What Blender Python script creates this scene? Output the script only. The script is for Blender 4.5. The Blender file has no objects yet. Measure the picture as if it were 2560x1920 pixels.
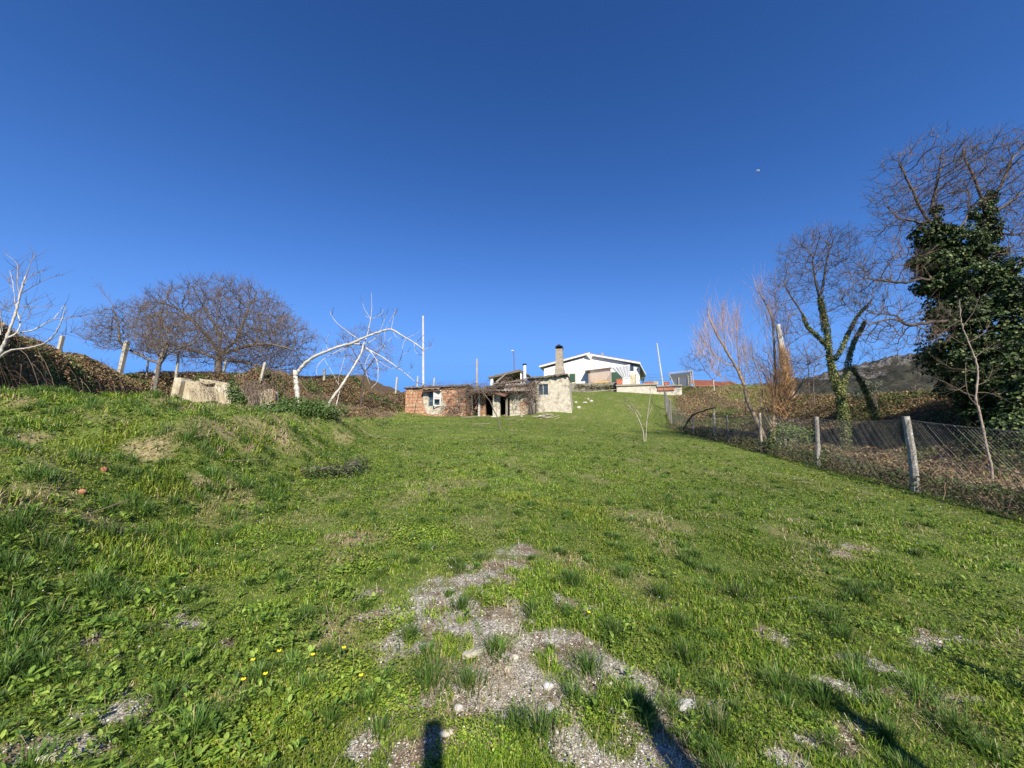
import bpy, math, random
import numpy as np
from mathutils import Vector, Matrix

random.seed(7)
rng = np.random.default_rng(7)
scene = bpy.context.scene
COL = scene.collection

# ------------------------------------------------------------------ camera
F = 962.0; CX = 1280.0; CY = 960.0            # photo pixels (2560 x 1920)
TILT = math.radians(8.0); EYE = 1.6
cam_d = bpy.data.cameras.new('camera'); cam_d.sensor_width = 36; cam_d.lens = 36 * F / 2560
cam_d.clip_start = 0.05; cam_d.clip_end = 9000
cam = bpy.data.objects.new('camera', cam_d); COL.objects.link(cam)
cam.location = (0, 0, EYE); cam.rotation_euler = (math.pi / 2 + TILT, 0, 0)
scene.camera = cam

# ------------------------------------------------------------------ light
SUN_EL = math.radians(36); SUN_AZ = math.radians(168)      # azimuth clockwise from +Y
sunv = Vector((math.sin(SUN_AZ) * math.cos(SUN_EL), math.cos(SUN_AZ) * math.cos(SUN_EL), math.sin(SUN_EL)))
world = bpy.data.worlds.new('World'); scene.world = world; world.use_nodes = True
wn = world.node_tree.nodes; wl = world.node_tree.links
bg = wn['Background']; sky = wn.new('ShaderNodeTexSky'); sky.sky_type = 'NISHITA'; sky.sun_disc = False
sky.sun_elevation = SUN_EL; sky.sun_rotation = SUN_AZ
sky.altitude = 300; sky.air_density = 1.0; sky.dust_density = 0.15; sky.ozone_density = 3.0
SKY = 0.115; EXPO = 0.60
sp = wn.new('ShaderNodeSeparateColor'); cb = wn.new('ShaderNodeCombineColor'); wl.new(sky.outputs[0], sp.inputs[0])
for i, (pw, sc_) in enumerate([(1.65, 1.57), (1.43, 1.45), (1.40, 1.85)]):      # deep clear winter blue
    a = wn.new('ShaderNodeMath'); a.operation = 'MULTIPLY'; a.inputs[1].default_value = .1368; wl.new(sp.outputs[i], a.inputs[0])
    b = wn.new('ShaderNodeMath'); b.operation = 'POWER'; b.inputs[1].default_value = pw; wl.new(a.outputs[0], b.inputs[0])
    c = wn.new('ShaderNodeMath'); c.operation = 'MULTIPLY'; c.inputs[1].default_value = sc_ / (2 ** EXPO * SKY); wl.new(b.outputs[0], c.inputs[0])
    q = wn.new('ShaderNodeMath'); q.operation = 'MULTIPLY'; wl.new(c.outputs[0], q.inputs[0]); wl.new(c.outputs[0], q.inputs[1])
    k2 = (2 ** EXPO * SKY) ** 2 * (8.4, 1.29, .21)[i]
    e_ = wn.new('ShaderNodeMath'); e_.operation = 'MULTIPLY_ADD'; e_.inputs[1].default_value = k2; e_.inputs[2].default_value = 1; wl.new(q.outputs[0], e_.inputs[0])
    g_ = wn.new('ShaderNodeMath'); g_.operation = 'DIVIDE'; wl.new(c.outputs[0], g_.inputs[0]); wl.new(e_.outputs[0], g_.inputs[1]); wl.new(g_.outputs[0], cb.inputs[i])
wl.new(cb.outputs[0], bg.inputs[0]); bg.inputs[1].default_value = SKY
sd = bpy.data.lights.new('sun', 'SUN'); sd.energy = 5.0; sd.angle = math.radians(0.5); sd.color = (1.0, 0.92, 0.78)
so = bpy.data.objects.new('sun', sd); COL.objects.link(so); so.rotation_euler = sunv.to_track_quat('Z', 'Y').to_euler()
so.location = (10, -30, 40)
scene.view_settings.view_transform = 'Standard'; scene.view_settings.look = 'None'
scene.view_settings.exposure = EXPO; scene.view_settings.gamma = 1.0
scene.cycles.max_bounces = 6; scene.cycles.diffuse_bounces = 2; scene.cycles.transparent_max_bounces = 8

# ------------------------------------------------------------------ pixel rays
def ray(px, py):
    dx = px - CX; dz = CY - py
    Y = F * math.cos(TILT) - dz * math.sin(TILT)
    return dx / Y, (dz * math.cos(TILT) + F * math.sin(TILT)) / Y
def at(px, py, Y):
    a, b = ray(px, py); return Vector((a * Y, Y, EYE + b * Y))

# ------------------------------------------------------------------ noise and terrain
def vnoise(x, y, seed=0):
    x = np.asarray(x, float); y = np.asarray(y, float)
    xi = np.floor(x).astype(np.int64); yi = np.floor(y).astype(np.int64)
    fx = x - xi; fy = y - yi; fx = fx * fx * (3 - 2 * fx); fy = fy * fy * (3 - 2 * fy)
    def h(a, b):
        n = (a * 374761393 + b * 668265263 + seed * 974711) & 0xffffffff
        n = ((n ^ (n >> 13)) * 1274126177) & 0xffffffff
        n = (n ^ (n >> 16)) & 0xffff
        return n / 65535.0
    return (h(xi, yi) * (1 - fx) + h(xi + 1, yi) * fx) * (1 - fy) + (h(xi, yi + 1) * (1 - fx) + h(xi + 1, yi + 1) * fx) * fy
def fbm(x, y, oct=4, seed=0):
    s = 0; a = .5; t = 0
    for i in range(oct):
        s = s + a * vnoise(np.asarray(x) * 2 ** i, np.asarray(y) * 2 ** i, seed + i * 17); t += a; a *= .5
    return s / t
def sst(t):
    t = np.clip(t, 0, 1); return t * t * (3 - 2 * t)
def fence_x(y): return 8.05 + .13 * y + np.maximum(0, y - 28) * .28
def rise_l(x, y):
    s1 = sst((-13.2 - .57 * (y - 9) - x) / 3.5)
    s2 = sst((y - 25.5) / 1.6) * sst((-16.3 - x) / 2.5)
    return np.maximum(s1, s2)
def T(x, y):
    x = np.asarray(x, float); y = np.asarray(y, float)
    b = np.where(y > 0, .10 * y, .06 * y)
    yc = np.clip(y, -20, 48); b = np.where(y > 0, .10 * yc, .06 * yc)
    b = b - .05 * np.clip(x, 0, 24)
    toe = -2.2 - .22 * np.clip(y, 2, 26)
    H = np.clip(1.66 - (y - 9) * .085, .3, 1.8) * sst((y + 8) / 10)
    tx_ = toe + .30 * np.sin(y * .9) + .15 * np.sin(y * 2.3) - x; f1 = .30 + .45 * sst((y - 3.5) / 5)
    b = b + H * (f1 * sst(tx_ / 1.9) + (1 - f1) * sst((tx_ - .8) / 6.5))
    st = 36 - 8 * sst((x + 3) / 7)
    amp = 2.1 + .75 * sst((x + 2) / 8) + .28 * sst((x - 8) / 3)
    b = b + amp * sst((y - st) / (17 - 5 * sst((-x) / 8)))
    b = b + (1.75 + .35 * sst((y - 12) / 6)) * rise_l(x, y)
    d = x - fence_x(y)
    b = b + 2.5 * sst((d - 2.4) / 6.0) * sst((y - 3) / 8) * (1 - .85 * sst((y - 24) / 12)) - 9.0 * sst((d - 9) / 26)
    b = b + .9 * sst((y - (48.1 - .287 * (x - 3.8))) / .5) * sst((x + 2) / 3) * (1 - sst((x - 19) / 1.2))
    b = b + 1.0 * sst((x - 18.4) / 2.0) * sst((y - 31) / 11) * (1 - sst((x - 34) / 10))           # terrace of the white house
    r = np.sqrt(x * x + y * y)
    b = b - 45 * sst((r - 66) / 190)                                # land falls away behind the crest
    b = b + .10 * (fbm(x * .5 + 9, y * .5 + 3, 3, 5) - .5) * sst((r - 1) / 4) + .035 * (fbm(x * 2.3, y * 2.3, 3, 8) - .5)
    rough = sst((toe - x) / 2.5) * (1 - sst((toe - x - 11) / 4))
    b = b + .72 * rough * (fbm(x * .9, y * .9, 4, 21) - .5)
    return b
def Tz(x, y): return float(T(np.array([x]), np.array([y]))[0])
def ground(px, py, ymax=60.0):
    a, b = ray(px, py)
    Y = 1.0; prev = None
    while Y < ymax:
        if EYE + b * Y < Tz(a * Y, Y): break
        Y *= 1.01
    return Vector((a * Y, Y, Tz(a * Y, Y)))

# ------------------------------------------------------------------ mesh helpers
def link(name, me, mats, parent=None):
    o = bpy.data.objects.new(name, me); COL.objects.link(o)
    for m in (mats if isinstance(mats, (list, tuple)) else [mats]): me.materials.append(m)
    if parent is not None: o.parent = parent
    return o
def tag(o, label=None, cat=None, group=None, kind=None):
    if label: o['label'] = label
    if cat: o['category'] = cat
    if group: o['group'] = group
    if kind: o['kind'] = kind
    return o
def empty(name, loc, label, cat, group=None, rz=0):
    o = bpy.data.objects.new(name, None); COL.objects.link(o); o.location = loc; o.rotation_euler = (0, 0, rz)
    o.empty_display_size = .2
    return tag(o, label, cat, group)
def np_mesh(name, V, Fc, mat, parent=None, col=None, smooth=False, attrs=None):
    """V (n,3), Fc (m,k). One mesh object; col = per-vertex colour (n,3)."""
    V = np.asarray(V, np.float32)
    if parent is not None: V = V - np.array(parent.location, np.float32)
    me = bpy.data.meshes.new(name); n = len(V); m, k = Fc.shape
    me.vertices.add(n); me.vertices.foreach_set('co', V.ravel())
    me.loops.add(m * k); me.loops.foreach_set('vertex_index', Fc.astype(np.int32).ravel())
    me.polygons.add(m); me.polygons.foreach_set('loop_start', np.arange(0, m * k, k, dtype=np.int32))
    me.polygons.foreach_set('use_smooth', np.full(m, smooth))
    me.update(calc_edges=True)
    if col is not None:
        c = np.ones((n, 4), np.float32); c[:, :3] = col
        a = me.color_attributes.new('col', 'FLOAT_COLOR', 'POINT'); a.data.foreach_set('color', c.ravel())
    if attrs:
        for an, av in attrs.items():
            a = me.attributes.new(an, 'FLOAT', 'POINT'); a.data.foreach_set('value', np.asarray(av, np.float32))
    return link(name, me, mat, parent)
def unit(v): return v / np.maximum(np.linalg.norm(v, axis=-1, keepdims=True), 1e-9)
def tubes(P, R, m=3):
    """P (n,k,3) strands, R (n,k) radii -> V, F"""
    P = np.asarray(P, float); R = np.asarray(R, float); n, k, _ = P.shape
    t = np.empty_like(P); t[:, 1:-1] = P[:, 2:] - P[:, :-2]; t[:, 0] = P[:, 1] - P[:, 0]; t[:, -1] = P[:, -1] - P[:, -2]
    t = unit(t); ref = unit(rng.normal(size=(n, 1, 3)))
    a = unit(np.cross(t, ref)); b = np.cross(t, a)
    ang = np.arange(m) * 2 * np.pi / m
    V = P[:, :, None, :] + R[:, :, None, None] * (a[:, :, None, :] * np.cos(ang)[None, None, :, None] + b[:, :, None, :] * np.sin(ang)[None, None, :, None])
    idx = np.arange(n * k * m).reshape(n, k, m)
    f = np.stack([idx[:, :-1, :], np.roll(idx, -1, 2)[:, :-1, :], np.roll(idx, -1, 2)[:, 1:, :], idx[:, 1:, :]], -1)
    return V.reshape(-1, 3), f.reshape(-1, 4)
def join(parts):
    V = []; Fs = []; o = 0
    for v, f in parts: V.append(v); Fs.append(f + o); o += len(v)
    return np.concatenate(V), np.concatenate(Fs)
def catmull(pts, sub=5):
    pts = [Vector(p) for p in pts]
    if len(pts) < 3: 
        return [pts[0].lerp(pts[1], i / sub) for i in range(sub + 1)]
    out = []
    for i in range(len(pts) - 1):
        p0 = pts[max(0, i - 1)]; p1 = pts[i]; p2 = pts[i + 1]; p3 = pts[min(len(pts) - 1, i + 2)]
        for s in range(sub):
            t = s / sub
            out.append(.5 * ((2 * p1) + (p2 - p0) * t + (2 * p0 - 5 * p1 + 4 * p2 - p3) * t * t + (3 * p1 - p0 - 3 * p2 + p3) * t ** 3))
    out.append(pts[-1]); return out
def strand(pts, r0, r1, m=6, sub=5, wob=0.0):
    c = catmull(pts, sub); n = len(c); rv = np.linspace(r0, r1, n) * (1 + (.0 if not wob else .16) * rng.normal(size=n).clip(-1.3, 1.3))
    if wob: c = [p + Vector((random.gauss(0, wob), random.gauss(0, wob), random.gauss(0, wob))) for p in c]
    return tubes(np.array([[list(p) for p in c]]), rv[None, :], m)
class MB:
    """collects boxes, prisms and sheets; build() makes ONE mesh"""
    def __init__(s): s.v = []; s.f = []
    def poly(s, pts, faces):
        o = len(s.v); s.v += [tuple(p) for p in pts]; s.f += [tuple(i + o for i in q) for q in faces]; return s
    def box(s, x0, x1, y0, y1, z0, z1):
        return s.poly([(x0, y0, z0), (x1, y0, z0), (x1, y1, z0), (x0, y1, z0), (x0, y0, z1), (x1, y0, z1), (x1, y1, z1), (x0, y1, z1)],
                      [(0, 3, 2, 1), (4, 5, 6, 7), (0, 1, 5, 4), (1, 2, 6, 5), (2, 3, 7, 6), (3, 0, 4, 7)])
    def extr(s, prof, y0, y1):
        """profile in x,z extruded along y"""
        n = len(prof); return s.poly([(x, y0, z) for x, z in prof] + [(x, y1, z) for x, z in prof],
            [tuple(range(n)), tuple(range(2 * n - 1, n - 1, -1))] + [(i, i + n, (i + 1) % n + n, (i + 1) % n) for i in range(n)])
    def tube(s, pts, r0, r1=None, m=8, sub=1):
        r1 = r0 if r1 is None else r1
        V, Fc = strand(pts, r0, r1, m, sub); n = len(V)
        s.poly(V.tolist(), [tuple(q) for q in Fc.tolist()] + [tuple(range(m)), tuple(range(n - 1, n - m - 1, -1))]); return s
    def beam(s, a, b, w, h):
        a = Vector(a); b = Vector(b); d = (b - a).normalized(); u = d.cross(Vector((0, 0, 1)))
        if u.length < 1e-3: u = Vector((1, 0, 0))
        u.normalize(); v = u.cross(d)
        pts = [p + u * i * w / 2 + v * j * h / 2 for p in (a, b) for i, j in ((-1, -1), (1, -1), (1, 1), (-1, 1))]
        return s.poly(pts, [(0, 1, 2, 3), (7, 6, 5, 4), (0, 4, 5, 1), (1, 5, 6, 2), (2, 6, 7, 3), (3, 7, 4, 0)])
    def slab(s, c4, th):
        """four corner points, thickened downwards"""
        c4 = [Vector(c) for c in c4]; return s.poly(c4 + [c - Vector((0, 0, th)) for c in c4],
            [(0, 1, 2, 3), (7, 6, 5, 4), (0, 4, 5, 1), (1, 5, 6, 2), (2, 6, 7, 3), (3, 7, 4, 0)])
    def wall(s, us, ws, y0, y1, holes):
        """wall in x,z with rectangular holes, only boundary faces"""
        us = sorted(set(us + [h[0] for h in holes] + [h[1] for h in holes])); ws = sorted(set(ws + [h[2] for h in holes] + [h[3] for h in holes]))
        def solid(i, j):
            if i < 0 or j < 0 or i >= len(us) - 1 or j >= len(ws) - 1: return False
            cu = (us[i] + us[i + 1]) / 2; cw = (ws[j] + ws[j + 1]) / 2
            return not any(h[0] < cu < h[1] and h[2] < cw < h[3] for h in holes)
        for i in range(len(us) - 1):
            for j in range(len(ws) - 1):
                if not solid(i, j): continue
                a, b, c, d = us[i], us[i + 1], ws[j], ws[j + 1]
                s.poly([(a, y0, c), (b, y0, c), (b, y0, d), (a, y0, d)], [(0, 1, 2, 3)])
                s.poly([(a, y1, c), (b, y1, c), (b, y1, d), (a, y1, d)], [(3, 2, 1, 0)])
                if not solid(i - 1, j): s.poly([(a, y0, c), (a, y0, d), (a, y1, d), (a, y1, c)], [(0, 1, 2, 3)])
                if not solid(i + 1, j): s.poly([(b, y0, c), (b, y0, d), (b, y1, d), (b, y1, c)], [(3, 2, 1, 0)])
                if not solid(i, j - 1): s.poly([(a, y0, c), (b, y0, c), (b, y1, c), (a, y1, c)], [(3, 2, 1, 0)])
                if not solid(i, j + 1): s.poly([(a, y0, d), (b, y0, d), (b, y1, d), (a, y1, d)], [(0, 1, 2, 3)])
        return s
    def build(s, name, mat, parent=None, world=False, smooth=False):
        v = s.v
        if world and parent is not None: v = [tuple(Vector(p) - parent.location) for p in v]
        me = bpy.data.meshes.new(name); me.from_pydata([tuple(p) for p in v], [], s.f); me.update()
        if smooth:
            for p in me.polygons: p.use_smooth = True
        return link(name, me, mat, parent)

# ------------------------------------------------------------------ materials
def M(name, c1, c2=None, rough=.85, scale=4, detail=6, bump=0.0, bscale=None, c3=None, s3=1.5, t3=(.55, .68), stretch=None, spec=.3, metal=0.0):
    m = bpy.data.materials.new(name); m.use_nodes = True; n = m.node_tree.nodes; l = m.node_tree.links
    p = n['Principled BSDF']; p.inputs['Roughness'].default_value = rough; p.inputs['Specular IOR Level'].default_value = spec
    p.inputs['Metallic'].default_value = metal
    tc = n.new('ShaderNodeTexCoord'); mp = n.new('ShaderNodeMapping'); l.new(tc.outputs['Object'], mp.inputs[0])
    if stretch: mp.inputs['Scale'].default_value = stretch
    nz = n.new('ShaderNodeTexNoise'); nz.inputs['Scale'].default_value = scale; nz.inputs['Detail'].default_value = detail; nz.inputs['Roughness'].default_value = .65
    l.new(mp.outputs[0], nz.inputs['Vector'])
    rp = n.new('ShaderNodeValToRGB'); rp.color_ramp.elements[0].position = .32; rp.color_ramp.elements[1].position = .68
    c2 = c2 or tuple(c * .7 for c in c1)
    rp.color_ramp.elements[0].color = (*c1, 1); rp.color_ramp.elements[1].color = (*c2, 1)
    l.new(nz.outputs[0], rp.inputs[0]); out = rp.outputs[0]
    if c3:
        n2 = n.new('ShaderNodeTexNoise'); n2.inputs['Scale'].default_value = s3; n2.inputs['Detail'].default_value = 7; n2.inputs['Roughness'].default_value = .7
        l.new(tc.outputs['Object'], n2.inputs['Vector'])
        r2 = n.new('ShaderNodeMapRange'); r2.inputs[1].default_value = t3[0]; r2.inputs[2].default_value = t3[1]; l.new(n2.outputs[0], r2.inputs[0])
        mx = n.new('ShaderNodeMixRGB'); l.new(r2.outputs[0], mx.inputs[0]); l.new(out, mx.inputs[1]); mx.inputs[2].default_value = (*c3, 1); out = mx.outputs[0]
    l.new(out, p.inputs['Base Color'])
    if bump:
        nb = n.new('ShaderNodeTexNoise'); nb.inputs['Scale'].default_value = bscale or scale * 4; nb.inputs['Detail'].default_value = 6
        l.new(mp.outputs[0], nb.inputs['Vector'])
        bp = n.new('ShaderNodeBump'); bp.inputs['Strength'].default_value = 1; bp.inputs['Distance'].default_value = bump
        l.new(nb.outputs[0], bp.inputs['Height']); l.new(bp.outputs[0], p.inputs['Normal'])
    return m
def MC(name, rough=.5, trans=.35, spec=.35, gain=1.0):
    """vertex-coloured leaf material: diffuse + gloss + light passing through"""
    m = bpy.data.materials.new(name); m.use_nodes = True; n = m.node_tree.nodes; l = m.node_tree.links
    p = n['Principled BSDF']; p.inputs['Roughness'].default_value = rough; p.inputs['Specular IOR Level'].default_value = spec
    at_ = n.new('ShaderNodeAttribute'); at_.attribute_name = 'col'
    tc = n.new('ShaderNodeTexCoord'); nz = n.new('ShaderNodeTexNoise'); nz.inputs['Scale'].default_value = 9
    l.new(tc.outputs['Object'], nz.inputs['Vector'])
    hs = n.new('ShaderNodeHueSaturation'); mr = n.new('ShaderNodeMapRange'); mr.inputs[3].default_value = .7 * gain; mr.inputs[4].default_value = 1.3 * gain
    l.new(nz.outputs[0], mr.inputs[0]); l.new(mr.outputs[0], hs.inputs['Value']); l.new(at_.outputs['Color'], hs.inputs['Color'])
    l.new(hs.outputs[0], p.inputs['Base Color'])
    if trans > 0:
        tr = n.new('ShaderNodeBsdfTranslucent'); mx = n.new('ShaderNodeMixShader'); mx.inputs[0].default_value = trans
        l.new(hs.outputs[0], tr.inputs[0]); l.new(p.outputs[0], mx.inputs[1]); l.new(tr.outputs[0], mx.inputs[2])
        l.new(mx.outputs[0], n['Material Output'].inputs[0])
    return m
m_leaf = MC('leaf'); m_grass = MC('grass_blade', .45, .32, .28); m_ivy = MC('ivy_leaf', .5, .15, .3); m_dry = MC('dry_leaf', .7, .25, .2); m_cane = MC('cane', .7, 0, .2)
m_stone = MC('loose_stone', .8, 0, .3)
m_bark_grey = M('grey_bark', (.20, .17, .14), (.10, .085, .07), scale=6, bump=.01)
m_bark_white = M('white_bark', (.62, .58, .51), (.36, .33, .28), scale=7, bump=.01, c3=(.16, .13, .10), s3=6, t3=(.57, .66))
m_bark_dark = M('dark_bark', (.13, .10, .08), (.06, .05, .04), scale=6, bump=.01)
m_twig_brown = M('brown_twig', (.22, .165, .125), (.13, .10, .08), scale=2)
m_twig_grey = M('grey_twig', (.20, .15, .105), (.09, .068, .048), scale=2)
m_twig_orange = M('orange_twig', (.50, .30, .13), (.34, .19, .09), scale=2)
m_twig_pink = M('pale_red_twig', (.52, .34, .21), (.38, .24, .15), scale=2)
m_wood = M('weathered_wood', (.30, .26, .22), (.17, .14, .11), scale=10, stretch=(1, 1, .2), bump=.004)
m_wood_pale = M('pale_wood', (.48, .42, .34), (.30, .25, .19), scale=8, stretch=(1, 1, .2), bump=.004)
m_conc_post = M('concrete_post', (.52, .47, .36), (.36, .33, .26), scale=9, bump=.004, c3=(.17, .16, .12), s3=6)
m_wire = M('galvanised_wire', (.30, .28, .25), (.19, .17, .15), rough=.45, metal=.3)
# ------------------------------------------------------------------ ground sheet
BARE = [(1309, 1707, 250, 75), (1500, 1690, 130, 45), (1634, 1727, 60, 30), (1451, 1849, 120, 70), (1024, 1654, 95, 45), (934, 1841, 65, 60), (1150, 1470, 95, 26),
        (1288, 1381, 60, 14), (950, 1475, 40, 14), (1410, 1500, 40, 20), (1904, 1578, 55, 34), (2316, 1600, 95, 22), (2207, 1669, 80, 17), (1700, 1760, 80, 40),
        (2250, 1777, 100, 24), (2100, 1877, 120, 32), (1640, 1850, 60, 70), (2470, 1780, 80, 22), (1970, 1905, 80, 25), (136, 1867, 150, 50), (311, 1758, 80, 25),
        (311, 1590, 40, 14), (486, 1555, 40, 14), (1150, 1600, 80, 40),  (2150, 1380, 60, 8), (560, 1610, 40, 14), (1120, 1850, 80, 50), (1230, 1545, 90, 34), (1100, 1525, 80, 26), (1215, 1425, 90, 20), (1340, 1625, 90, 30), (60, 1900, 140, 50), (1240, 1610, 90, 40), (1345, 1590, 50, 30), (1000, 1560, 80, 25)]
STRAW = [(78, 1100, 60, 22), (622, 1127, 45, 18), (350, 1127, 60, 20), (31, 1279, 45, 26), (500, 1209, 60, 22), (155, 1213, 60, 18), (560, 1085, 60, 15), (700, 1100, 40, 14), (250, 1150, 50, 12), (860, 1350, 60, 14)]
CLOVER = [(661, 1828, 130, 70), (770, 1740, 110, 60), (560, 1890, 120, 60), (1268, 1500, 60, 26), (980, 1560, 70, 26), (1250, 1880, 100, 50), (2056, 1842, 60, 35), (1180, 1865, 70, 45), (1680, 1720, 40, 22), (900, 1420, 70, 22), (1060, 1340, 80, 20), (1000, 1770, 60, 40), (1450, 1790, 60, 30), (1750, 1850, 50, 30)]
def blobs(lst):
    out = []
    for px, py, rx, ry in lst:
        g = ground(px, py); a = ground(px + rx, py); b = ground(px, py - ry); c = ground(px, min(py + ry, 1990))
        out.append((g.x, (b.y + c.y) / 2, abs(a.x - g.x), max(.06, abs(b.y - c.y) / 2)))
    return out
def field(bl, x, y):
    r = np.zeros_like(x)
    for bx, by, rx, ry in bl: r = np.maximum(r, np.exp(-.9 * (((x - bx) / rx) ** 2 + ((y - by) / ry) ** 2)))
    return r
bare_b = blobs(BARE); straw_b = blobs(STRAW); clover_b = blobs(CLOVER)
def bare(x, y):
    n = fbm(x * 3.1, y * 3.1, 5, 3); far = sst((np.hypot(x, y) - 4) / 8); n2 = fbm(x * 9, y * 9, 3, 6)
    wx = x + .55 * (fbm(x * 1.9, y * 1.9, 4, 7) - .5) * (1 + y * .08); wy = y + .55 * (fbm(x * 1.9 + 40, y * 1.9, 4, 9) - .5) * (1 + y * .08)
    f = field(bare_b, wx, wy) * (1 - .16 * sst((y - 3.1) / .8)); return np.clip((f * (.12 + 1.5 * n + 2.2 * (n2 - .5)) - .12 - .07 * far + 1.4 * np.clip(n - .72, 0, 1)) * 2.3, 0, 1)
def strawf(x, y): return np.clip((field(straw_b, x, y) + .16 * sst((-2.2 - .22 * np.clip(y, 2, 26) - x) / 1.5) * sst((y - 3) / 3) * (1 - sst((-5.0 - .22 * np.clip(y, 2, 26) - x) / 2)) + 1.3 * (fbm(x * 1.7, y * 1.7, 4, 31) - .585 + .04 * (x < -2.2 - .22 * y))) * 1.7, 0, 1)
def bramble(x, y):
    """1 where brambles cover the ground"""
    d = x - fence_x(y)
    a = sst((rise_l(x, y) - .04) / .2)
    b = sst((d - .15 + .5 * (fbm(x, y, 3, 4) - .5)) / .6) * sst((40 - y) / 3 + 1) 
    b = b * (1 - sst((y - 20) / 6) * .9 * sst((fbm(x * .28 + 3, y * .28, 3, 14) - .50) / .08))
    c = sst((y - 39.5 + 1.2 * fbm(x * .6, y * .6, 3, 2)) / 1.5) * sst((-8.0 - x) / 1)
    e = sst((x + 14.5) / .5) * sst((y - 24) / 3) * sst((-13.0 - x) / 1)
    return np.clip(np.maximum.reduce([a, b, c]), 0, 1)

angs = np.concatenate([np.radians(np.arange(-70, 70, .35)), np.radians(np.arange(70, 290, 5))])
rad = np.concatenate([[.05, .3, .6], np.exp(np.linspace(math.log(.9), math.log(90), 420)), np.exp(np.linspace(math.log(95), math.log(4000), 40))])
A, Rr = np.meshgrid(angs, rad); gx = Rr * np.sin(A); gy = Rr * np.cos(A); gz = T(gx, gy)
na = len(angs); nr = len(rad); idx = np.arange(na * nr).reshape(nr, na)
fc = np.stack([idx[:-1, :], idx[1:, :], np.roll(idx, -1, 1)[1:, :], np.roll(idx, -1, 1)[:-1, :]], -1).reshape(-1, 4)
gm = bpy.data.materials.new('ground'); gm.use_nodes = True; n = gm.node_tree.nodes; l = gm.node_tree.links
p = n['Principled BSDF']; p.inputs['Roughness'].default_value = .95; p.inputs['Specular IOR Level'].default_value = .15
tc = n.new('ShaderNodeTexCoord')
def noise(sc, det=6, ro=.65):
    z = n.new('ShaderNodeTexNoise'); z.inputs['Scale'].default_value = sc; z.inputs['Detail'].default_value = det; z.inputs['Roughness'].default_value = ro
    l.new(tc.outputs['Object'], z.inputs['Vector']); return z
def ramp(src, stops):
    r = n.new('ShaderNodeValToRGB'); cr = r.color_ramp
    while len(cr.elements) < len(stops): cr.elements.new(.5)
    for e, (p_, c_) in zip(cr.elements, stops): e.position = p_; e.color = (*c_, 1)
    l.new(src, r.inputs[0]); return r.outputs[0]
def mix(f, a, b):
    x_ = n.new('ShaderNodeMixRGB'); l.new(f, x_.inputs[0]); l.new(a, x_.inputs[1]); l.new(b, x_.inputs[2]); return x_.outputs[0]
def attr(nm):
    a_ = n.new('ShaderNodeAttribute'); a_.attribute_name = nm; return a_.outputs['Fac']
green = ramp(noise(7).outputs[0], [(.3, (.05, .085, .018)), (.5, (.11, .15, .03)), (.7, (.22, .22, .07))])
vor = n.new('ShaderNodeTexVoronoi'); vor.inputs['Scale'].default_value = 95; l.new(tc.outputs['Object'], vor.inputs['Vector'])
gr = ramp(vor.outputs['Color'], [(.1, (.15, .135, .11)), (.5, (.37, .34, .285)), (.9, (.62, .58, .50))])
soil = ramp(noise(30).outputs[0], [(.35, (.12, .085, .055)), (.6, (.24, .18, .125)), (.75, (.36, .29, .20))])
gs = ramp(noise(3.2, 5).outputs[0], [(.46, (0, 0, 0)), (.58, (1, 1, 1))])
barec = mix(gs, gr, soil)
c_ = mix(attr('bare'), green, barec)
straw_c = ramp(noise(18).outputs[0], [(.3, (.15, .115, .06)), (.6, (.42, .33, .19)), (.75, (.55, .45, .29))])
c_ = mix(attr('straw'), c_, straw_c)
br_c = ramp(noise(9).outputs[0], [(.3, (.055, .045, .02)), (.5, (.12, .085, .05)), (.7, (.22, .155, .09))])
c_ = mix(attr('bramble'), c_, br_c)
l.new(c_, p.inputs['Base Color'])
bp = n.new('ShaderNodeBump'); bp.inputs['Distance'].default_value = .02; l.new(noise(40).outputs[0], bp.inputs['Height'])
bp2 = n.new('ShaderNodeBump'); bp2.inputs['Distance'].default_value = .006; l.new(vor.outputs['Distance'], bp2.inputs['Height']); l.new(bp.outputs[0], bp2.inputs['Normal'])
l.new(bp2.outputs[0], p.inputs['Normal'])
gfx, gfy = gx.ravel(), gy.ravel()
V = np.stack([gfx, gfy, gz.ravel()], 1)
g = np_mesh('ground', V, fc, gm, smooth=True, attrs={'bare': bare(gfx, gfy), 'straw': strawf(gfx, gfy) * .8, 'bramble': bramble(gfx, gfy)})
tag(g, 'sloping ground of the meadow under the grass', 'ground', kind='structure')

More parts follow.
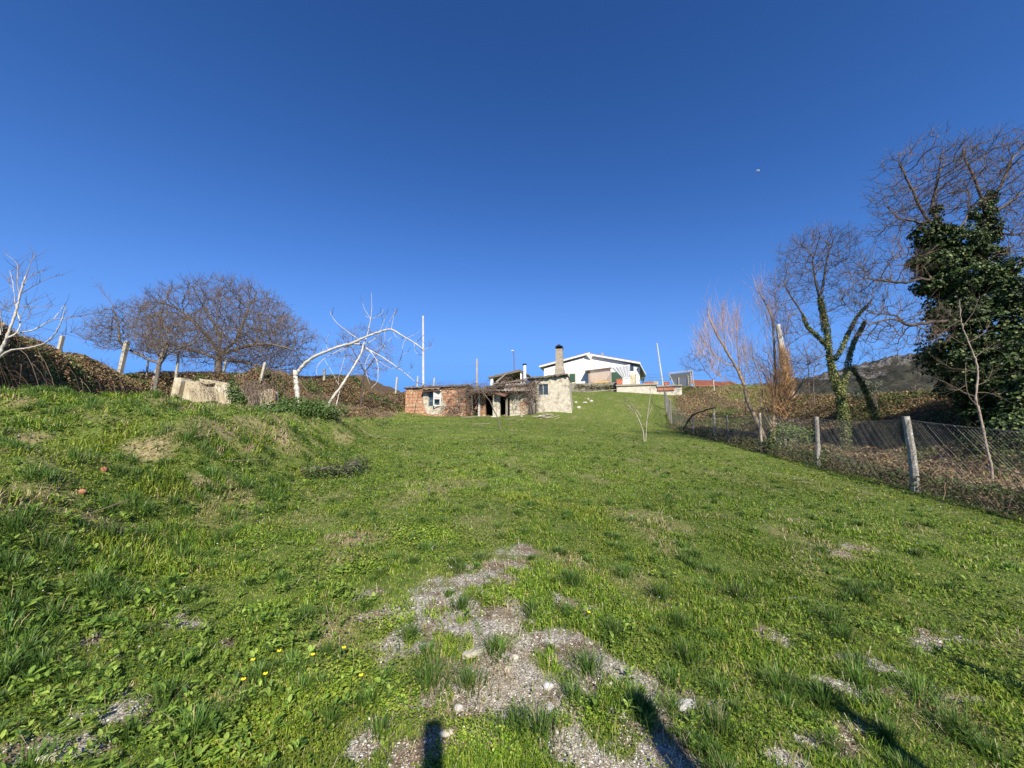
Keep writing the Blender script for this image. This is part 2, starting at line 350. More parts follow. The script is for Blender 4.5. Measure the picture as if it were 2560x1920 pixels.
# ------------------------------------------------------------------ grass
def pal(n_, cols, w):
    c = np.array(cols); i = rng.choice(len(c), n_, p=np.array(w) / sum(w)); return c[i]
def scatter(n_, r0, r1, ex, a0=-67, a1=67):
    """random points with density falling as r^-ex"""
    u = rng.random(n_); k = 2 - ex
    r = (r0 ** k + u * (r1 ** k - r0 ** k)) ** (1 / k) if abs(k) > 1e-6 else r0 * (r1 / r0) ** u
    a = np.radians(rng.uniform(a0, a1, n_)); return r * np.sin(a), r * np.cos(a), r
def blades(x, y, z, h, w, bend, col, az=None):
    n_ = len(x); az = rng.uniform(0, 2 * np.pi, n_) if az is None else az
    wa = az + np.pi / 2 + rng.normal(0, .5, n_)
    d = np.stack([np.cos(az), np.sin(az), np.zeros(n_)], 1); wv = np.stack([np.cos(wa), np.sin(wa), np.zeros(n_)], 1) * (w / 2)[:, None]
    b = np.stack([x, y, z - .005], 1); up = np.array([0, 0, 1.])
    mid = b + d * (h * bend * .35)[:, None] + up * (h * .6 * np.sqrt(np.maximum(.1, 1 - (bend * .5) ** 2)))[:, None]
    tip = b + d * (h * bend)[:, None] + up * (h * np.sqrt(np.maximum(.04, 1 - bend ** 2)))[:, None]
    V = np.stack([b - wv, b + wv, mid - wv * .8, mid + wv * .8, tip], 1).reshape(-1, 3)
    o = np.arange(n_)[:, None] * 5
    Fc = np.concatenate([o + np.array([[0, 1, 3]]), o + np.array([[0, 3, 2]]), o + np.array([[2, 3, 4]])], 1).reshape(-1, 3)
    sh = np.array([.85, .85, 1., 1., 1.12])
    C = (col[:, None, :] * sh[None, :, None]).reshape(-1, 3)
    return V, Fc, C
def keep(m, *a): return [q[m] for q in a]
GREENS = [(.135, .245, .022), (.20, .31, .032), (.28, .375, .045), (.06, .13, .016), (.38, .41, .075), (.50, .41, .18)]
N = 950000
x, y, r = scatter(N, 1.7, 52, 1.75)
bm = bramble(x, y); bb = bare(x, y); sf = strawf(x, y)
hn = fbm(x * .55 + 30, y * .55, 4, 11); hn2 = fbm(x * 2.2, y * 2.2, 3, 12)
pk = rng.random(N) < (1 - .955 * sst(bb * 1.2)) * (1 - bm) * (1 - .6 * sf) * (.55 + .9 * hn2)
ruin_mask = (y > 35.6 - .231 * (x + 10)) & (y < 43) & (x > -10.5) & (x < 6.5)
pk &= ~ruin_mask
x, y, r, hn, hn2, sf = keep(pk, x, y, r, hn, hn2, sf)
toe = -2.2 - .22 * np.clip(y, 2, 26); bank = sst((toe + .8 - x) / 2.0)
tuft = sst((fbm(x * 2.6, y * 2.6, 3, 14) - .52) / .15)
h = (.014 + .022 * hn2 + .034 * tuft * (1 - sst((r - 6) / 8)) + bank * (.008 + .07 * tuft)) * rng.uniform(.6, 1.35, len(x)) * (1 + .3 * sst((r - 8) / 25))
w = .0042 * (r / 3) ** .76 * rng.uniform(.7, 1.4, len(x)) * (1 + .3 * tuft)
bend = np.clip(rng.normal(.55, .25, len(x)), .05, .96)
base = pal(len(x), GREENS, [3, 3.6, 2.6, 3.2, 1.2, .6])
tint = fbm(x * .35, y * .35, 4, 17)[:, None]
base = base * (.46 + .92 * tint) * np.array([1, 1, 1]) + sst((fbm(x * .8, y * .8, 3, 19)[:, None] - .55) / .15) * np.array([[.05, .03, .004]])
dry = rng.random(len(x)) < sf * .75 + .10 * bank * (hn > .5)
base[dry] = pal(int(dry.sum()), [(.42, .33, .18), (.30, .24, .11), (.5, .42, .26)], [1, 1, 1])
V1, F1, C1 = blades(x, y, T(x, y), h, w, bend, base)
# longer tufts at the places where the photograph has them, and scattered over the bank
TU = [(1081, 1707, 1.2), (1174, 1723, .9), (1471, 1690, 1.1), (1594, 1780, 1.1), (1154, 1524, .9), (1207, 1400, .7), (1720, 1660, 1.3), (1350, 1850, 1.2), (1430, 1470, 1.1), (1330, 1540, .9),
      (1650, 1500, 1.3), (1560, 1440, 1.2), (1950, 1730, 1.2), (2150, 1720, 1.2), (2060, 1770, 1.1), (2300, 1750, 1.3), (1800, 1850, 1.2), (1540, 1600, 1.2), (1250, 1640, .9), (2400, 1850, 1.2), (480, 1860, 1.2),
      (740, 1690, .9), (420, 1760, 1.1), (760, 1560, .9), (1700, 1580, 1.2), (1850, 1500, 1.2), (2080, 1560, 1.2), (2150, 1500, 1.1), (1020, 1600, .8), (280, 1350, 1.7), (150, 1400, 1.6), (450, 1380, 1.6), (580, 1300, 1.4), (330, 1260, 1.5), (700, 1280, 1.2), (120, 1560, 1.2)]
cx, cy, cs = [], [], []
for px, py, s in TU:
    gpt = ground(px, py); cx.append(gpt.x); cy.append(gpt.y); cs.append(s)
tx, ty, tr = scatter(3000, 2.0, 30, 1.6)
tt = -2.2 - .22 * np.clip(ty, 2, 26)
tb = bare(tx, ty); kk = (bramble(tx, ty) < .3) & (rng.random(3000) < np.where(tx < tt, .92, .30)) & ((tb < .4) | (rng.random(3000) < .35))
cx = np.concatenate([cx, tx[kk]]); cy = np.concatenate([cy, ty[kk]]); cs = np.concatenate([cs, rng.uniform(.5, 1.1, kk.sum()) * np.where(tx[kk] < tt[kk], 1.5, .8)])
per = 150; cr = np.hypot(cx, cy); nb = np.clip(per * (3.5 / np.maximum(cr, 3.5)) ** .9, 14, per).astype(int)
ci = np.repeat(np.arange(len(cx)), nb); n2 = len(ci)
off = np.abs(rng.normal(0, .055, n2)) * cs[ci]; oa = rng.uniform(0, 2 * np.pi, n2)
x2 = cx[ci] + off * np.cos(oa); y2 = cy[ci] + off * np.sin(oa)
h2 = (.075 + .075 * rng.random(n2)) * cs[ci]; w2 = .0048 * (np.maximum(cr[ci], 3) / 3) ** .75 * rng.uniform(.7, 1.2, n2)
b2 = np.clip(.35 + off * 6 + rng.normal(0, .2, n2), .1, .97)
ctint = rng.uniform(.6, 1.15, len(cx))[ci][:, None]
c2 = pal(n2, [(.08, .16, .028), (.12, .22, .04), (.18, .28, .055), (.38, .33, .16)], [3, 3, 2, .35]) * ctint
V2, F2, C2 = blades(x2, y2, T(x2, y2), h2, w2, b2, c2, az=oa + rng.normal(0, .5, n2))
V = np.concatenate([V1, V2]); Fc = np.concatenate([F1, F2 + len(V1)]); C = np.concatenate([C1, C2])
tag(np_mesh('grass', V, Fc, m_grass, col=C), 'short green meadow grass with longer tufts and dry patches', 'grass', kind='stuff')

def leaves(x, y, z, L, W, az, pitch, col, cup=.15):
    """diamond leaves: base, two sides, tip; pitch = tilt up from flat"""
    n_ = len(x); d = np.stack([np.cos(az) * np.cos(pitch), np.sin(az) * np.cos(pitch), np.sin(pitch)], 1)
    s = np.stack([-np.sin(az), np.cos(az), rng.normal(0, .25, n_)], 1); b = np.stack([x, y, z], 1)
    up = np.array([0, 0, 1.])
    v = np.stack([b, b + d * (L * .35)[:, None] - s * (W / 2)[:, None] + up * (W * cup)[:, None], b + d * (L * .75)[:, None] - s * (W * .38)[:, None] + up * (W * cup * .6)[:, None], b + d * L[:, None] - up * (L * .08)[:, None],
                  b + d * (L * .75)[:, None] + s * (W * .38)[:, None] + up * (W * cup * .6)[:, None], b + d * (L * .35)[:, None] + s * (W / 2)[:, None] + up * (W * cup)[:, None], b + d * (L * .5)[:, None]], 1)
    o = np.arange(n_)[:, None] * 7
    tri = [[0, 6, 1], [1, 6, 2], [2, 6, 3], [3, 6, 4], [4, 6, 5], [5, 6, 0]]
    Fc = np.concatenate([o + np.array([t]) for t in tri], 1).reshape(-1, 3)
    return v.reshape(-1, 3), Fc, np.repeat(col, 7, 0)
# clover and chickweed carpets
x, y, r = scatter(390000, 1.7, 16, 1.9)
cf = field(clover_b, x, y) * 1.2 + 1.1 * (fbm(x * 2.4, y * 2.4, 3, 41) - .60)
left = sst((-x - .3) / 3) * .12
k_ = (rng.random(len(x)) < np.clip(cf + left + .26, 0, 1)) & (bramble(x, y) < .2) & (rng.random(len(x)) < 1 - .90 * sst(bare(x, y) * 1.3 - field(clover_b, x, y)))
x, y, r, cf = keep(k_, x, y, r, cf)
L = .011 * (r / 3) ** .7 * rng.uniform(.7, 1.5, len(x)) * 1.25
c = pal(len(x), [(.33, .44, .045), (.23, .36, .04), (.42, .48, .08), (.12, .22, .03)], [3, 3, 1.5, 1.6]) * (np.clip(.62 + .5 * cf, .5, 1.1)[:, None])
V, Fc, C = leaves(x, y, T(x, y) + rng.uniform(.004, .045, len(x)), L, L * .9, rng.uniform(0, 6.28, len(x)), rng.normal(.15, .4, len(x)), c)
tag(np_mesh('clover', V, Fc, m_leaf, col=C), 'bright small-leaved clover and chickweed spreading through the grass', 'clover', kind='stuff')
# broad-leaved weeds (rosettes)
def rosette_field(n_, r0, r1, sel, size):
    x, y, r = scatter(n_, r0, r1, 1.5); k_ = sel(x, y); x, y, r = keep(k_, x, y, r)
    s = size * rng.uniform(.6, 1.4, len(x)); nl = 9; i = np.repeat(np.arange(len(x)), nl)
    az = rng.uniform(0, 6.28, len(i)); o = rng.uniform(0, .35, len(i)) * s[i]
    L = s[i] * rng.uniform(.6, 1.1, len(i)); xx = x[i] + o * np.cos(az); yy = y[i] + o * np.sin(az)
    c = pal(len(i), [(.17, .28, .04), (.24, .36, .05), (.33, .43, .08), (.08, .16, .03)], [3, 3, 2.4, 1.6]) * np.repeat(rng.uniform(.7, 1.15, len(x)), nl)[:, None]
    return leaves(xx, yy, T(xx, yy) + .02 + rng.uniform(0, .05, len(i)), L, L * rng.uniform(.35, .55, len(i)), az, rng.uniform(.05, .9, len(i)), c)
lb = lambda x, y: (x < -.8 - .16 * y) & (bramble(x, y) < .2) & (fbm(x * 1.1, y * 1.1, 3, 51) > .42)
rb = lambda x, y: (x > -.8 - .16 * y) & (bramble(x, y) < .2) & (fbm(x * 1.3, y * 1.3, 3, 52) > .60) & (bare(x, y) < .6)
P1 = rosette_field(12000, 2.0, 24, lb, .037); P2 = rosette_field(5000, 2.0, 20, rb, .034)
P3 = rosette_field(4200, 3.0, 20, lambda x, y: (x < -2.0 - .22 * y) & (bramble(x, y) < .2) & (fbm(x * .8, y * .8, 3, 53) > .50), .062)
V = np.concatenate([P1[0], P2[0], P3[0]]); Fc = np.concatenate([P1[1], P2[1] + len(P1[0]), P3[1] + len(P1[0]) + len(P2[0])]); C = np.concatenate([P1[2], P2[2], P3[2]])
tag(np_mesh('broadleaf_weeds', V, Fc, m_leaf, col=C), 'broad-leaved dock and plantain weeds growing among the grass', 'weeds', kind='stuff')
# tiny white and pale blue flowers
x, y, r = scatter(5200, 2.2, 26, 1.5)
k_ = (fbm(x * .9, y * .9, 3, 61) > .56) & (bramble(x, y) < .2) & (bare(x, y) < .3); x, y, r = keep(k_, x, y, r)
L = .008 * (r / 3) ** .7
c = pal(len(x), [(.75, .76, .80), (.45, .52, .80), (.8, .8, .72)], [3, 2, 1]); hb = sst((-2.2 - .22 * y - x) / 2)
V, Fc, C = leaves(x, y, T(x, y) + .05 + .06 * hb, L, L, rng.uniform(0, 6.28, len(x)), rng.normal(.2, .4, len(x)), c)
tag(np_mesh('tiny_flowers', V, Fc, m_leaf, col=C), 'tiny white and pale blue wild flowers dotted over the grass', 'wild flowers', kind='stuff')
# gravel, straw litter
x, y, r = scatter(170000, 1.7, 13, 1.9); gn = fbm(x * 2.2, y * 2.2, 3, 71)
k_ = rng.random(len(x)) < sst(bare(x, y) * 1.25) * np.clip((gn - .33) * 3.2, .12, 1); x, y, r = keep(k_, x, y, r); n_ = len(x)
octv = np.array([[1, 0, 0], [0, 1, 0], [-1, 0, 0], [0, -1, 0], [0, 0, .7], [0, 0, -.5]]); octf = np.array([[0, 1, 4], [1, 2, 4], [2, 3, 4], [3, 0, 4], [1, 0, 5], [2, 1, 5], [3, 2, 5], [0, 3, 5]])
s = .0036 * (1 + (rng.pareto(3.4, n_)) * .8).clip(1, 3.0) * (r / 3) ** .5
az = rng.uniform(0, 6.28, n_); jit = octv[None] * rng.uniform(.6, 1.35, (n_, 6, 3))
ca, sa = np.cos(az)[:, None], np.sin(az)[:, None]
vx = (jit[..., 0] * ca - jit[..., 1] * sa) * s[:, None]; vy = (jit[..., 0] * sa + jit[..., 1] * ca) * s[:, None]; vz = jit[..., 2] * s[:, None]
V = np.stack([vx + x[:, None], vy + y[:, None], vz + (T(x, y) + s * .3)[:, None]], -1).reshape(-1, 3)
Fc = (np.arange(n_)[:, None, None] * 6 + octf[None]).reshape(-1, 3)
C = np.repeat(pal(n_, [(.38, .355, .30), (.53, .50, .43), (.66, .62, .55), (.24, .22, .18), (.42, .34, .24)], [3, 3, 1.6, 2, .8]), 6, 0)
tag(np_mesh('gravel', V, Fc, m_stone, col=C), 'pale grey gravel showing through worn patches of grass', 'gravel', kind='stuff')
x, y, r = scatter(42000, 1.8, 16, 1.8)
k_ = rng.random(len(x)) < np.clip(1.6 * bare(x, y) * (fbm(x * 1.8, y * 1.8, 3, 81) - .25) + strawf(x, y) + .03, 0, 1); x, y, r = keep(k_, x, y, r)
k_ = bramble(x, y) < .3; x, y, r = keep(k_, x, y, r); n_ = len(x)
C0 = pal(n_, [(.46, .37, .22), (.34, .25, .14), (.60, .52, .36), (.20, .13, .08)], [3, 2, 2, 1])
V, Fc, C = blades(x, y, T(x, y) + .008, .05 + .08 * rng.random(n_), .003 * (r / 3) ** .8, np.full(n_, .985), C0)
tag(np_mesh('straw_litter', V, Fc, m_dry, col=C), 'dry straw and dead leaf litter lying on bare soil', 'straw', kind='stuff')

# ------------------------------------------------------------------ loose stones, flowers
def rock(name, loc, sx, sy, sz, c, label, rz=0, group=None):
    import bmesh
    b = bmesh.new(); bmesh.ops.create_icosphere(b, subdivisions=3, radius=1)
    sd_ = random.random() * 50
    for v in b.verts:
        q = v.co; k = 1 + .45 * (float(fbm(np.array([q.x * 1.4 + sd_ + q.z]), np.array([q.y * 1.4 + q.z * .7]), 3, 5)[0]) - .5)
        v.co = Vector((math.copysign(abs(q.x) ** .75, q.x) * sx * k, math.copysign(abs(q.y) ** .75, q.y) * sy * k, q.z * sz * k))
    me = bpy.data.meshes.new(name); b.to_mesh(me); b.free()
    o = link(name, me, M(name + '_m', c, tuple(q * .75 for q in c), scale=18, bump=.004)); o.location = loc; o.rotation_euler = (0.1, .05, rz)
    return tag(o, label, 'stone', group)
for (px, py, a, b, c, cc, rz, lab) in [
    (1717, 1770, .07, .035, .02, (.56, .54, .50), .5, 'flat white stone on the gravel beside the right-hand post shadow'),
    (1195, 1636, .11, .035, .02, (.42, .38, .30), .6, 'long flat brown stone slab lying on the bare soil patch'),
    (1260, 1642, .08, .03, .015, (.33, .28, .24), -.5, 'darker brown stone sliver just right of the long flat slab'),
    (1371, 1723, .028, .022, .018, (.55, .53, .50), .2, 'small rounded whitish stone in the middle of the gravel'),
    (1288, 1650, .022, .02, .016, (.60, .54, .42), .2, 'small cream pebble at the top edge of the gravel patch'),
    (1269, 1680, .03, .02, .015, (.55, .47, .33), 1.2, 'yellowish stone on the soil below the cream pebble'),
    (1147, 1780, .022, .018, .014, (.50, .47, .42), .4, 'small pale stone left of the lower gravel'),
    (1375, 1777, .025, .018, .015, (.50, .48, .45), .9, 'lowest small white stone on the gravel patch'),
    (1116, 1845, .04, .016, .012, (.58, .52, .42), .3, 'pale narrow stone right of the leftmost post shadow'),
    (260, 1180, .03, .03, .035, (.40, .16, .09), .3, 'broken red tile piece half buried in the grassy bank'),
    (205, 1236, .035, .03, .03, (.42, .19, .11), .3, 'orange brick fragment lying at the dark hollow of the bank'),
    (118, 1912, .05, .02, .02, (.60, .58, .42), .4, 'yellowish flat stone on the gravel in the bottom left corner')]:
    g_ = ground(px, py); rock('stone', (g_.x, g_.y, g_.z + c * .5), a, b, c, cc, lab, rz)
m_yel = M('yellow_petal', (.85, .68, .02), (.75, .55, .02), rough=.5); m_stem = M('green_stem', (.10, .18, .04), (.07, .13, .03))
fl = [(628, 1684, 'yellow buttercup at the left end of the row above the clover'), (694, 1661, 'topmost and largest yellow buttercup above the clover patch'), (779, 1669, 'yellow buttercup between the topmost flower and the bare gravel'),
      (603, 1740, 'lowest left yellow buttercup in the grass above the clover'), (659, 1722, 'tiny yellow flower just below the row of buttercups'), (857, 1654, 'yellow buttercup nearest to the gravel at the edge of the clover'),
      (1474, 1555, 'single yellow flower in the lush grass right of the bare track'), (2232, 1258, 'single yellow flower on the mown slope near the wire fence'), (900, 1728, 'faint yellow flower inside the clover by the gravel')]
for px, py, lab in fl:
    g_ = ground(px, py + 12); k = max(1, g_.y / 3.2) ** .8; s = .014 * k
    e = empty('yellow_flower', g_, lab, 'flower', 'yellow buttercups scattered in the grass')
    st = MB().tube([(0, 0, -.01), (.004, 0, .05 * k), (0, 0, .085 * k)], .0018 * k, m=5); st.build('stem', m_stem, e)
    pt = MB()
    for i in range(5):
        a = i * 1.2566; d = Vector((math.cos(a), math.sin(a), 0)); q = Vector((-d.y, d.x, 0)); o = Vector((0, 0, .085 * k))
        pt.poly([o, o + d * s * .6 - q * s * .42 + Vector((0, 0, s * .35)), o + d * s - q * s * .2 + Vector((0, 0, s * .6)), o + d * s + q * s * .2 + Vector((0, 0, s * .6)), o + d * s * .6 + q * s * .42 + Vector((0, 0, s * .35))], [(0, 1, 2, 3, 4)])
    pt.build('petals', m_yel, e)

# ------------------------------------------------------------------ posts behind the camera (they cast the shadows at the bottom)
def post_mesh(b, t, r0, r1, m=8, rough_=.06):
    b = Vector(b); t = Vector(t); k = 8
    pts = [b.lerp(t, i / k) + Vector((random.gauss(0, r0 * rough_), random.gauss(0, r0 * rough_), 0)) for i in range(k + 1)]
    return MB().tube(pts, r0, r1, m)
sdx, sdy = -math.sin(SUN_AZ), -math.cos(SUN_AZ)
for i, (px, py, hh, lab) in enumerate([(1081, 1817, 2.5, 'thin round post behind the viewpoint, casting the leftmost foreground shadow'), (1590, 1755, 2.6, 'round post behind the viewpoint, casting the wide slanting foreground shadow'),
        (2034, 1717, 2.5, 'round post behind the viewpoint, casting the long diagonal shadow at lower right'), (2394, 1662, 2.6, 'round post behind the viewpoint, casting the shadow near the right edge')]):
    g_ = ground(px, py); k = hh / math.tan(SUN_EL)
    b = Vector((g_.x - sdx * k, g_.y - sdy * k, 0)); b.z = Tz(b.x, b.y) - .2
    top = g_ + Vector((-sdx * k, -sdy * k, hh))
    o = post_mesh(b, top, .055 if i != 1 else .075, .05 if i != 1 else .07).build('fence_post', m_wood); tag(o, lab, 'post', 'posts standing behind the viewpoint')

# ------------------------------------------------------------------ mountain
mt = bpy.data.materials.new('mountain'); mt.use_nodes = True; n = mt.node_tree.nodes; l = mt.node_tree.links
p = n['Principled BSDF']; p.inputs['Roughness'].default_value = 1; p.inputs['Specular IOR Level'].default_value = .1; tc = n.new('ShaderNodeTexCoord')
woods = ramp(noise(.06, 10, .7).outputs[0], [(.35, (.022, .026, .020)), (.5, (.045, .045, .036)), (.62, (.085, .085, .055)), (.75, (.13, .12, .09))])
rocks = ramp(noise(.35, 8, .75).outputs[0], [(.40, (.04, .04, .035)), (.52, (.20, .185, .17)), (.68, (.42, .40, .36))])
l.new(mix(attr('rock'), woods, rocks), p.inputs['Base Color'])
bp = n.new('ShaderNodeBump'); bp.inputs['Distance'].default_value = 5; l.new(noise(.12, 9, .75).outputs[0], bp.inputs['Height']); l.new(bp.outputs[0], p.inputs['Normal'])
rp_ = [(1250, 1075), (1500, 1030), (1700, 1000), (1800, 972), (1900, 962), (2000, 948), (2060, 940), (2110, 925), (2160, 912), (2230, 893), (2290, 888), (2340, 884), (2450, 866), (2560, 850), (2800, 800), (3300, 760), (4200, 820)]
YR = 520
prof = [at(px, py, YR) for px, py in rp_]; pxs = np.array([q.x for q in prof]); pzs = np.array([q.z for q in prof])
xs = np.linspace(pxs[0], pxs[-1], 520); ys = np.linspace(170, 900, 160); GX, GY = np.meshgrid(xs, ys)
top = np.interp(GX * YR / np.clip(GY, 300, 520) * 1.0, pxs, pzs); top = np.interp(GX, pxs, pzs)
e = np.where(GY < YR, sst((GY - 190) / (YR - 190)) ** .85, 1 - .8 * sst((GY - YR) / 380))
GZ = -46 + (top + 46) * e + (fbm(GX * .02, GY * .02, 5, 91) - .5) * 20 * np.clip(1 - e * .55, 0, 1) + (fbm(GX * .11, GY * .11, 4, 92) - .5) * 9
GZ = GZ + (np.abs(fbm(GX * .09, GY * .05, 4, 95) - .5) * 26 - 3) * sst((e - .78) / .2)
rockm = np.clip(sst((e - .915) / .04) * sst((fbm(GX * .07, GY * .05, 4, 96) - .44) / .1) + .8 * sst((fbm(GX * .035, GY * .035, 5, 97) - .66) / .04) * sst((e - .6) / .2), 0, 1)
idx = np.arange(GX.size).reshape(GX.shape)
fc = np.stack([idx[:-1, :-1], idx[:-1, 1:], idx[1:, 1:], idx[1:, :-1]], -1).reshape(-1, 4)
tag(np_mesh('mountain', np.stack([GX.ravel(), GY.ravel(), GZ.ravel()], 1), fc, mt, smooth=True, attrs={'rock': rockm.ravel()}), 'dark wooded mountain with pale rocky crest at the right', 'mountain', kind='structure')
# moon: lit part of a ball far beyond
mo = at(1894, 429, 1) - Vector((0, 0, EYE)); mo.normalize(); mc = Vector((0, 0, EYE)) + mo * 6000
rt = mo.cross(Vector((0, 0, 1))).normalized(); up_ = rt.cross(mo); Rm = 24
u2 = (rt * .75 + up_ * .66).normalized(); v2 = mo.cross(u2)
Vm = []; nu, nv = 10, 14
for j in range(nv + 1):
    t = -math.pi / 2 + math.pi * j / nv
    for i in range(nu + 1):
        k = -.10 + 1.10 * i / nu; a = math.asin(max(-1, min(1, k)))
        Vm.append(mc + (u2 * math.sin(a) * math.cos(t) + v2 * math.sin(t) - mo * math.cos(a) * math.cos(t)) * Rm)
Fm = [(j * (nu + 1) + i, j * (nu + 1) + i + 1, (j + 1) * (nu + 1) + i + 1, (j + 1) * (nu + 1) + i) for j in range(nv) for i in range(nu)]
me = bpy.data.meshes.new('moon'); me.from_pydata([tuple(q) for q in Vm], [], Fm); o = link('moon', me, M('moon_rock', (.20, .26, .37), (.13, .19, .31), rough=1, scale=.04))
tag(o, 'small pale half moon in the blue sky above the trees', 'moon')

# ------------------------------------------------------------------ ruined house
class Frame:
    def __init__(s, px, py, Y, a, z=None):
        s.O = at(px, py, Y); s.a = math.radians(a)
        if z is not None: s.O.z = z
    def uw(s, px, py, v=0.0):
        """local (u, w) of a pixel on the plane at depth v"""
        kx, kz = ray(px, py); c, n_ = math.cos(s.a), math.sin(s.a)
        Ox, Oy = s.O.x + v * n_, s.O.y + v * c
        u = (kx * Oy - Ox) / (c + kx * n_); t = Oy - u * n_
        return u, EYE + kz * t - s.O.z
    def world(s, u, v, w):
        c, n_ = math.cos(s.a), math.sin(s.a)
        return Vector((s.O.x + u * c + v * n_, s.O.y - u * n_ + v * c, s.O.z + w))
def brick_mat(name):
    m = bpy.data.materials.new(name); m.use_nodes = True; n = m.node_tree.nodes; l = m.node_tree.links
    p = n['Principled BSDF']; p.inputs['Roughness'].default_value = .92; p.inputs['Specular IOR Level'].default_value = .15
    tc = n.new('ShaderNodeTexCoord'); sx = n.new('ShaderNodeSeparateXYZ'); l.new(tc.outputs['Object'], sx.inputs[0])
    ad = n.new('ShaderNodeMath'); ad.operation = 'ADD'; l.new(sx.outputs[0], ad.inputs[0]); l.new(sx.outputs[1], ad.inputs[1])
    cx_ = n.new('ShaderNodeCombineXYZ'); l.new(ad.outputs[0], cx_.inputs[0]); l.new(sx.outputs[2], cx_.inputs[1])
    nw = n.new('ShaderNodeTexNoise'); nw.inputs['Scale'].default_value = 1.4; nw.inputs['Detail'].default_value = 3; l.new(tc.outputs['Object'], nw.inputs['Vector'])
    vm = n.new('ShaderNodeVectorMath'); vm.operation = 'MULTIPLY_ADD'; l.new(nw.outputs['Color'], vm.inputs[0]); vm.inputs[1].default_value = (.07, .07, .07); l.new(cx_.outputs[0], vm.inputs[2])
    bt = n.new('ShaderNodeTexBrick'); l.new(vm.outputs[0], bt.inputs[0]); bt.inputs['Scale'].default_value = 1
    bt.inputs['Brick Width'].default_value = .52; bt.inputs['Row Height'].default_value = .31; bt.inputs['Mortar Size'].default_value = .03; bt.inputs['Mortar Smooth'].default_value = .4
    bt.inputs['Color1'].default_value = (.42, .18, .09, 1); bt.inputs['Color2'].default_value = (.56, .32, .19, 1); bt.inputs['Mortar'].default_value = (.22, .155, .10, 1); bt.inputs['Bias'].default_value = -.1
    def nz(sc, a, b):
        z = n.new('ShaderNodeTexNoise'); z.inputs['Scale'].default_value = sc; z.inputs['Detail'].default_value = 8; z.inputs['Roughness'].default_value = .72; l.new(tc.outputs['Object'], z.inputs['Vector'])
        r = n.new('ShaderNodeMapRange'); r.inputs[1].default_value = a; r.inputs[2].default_value = b; l.new(z.outputs[0], r.inputs[0]); return r.outputs[0]
    def mixc(f, a, c, fac=1.0):
        x_ = n.new('ShaderNodeMixRGB'); mm = n.new('ShaderNodeMath'); mm.operation = 'MULTIPLY'; mm.inputs[1].default_value = fac; l.new(f, mm.inputs[0]); l.new(mm.outputs[0], x_.inputs[0]); l.new(a, x_.inputs[1]); x_.inputs[2].default_value = (*c, 1); return x_.outputs[0]
    o = mixc(nz(2.3, .50, .60), bt.outputs[0], (.58, .47, .33), .8)
    o = mixc(nz(6.5, .52, .58), o, (.30, .12, .06), .6)       # thin remains of lime wash
    o = mixc(nz(3.1, .50, .60), o, (.22, .16, .12), .85)                    # dirt
    o = mixc(nz(9, .58, .7), o, (.62, .52, .40), .7)
    l.new(o, p.inputs[0])
    bp = n.new('ShaderNodeBump'); bp.inputs['Distance'].default_value = .02; l.new(bt.outputs['Fac'], bp.inputs['Height']); bp.invert = True; l.new(bp.outputs[0], p.inputs['Normal'])
    return m
m_brick = brick_mat('hollow_brick')
m_plaster = M('old_lime_plaster', (.62, .57, .46), (.34, .30, .22), scale=3.2, detail=10, c3=(.20, .17, .12), s3=2.2, t3=(.53, .63), bump=.02, bscale=12)
m_plaster2 = M('patched_plaster', (.62, .57, .44), (.33, .27, .19), scale=2.2, detail=10, c3=(.46, .24, .13), s3=1.6, t3=(.54, .6), bump=.02, bscale=12)
m_darkroom = M('shaded_interior', (.05, .042, .035), (.03, .027, .022), scale=3)  # near-black colour stands in for the shade of unlit interiors
m_slab = M('lichen_roof_slab', (.22, .19, .16), (.11, .095, .08), scale=6, bump=.02, c3=(.36, .31, .25), s3=4)
m_sheet = M('fibre_cement_sheet', (.44, .40, .33), (.27, .24, .19), scale=3, bump=.006, c3=(.16, .14, .11), s3=3)
m_rust = M('rusty_sheet', (.20, .11, .08), (.13, .07, .055), scale=6, rough=.7)
m_glass = M('dark_glass', (.05, .07, .08), (.03, .045, .055), rough=.12, spec=.6, scale=2)
m_frame_w = M('flaking_white_paint', (.62, .62, .58), (.40, .39, .35), scale=10)
m_tile = M('red_roof_tile', (.46, .19, .11), (.30, .12, .075), scale=9, bump=.01)
m_tile_old = M('old_brown_tile', (.24, .15, .10), (.14, .10, .07), scale=8, bump=.01, c3=(.30, .28, .22), s3=5)
m_black = M('black_cap', (.02, .02, .02), (.012, .012, .012), scale=5)
m_chim = M('cement_chimney', (.40, .35, .27), (.26, .22, .16), scale=5, detail=9, bump=.008, c3=(.17, .15, .11), s3=3.5)
R_ = Frame(1012, 1042, 37.0, 13)
rz = -R_.a
house = empty('ruined_house', R_.O, 'low abandoned stone and orange brick house with collapsed porch and tall chimney', 'house', rz=rz)
uw = R_.uw
def rect(px0, px1, py0, py1, v=0):
    mx, my = (px0 + px1) / 2, (py0 + py1) / 2
    return uw(px0, my, v)[0], uw(px1, my, v)[0], uw(mx, py1, v)[1], uw(mx, py0, v)[1]
uL, uB = 0.0, uw(1165, 1035)[0]; uP = uw(1326, 1035)[0]; uE = uw(1419, 1030)[0]
wTop = uw(1012, 971)[1]; wWt = uw(1370, 943)[1]; D = 5.2; Z0 = -.6
win = rect(1071, 1103, 975, 1016)
MB().wall([uL, uB], [Z0, wTop], 0, .22, [win]).box(uL, uL + .22, .22, D, Z0, wTop).box(uL, uB, D - .2, D, Z0, wTop).build('wall', m_brick, house)['label'] = 'orange hollow brick wall'
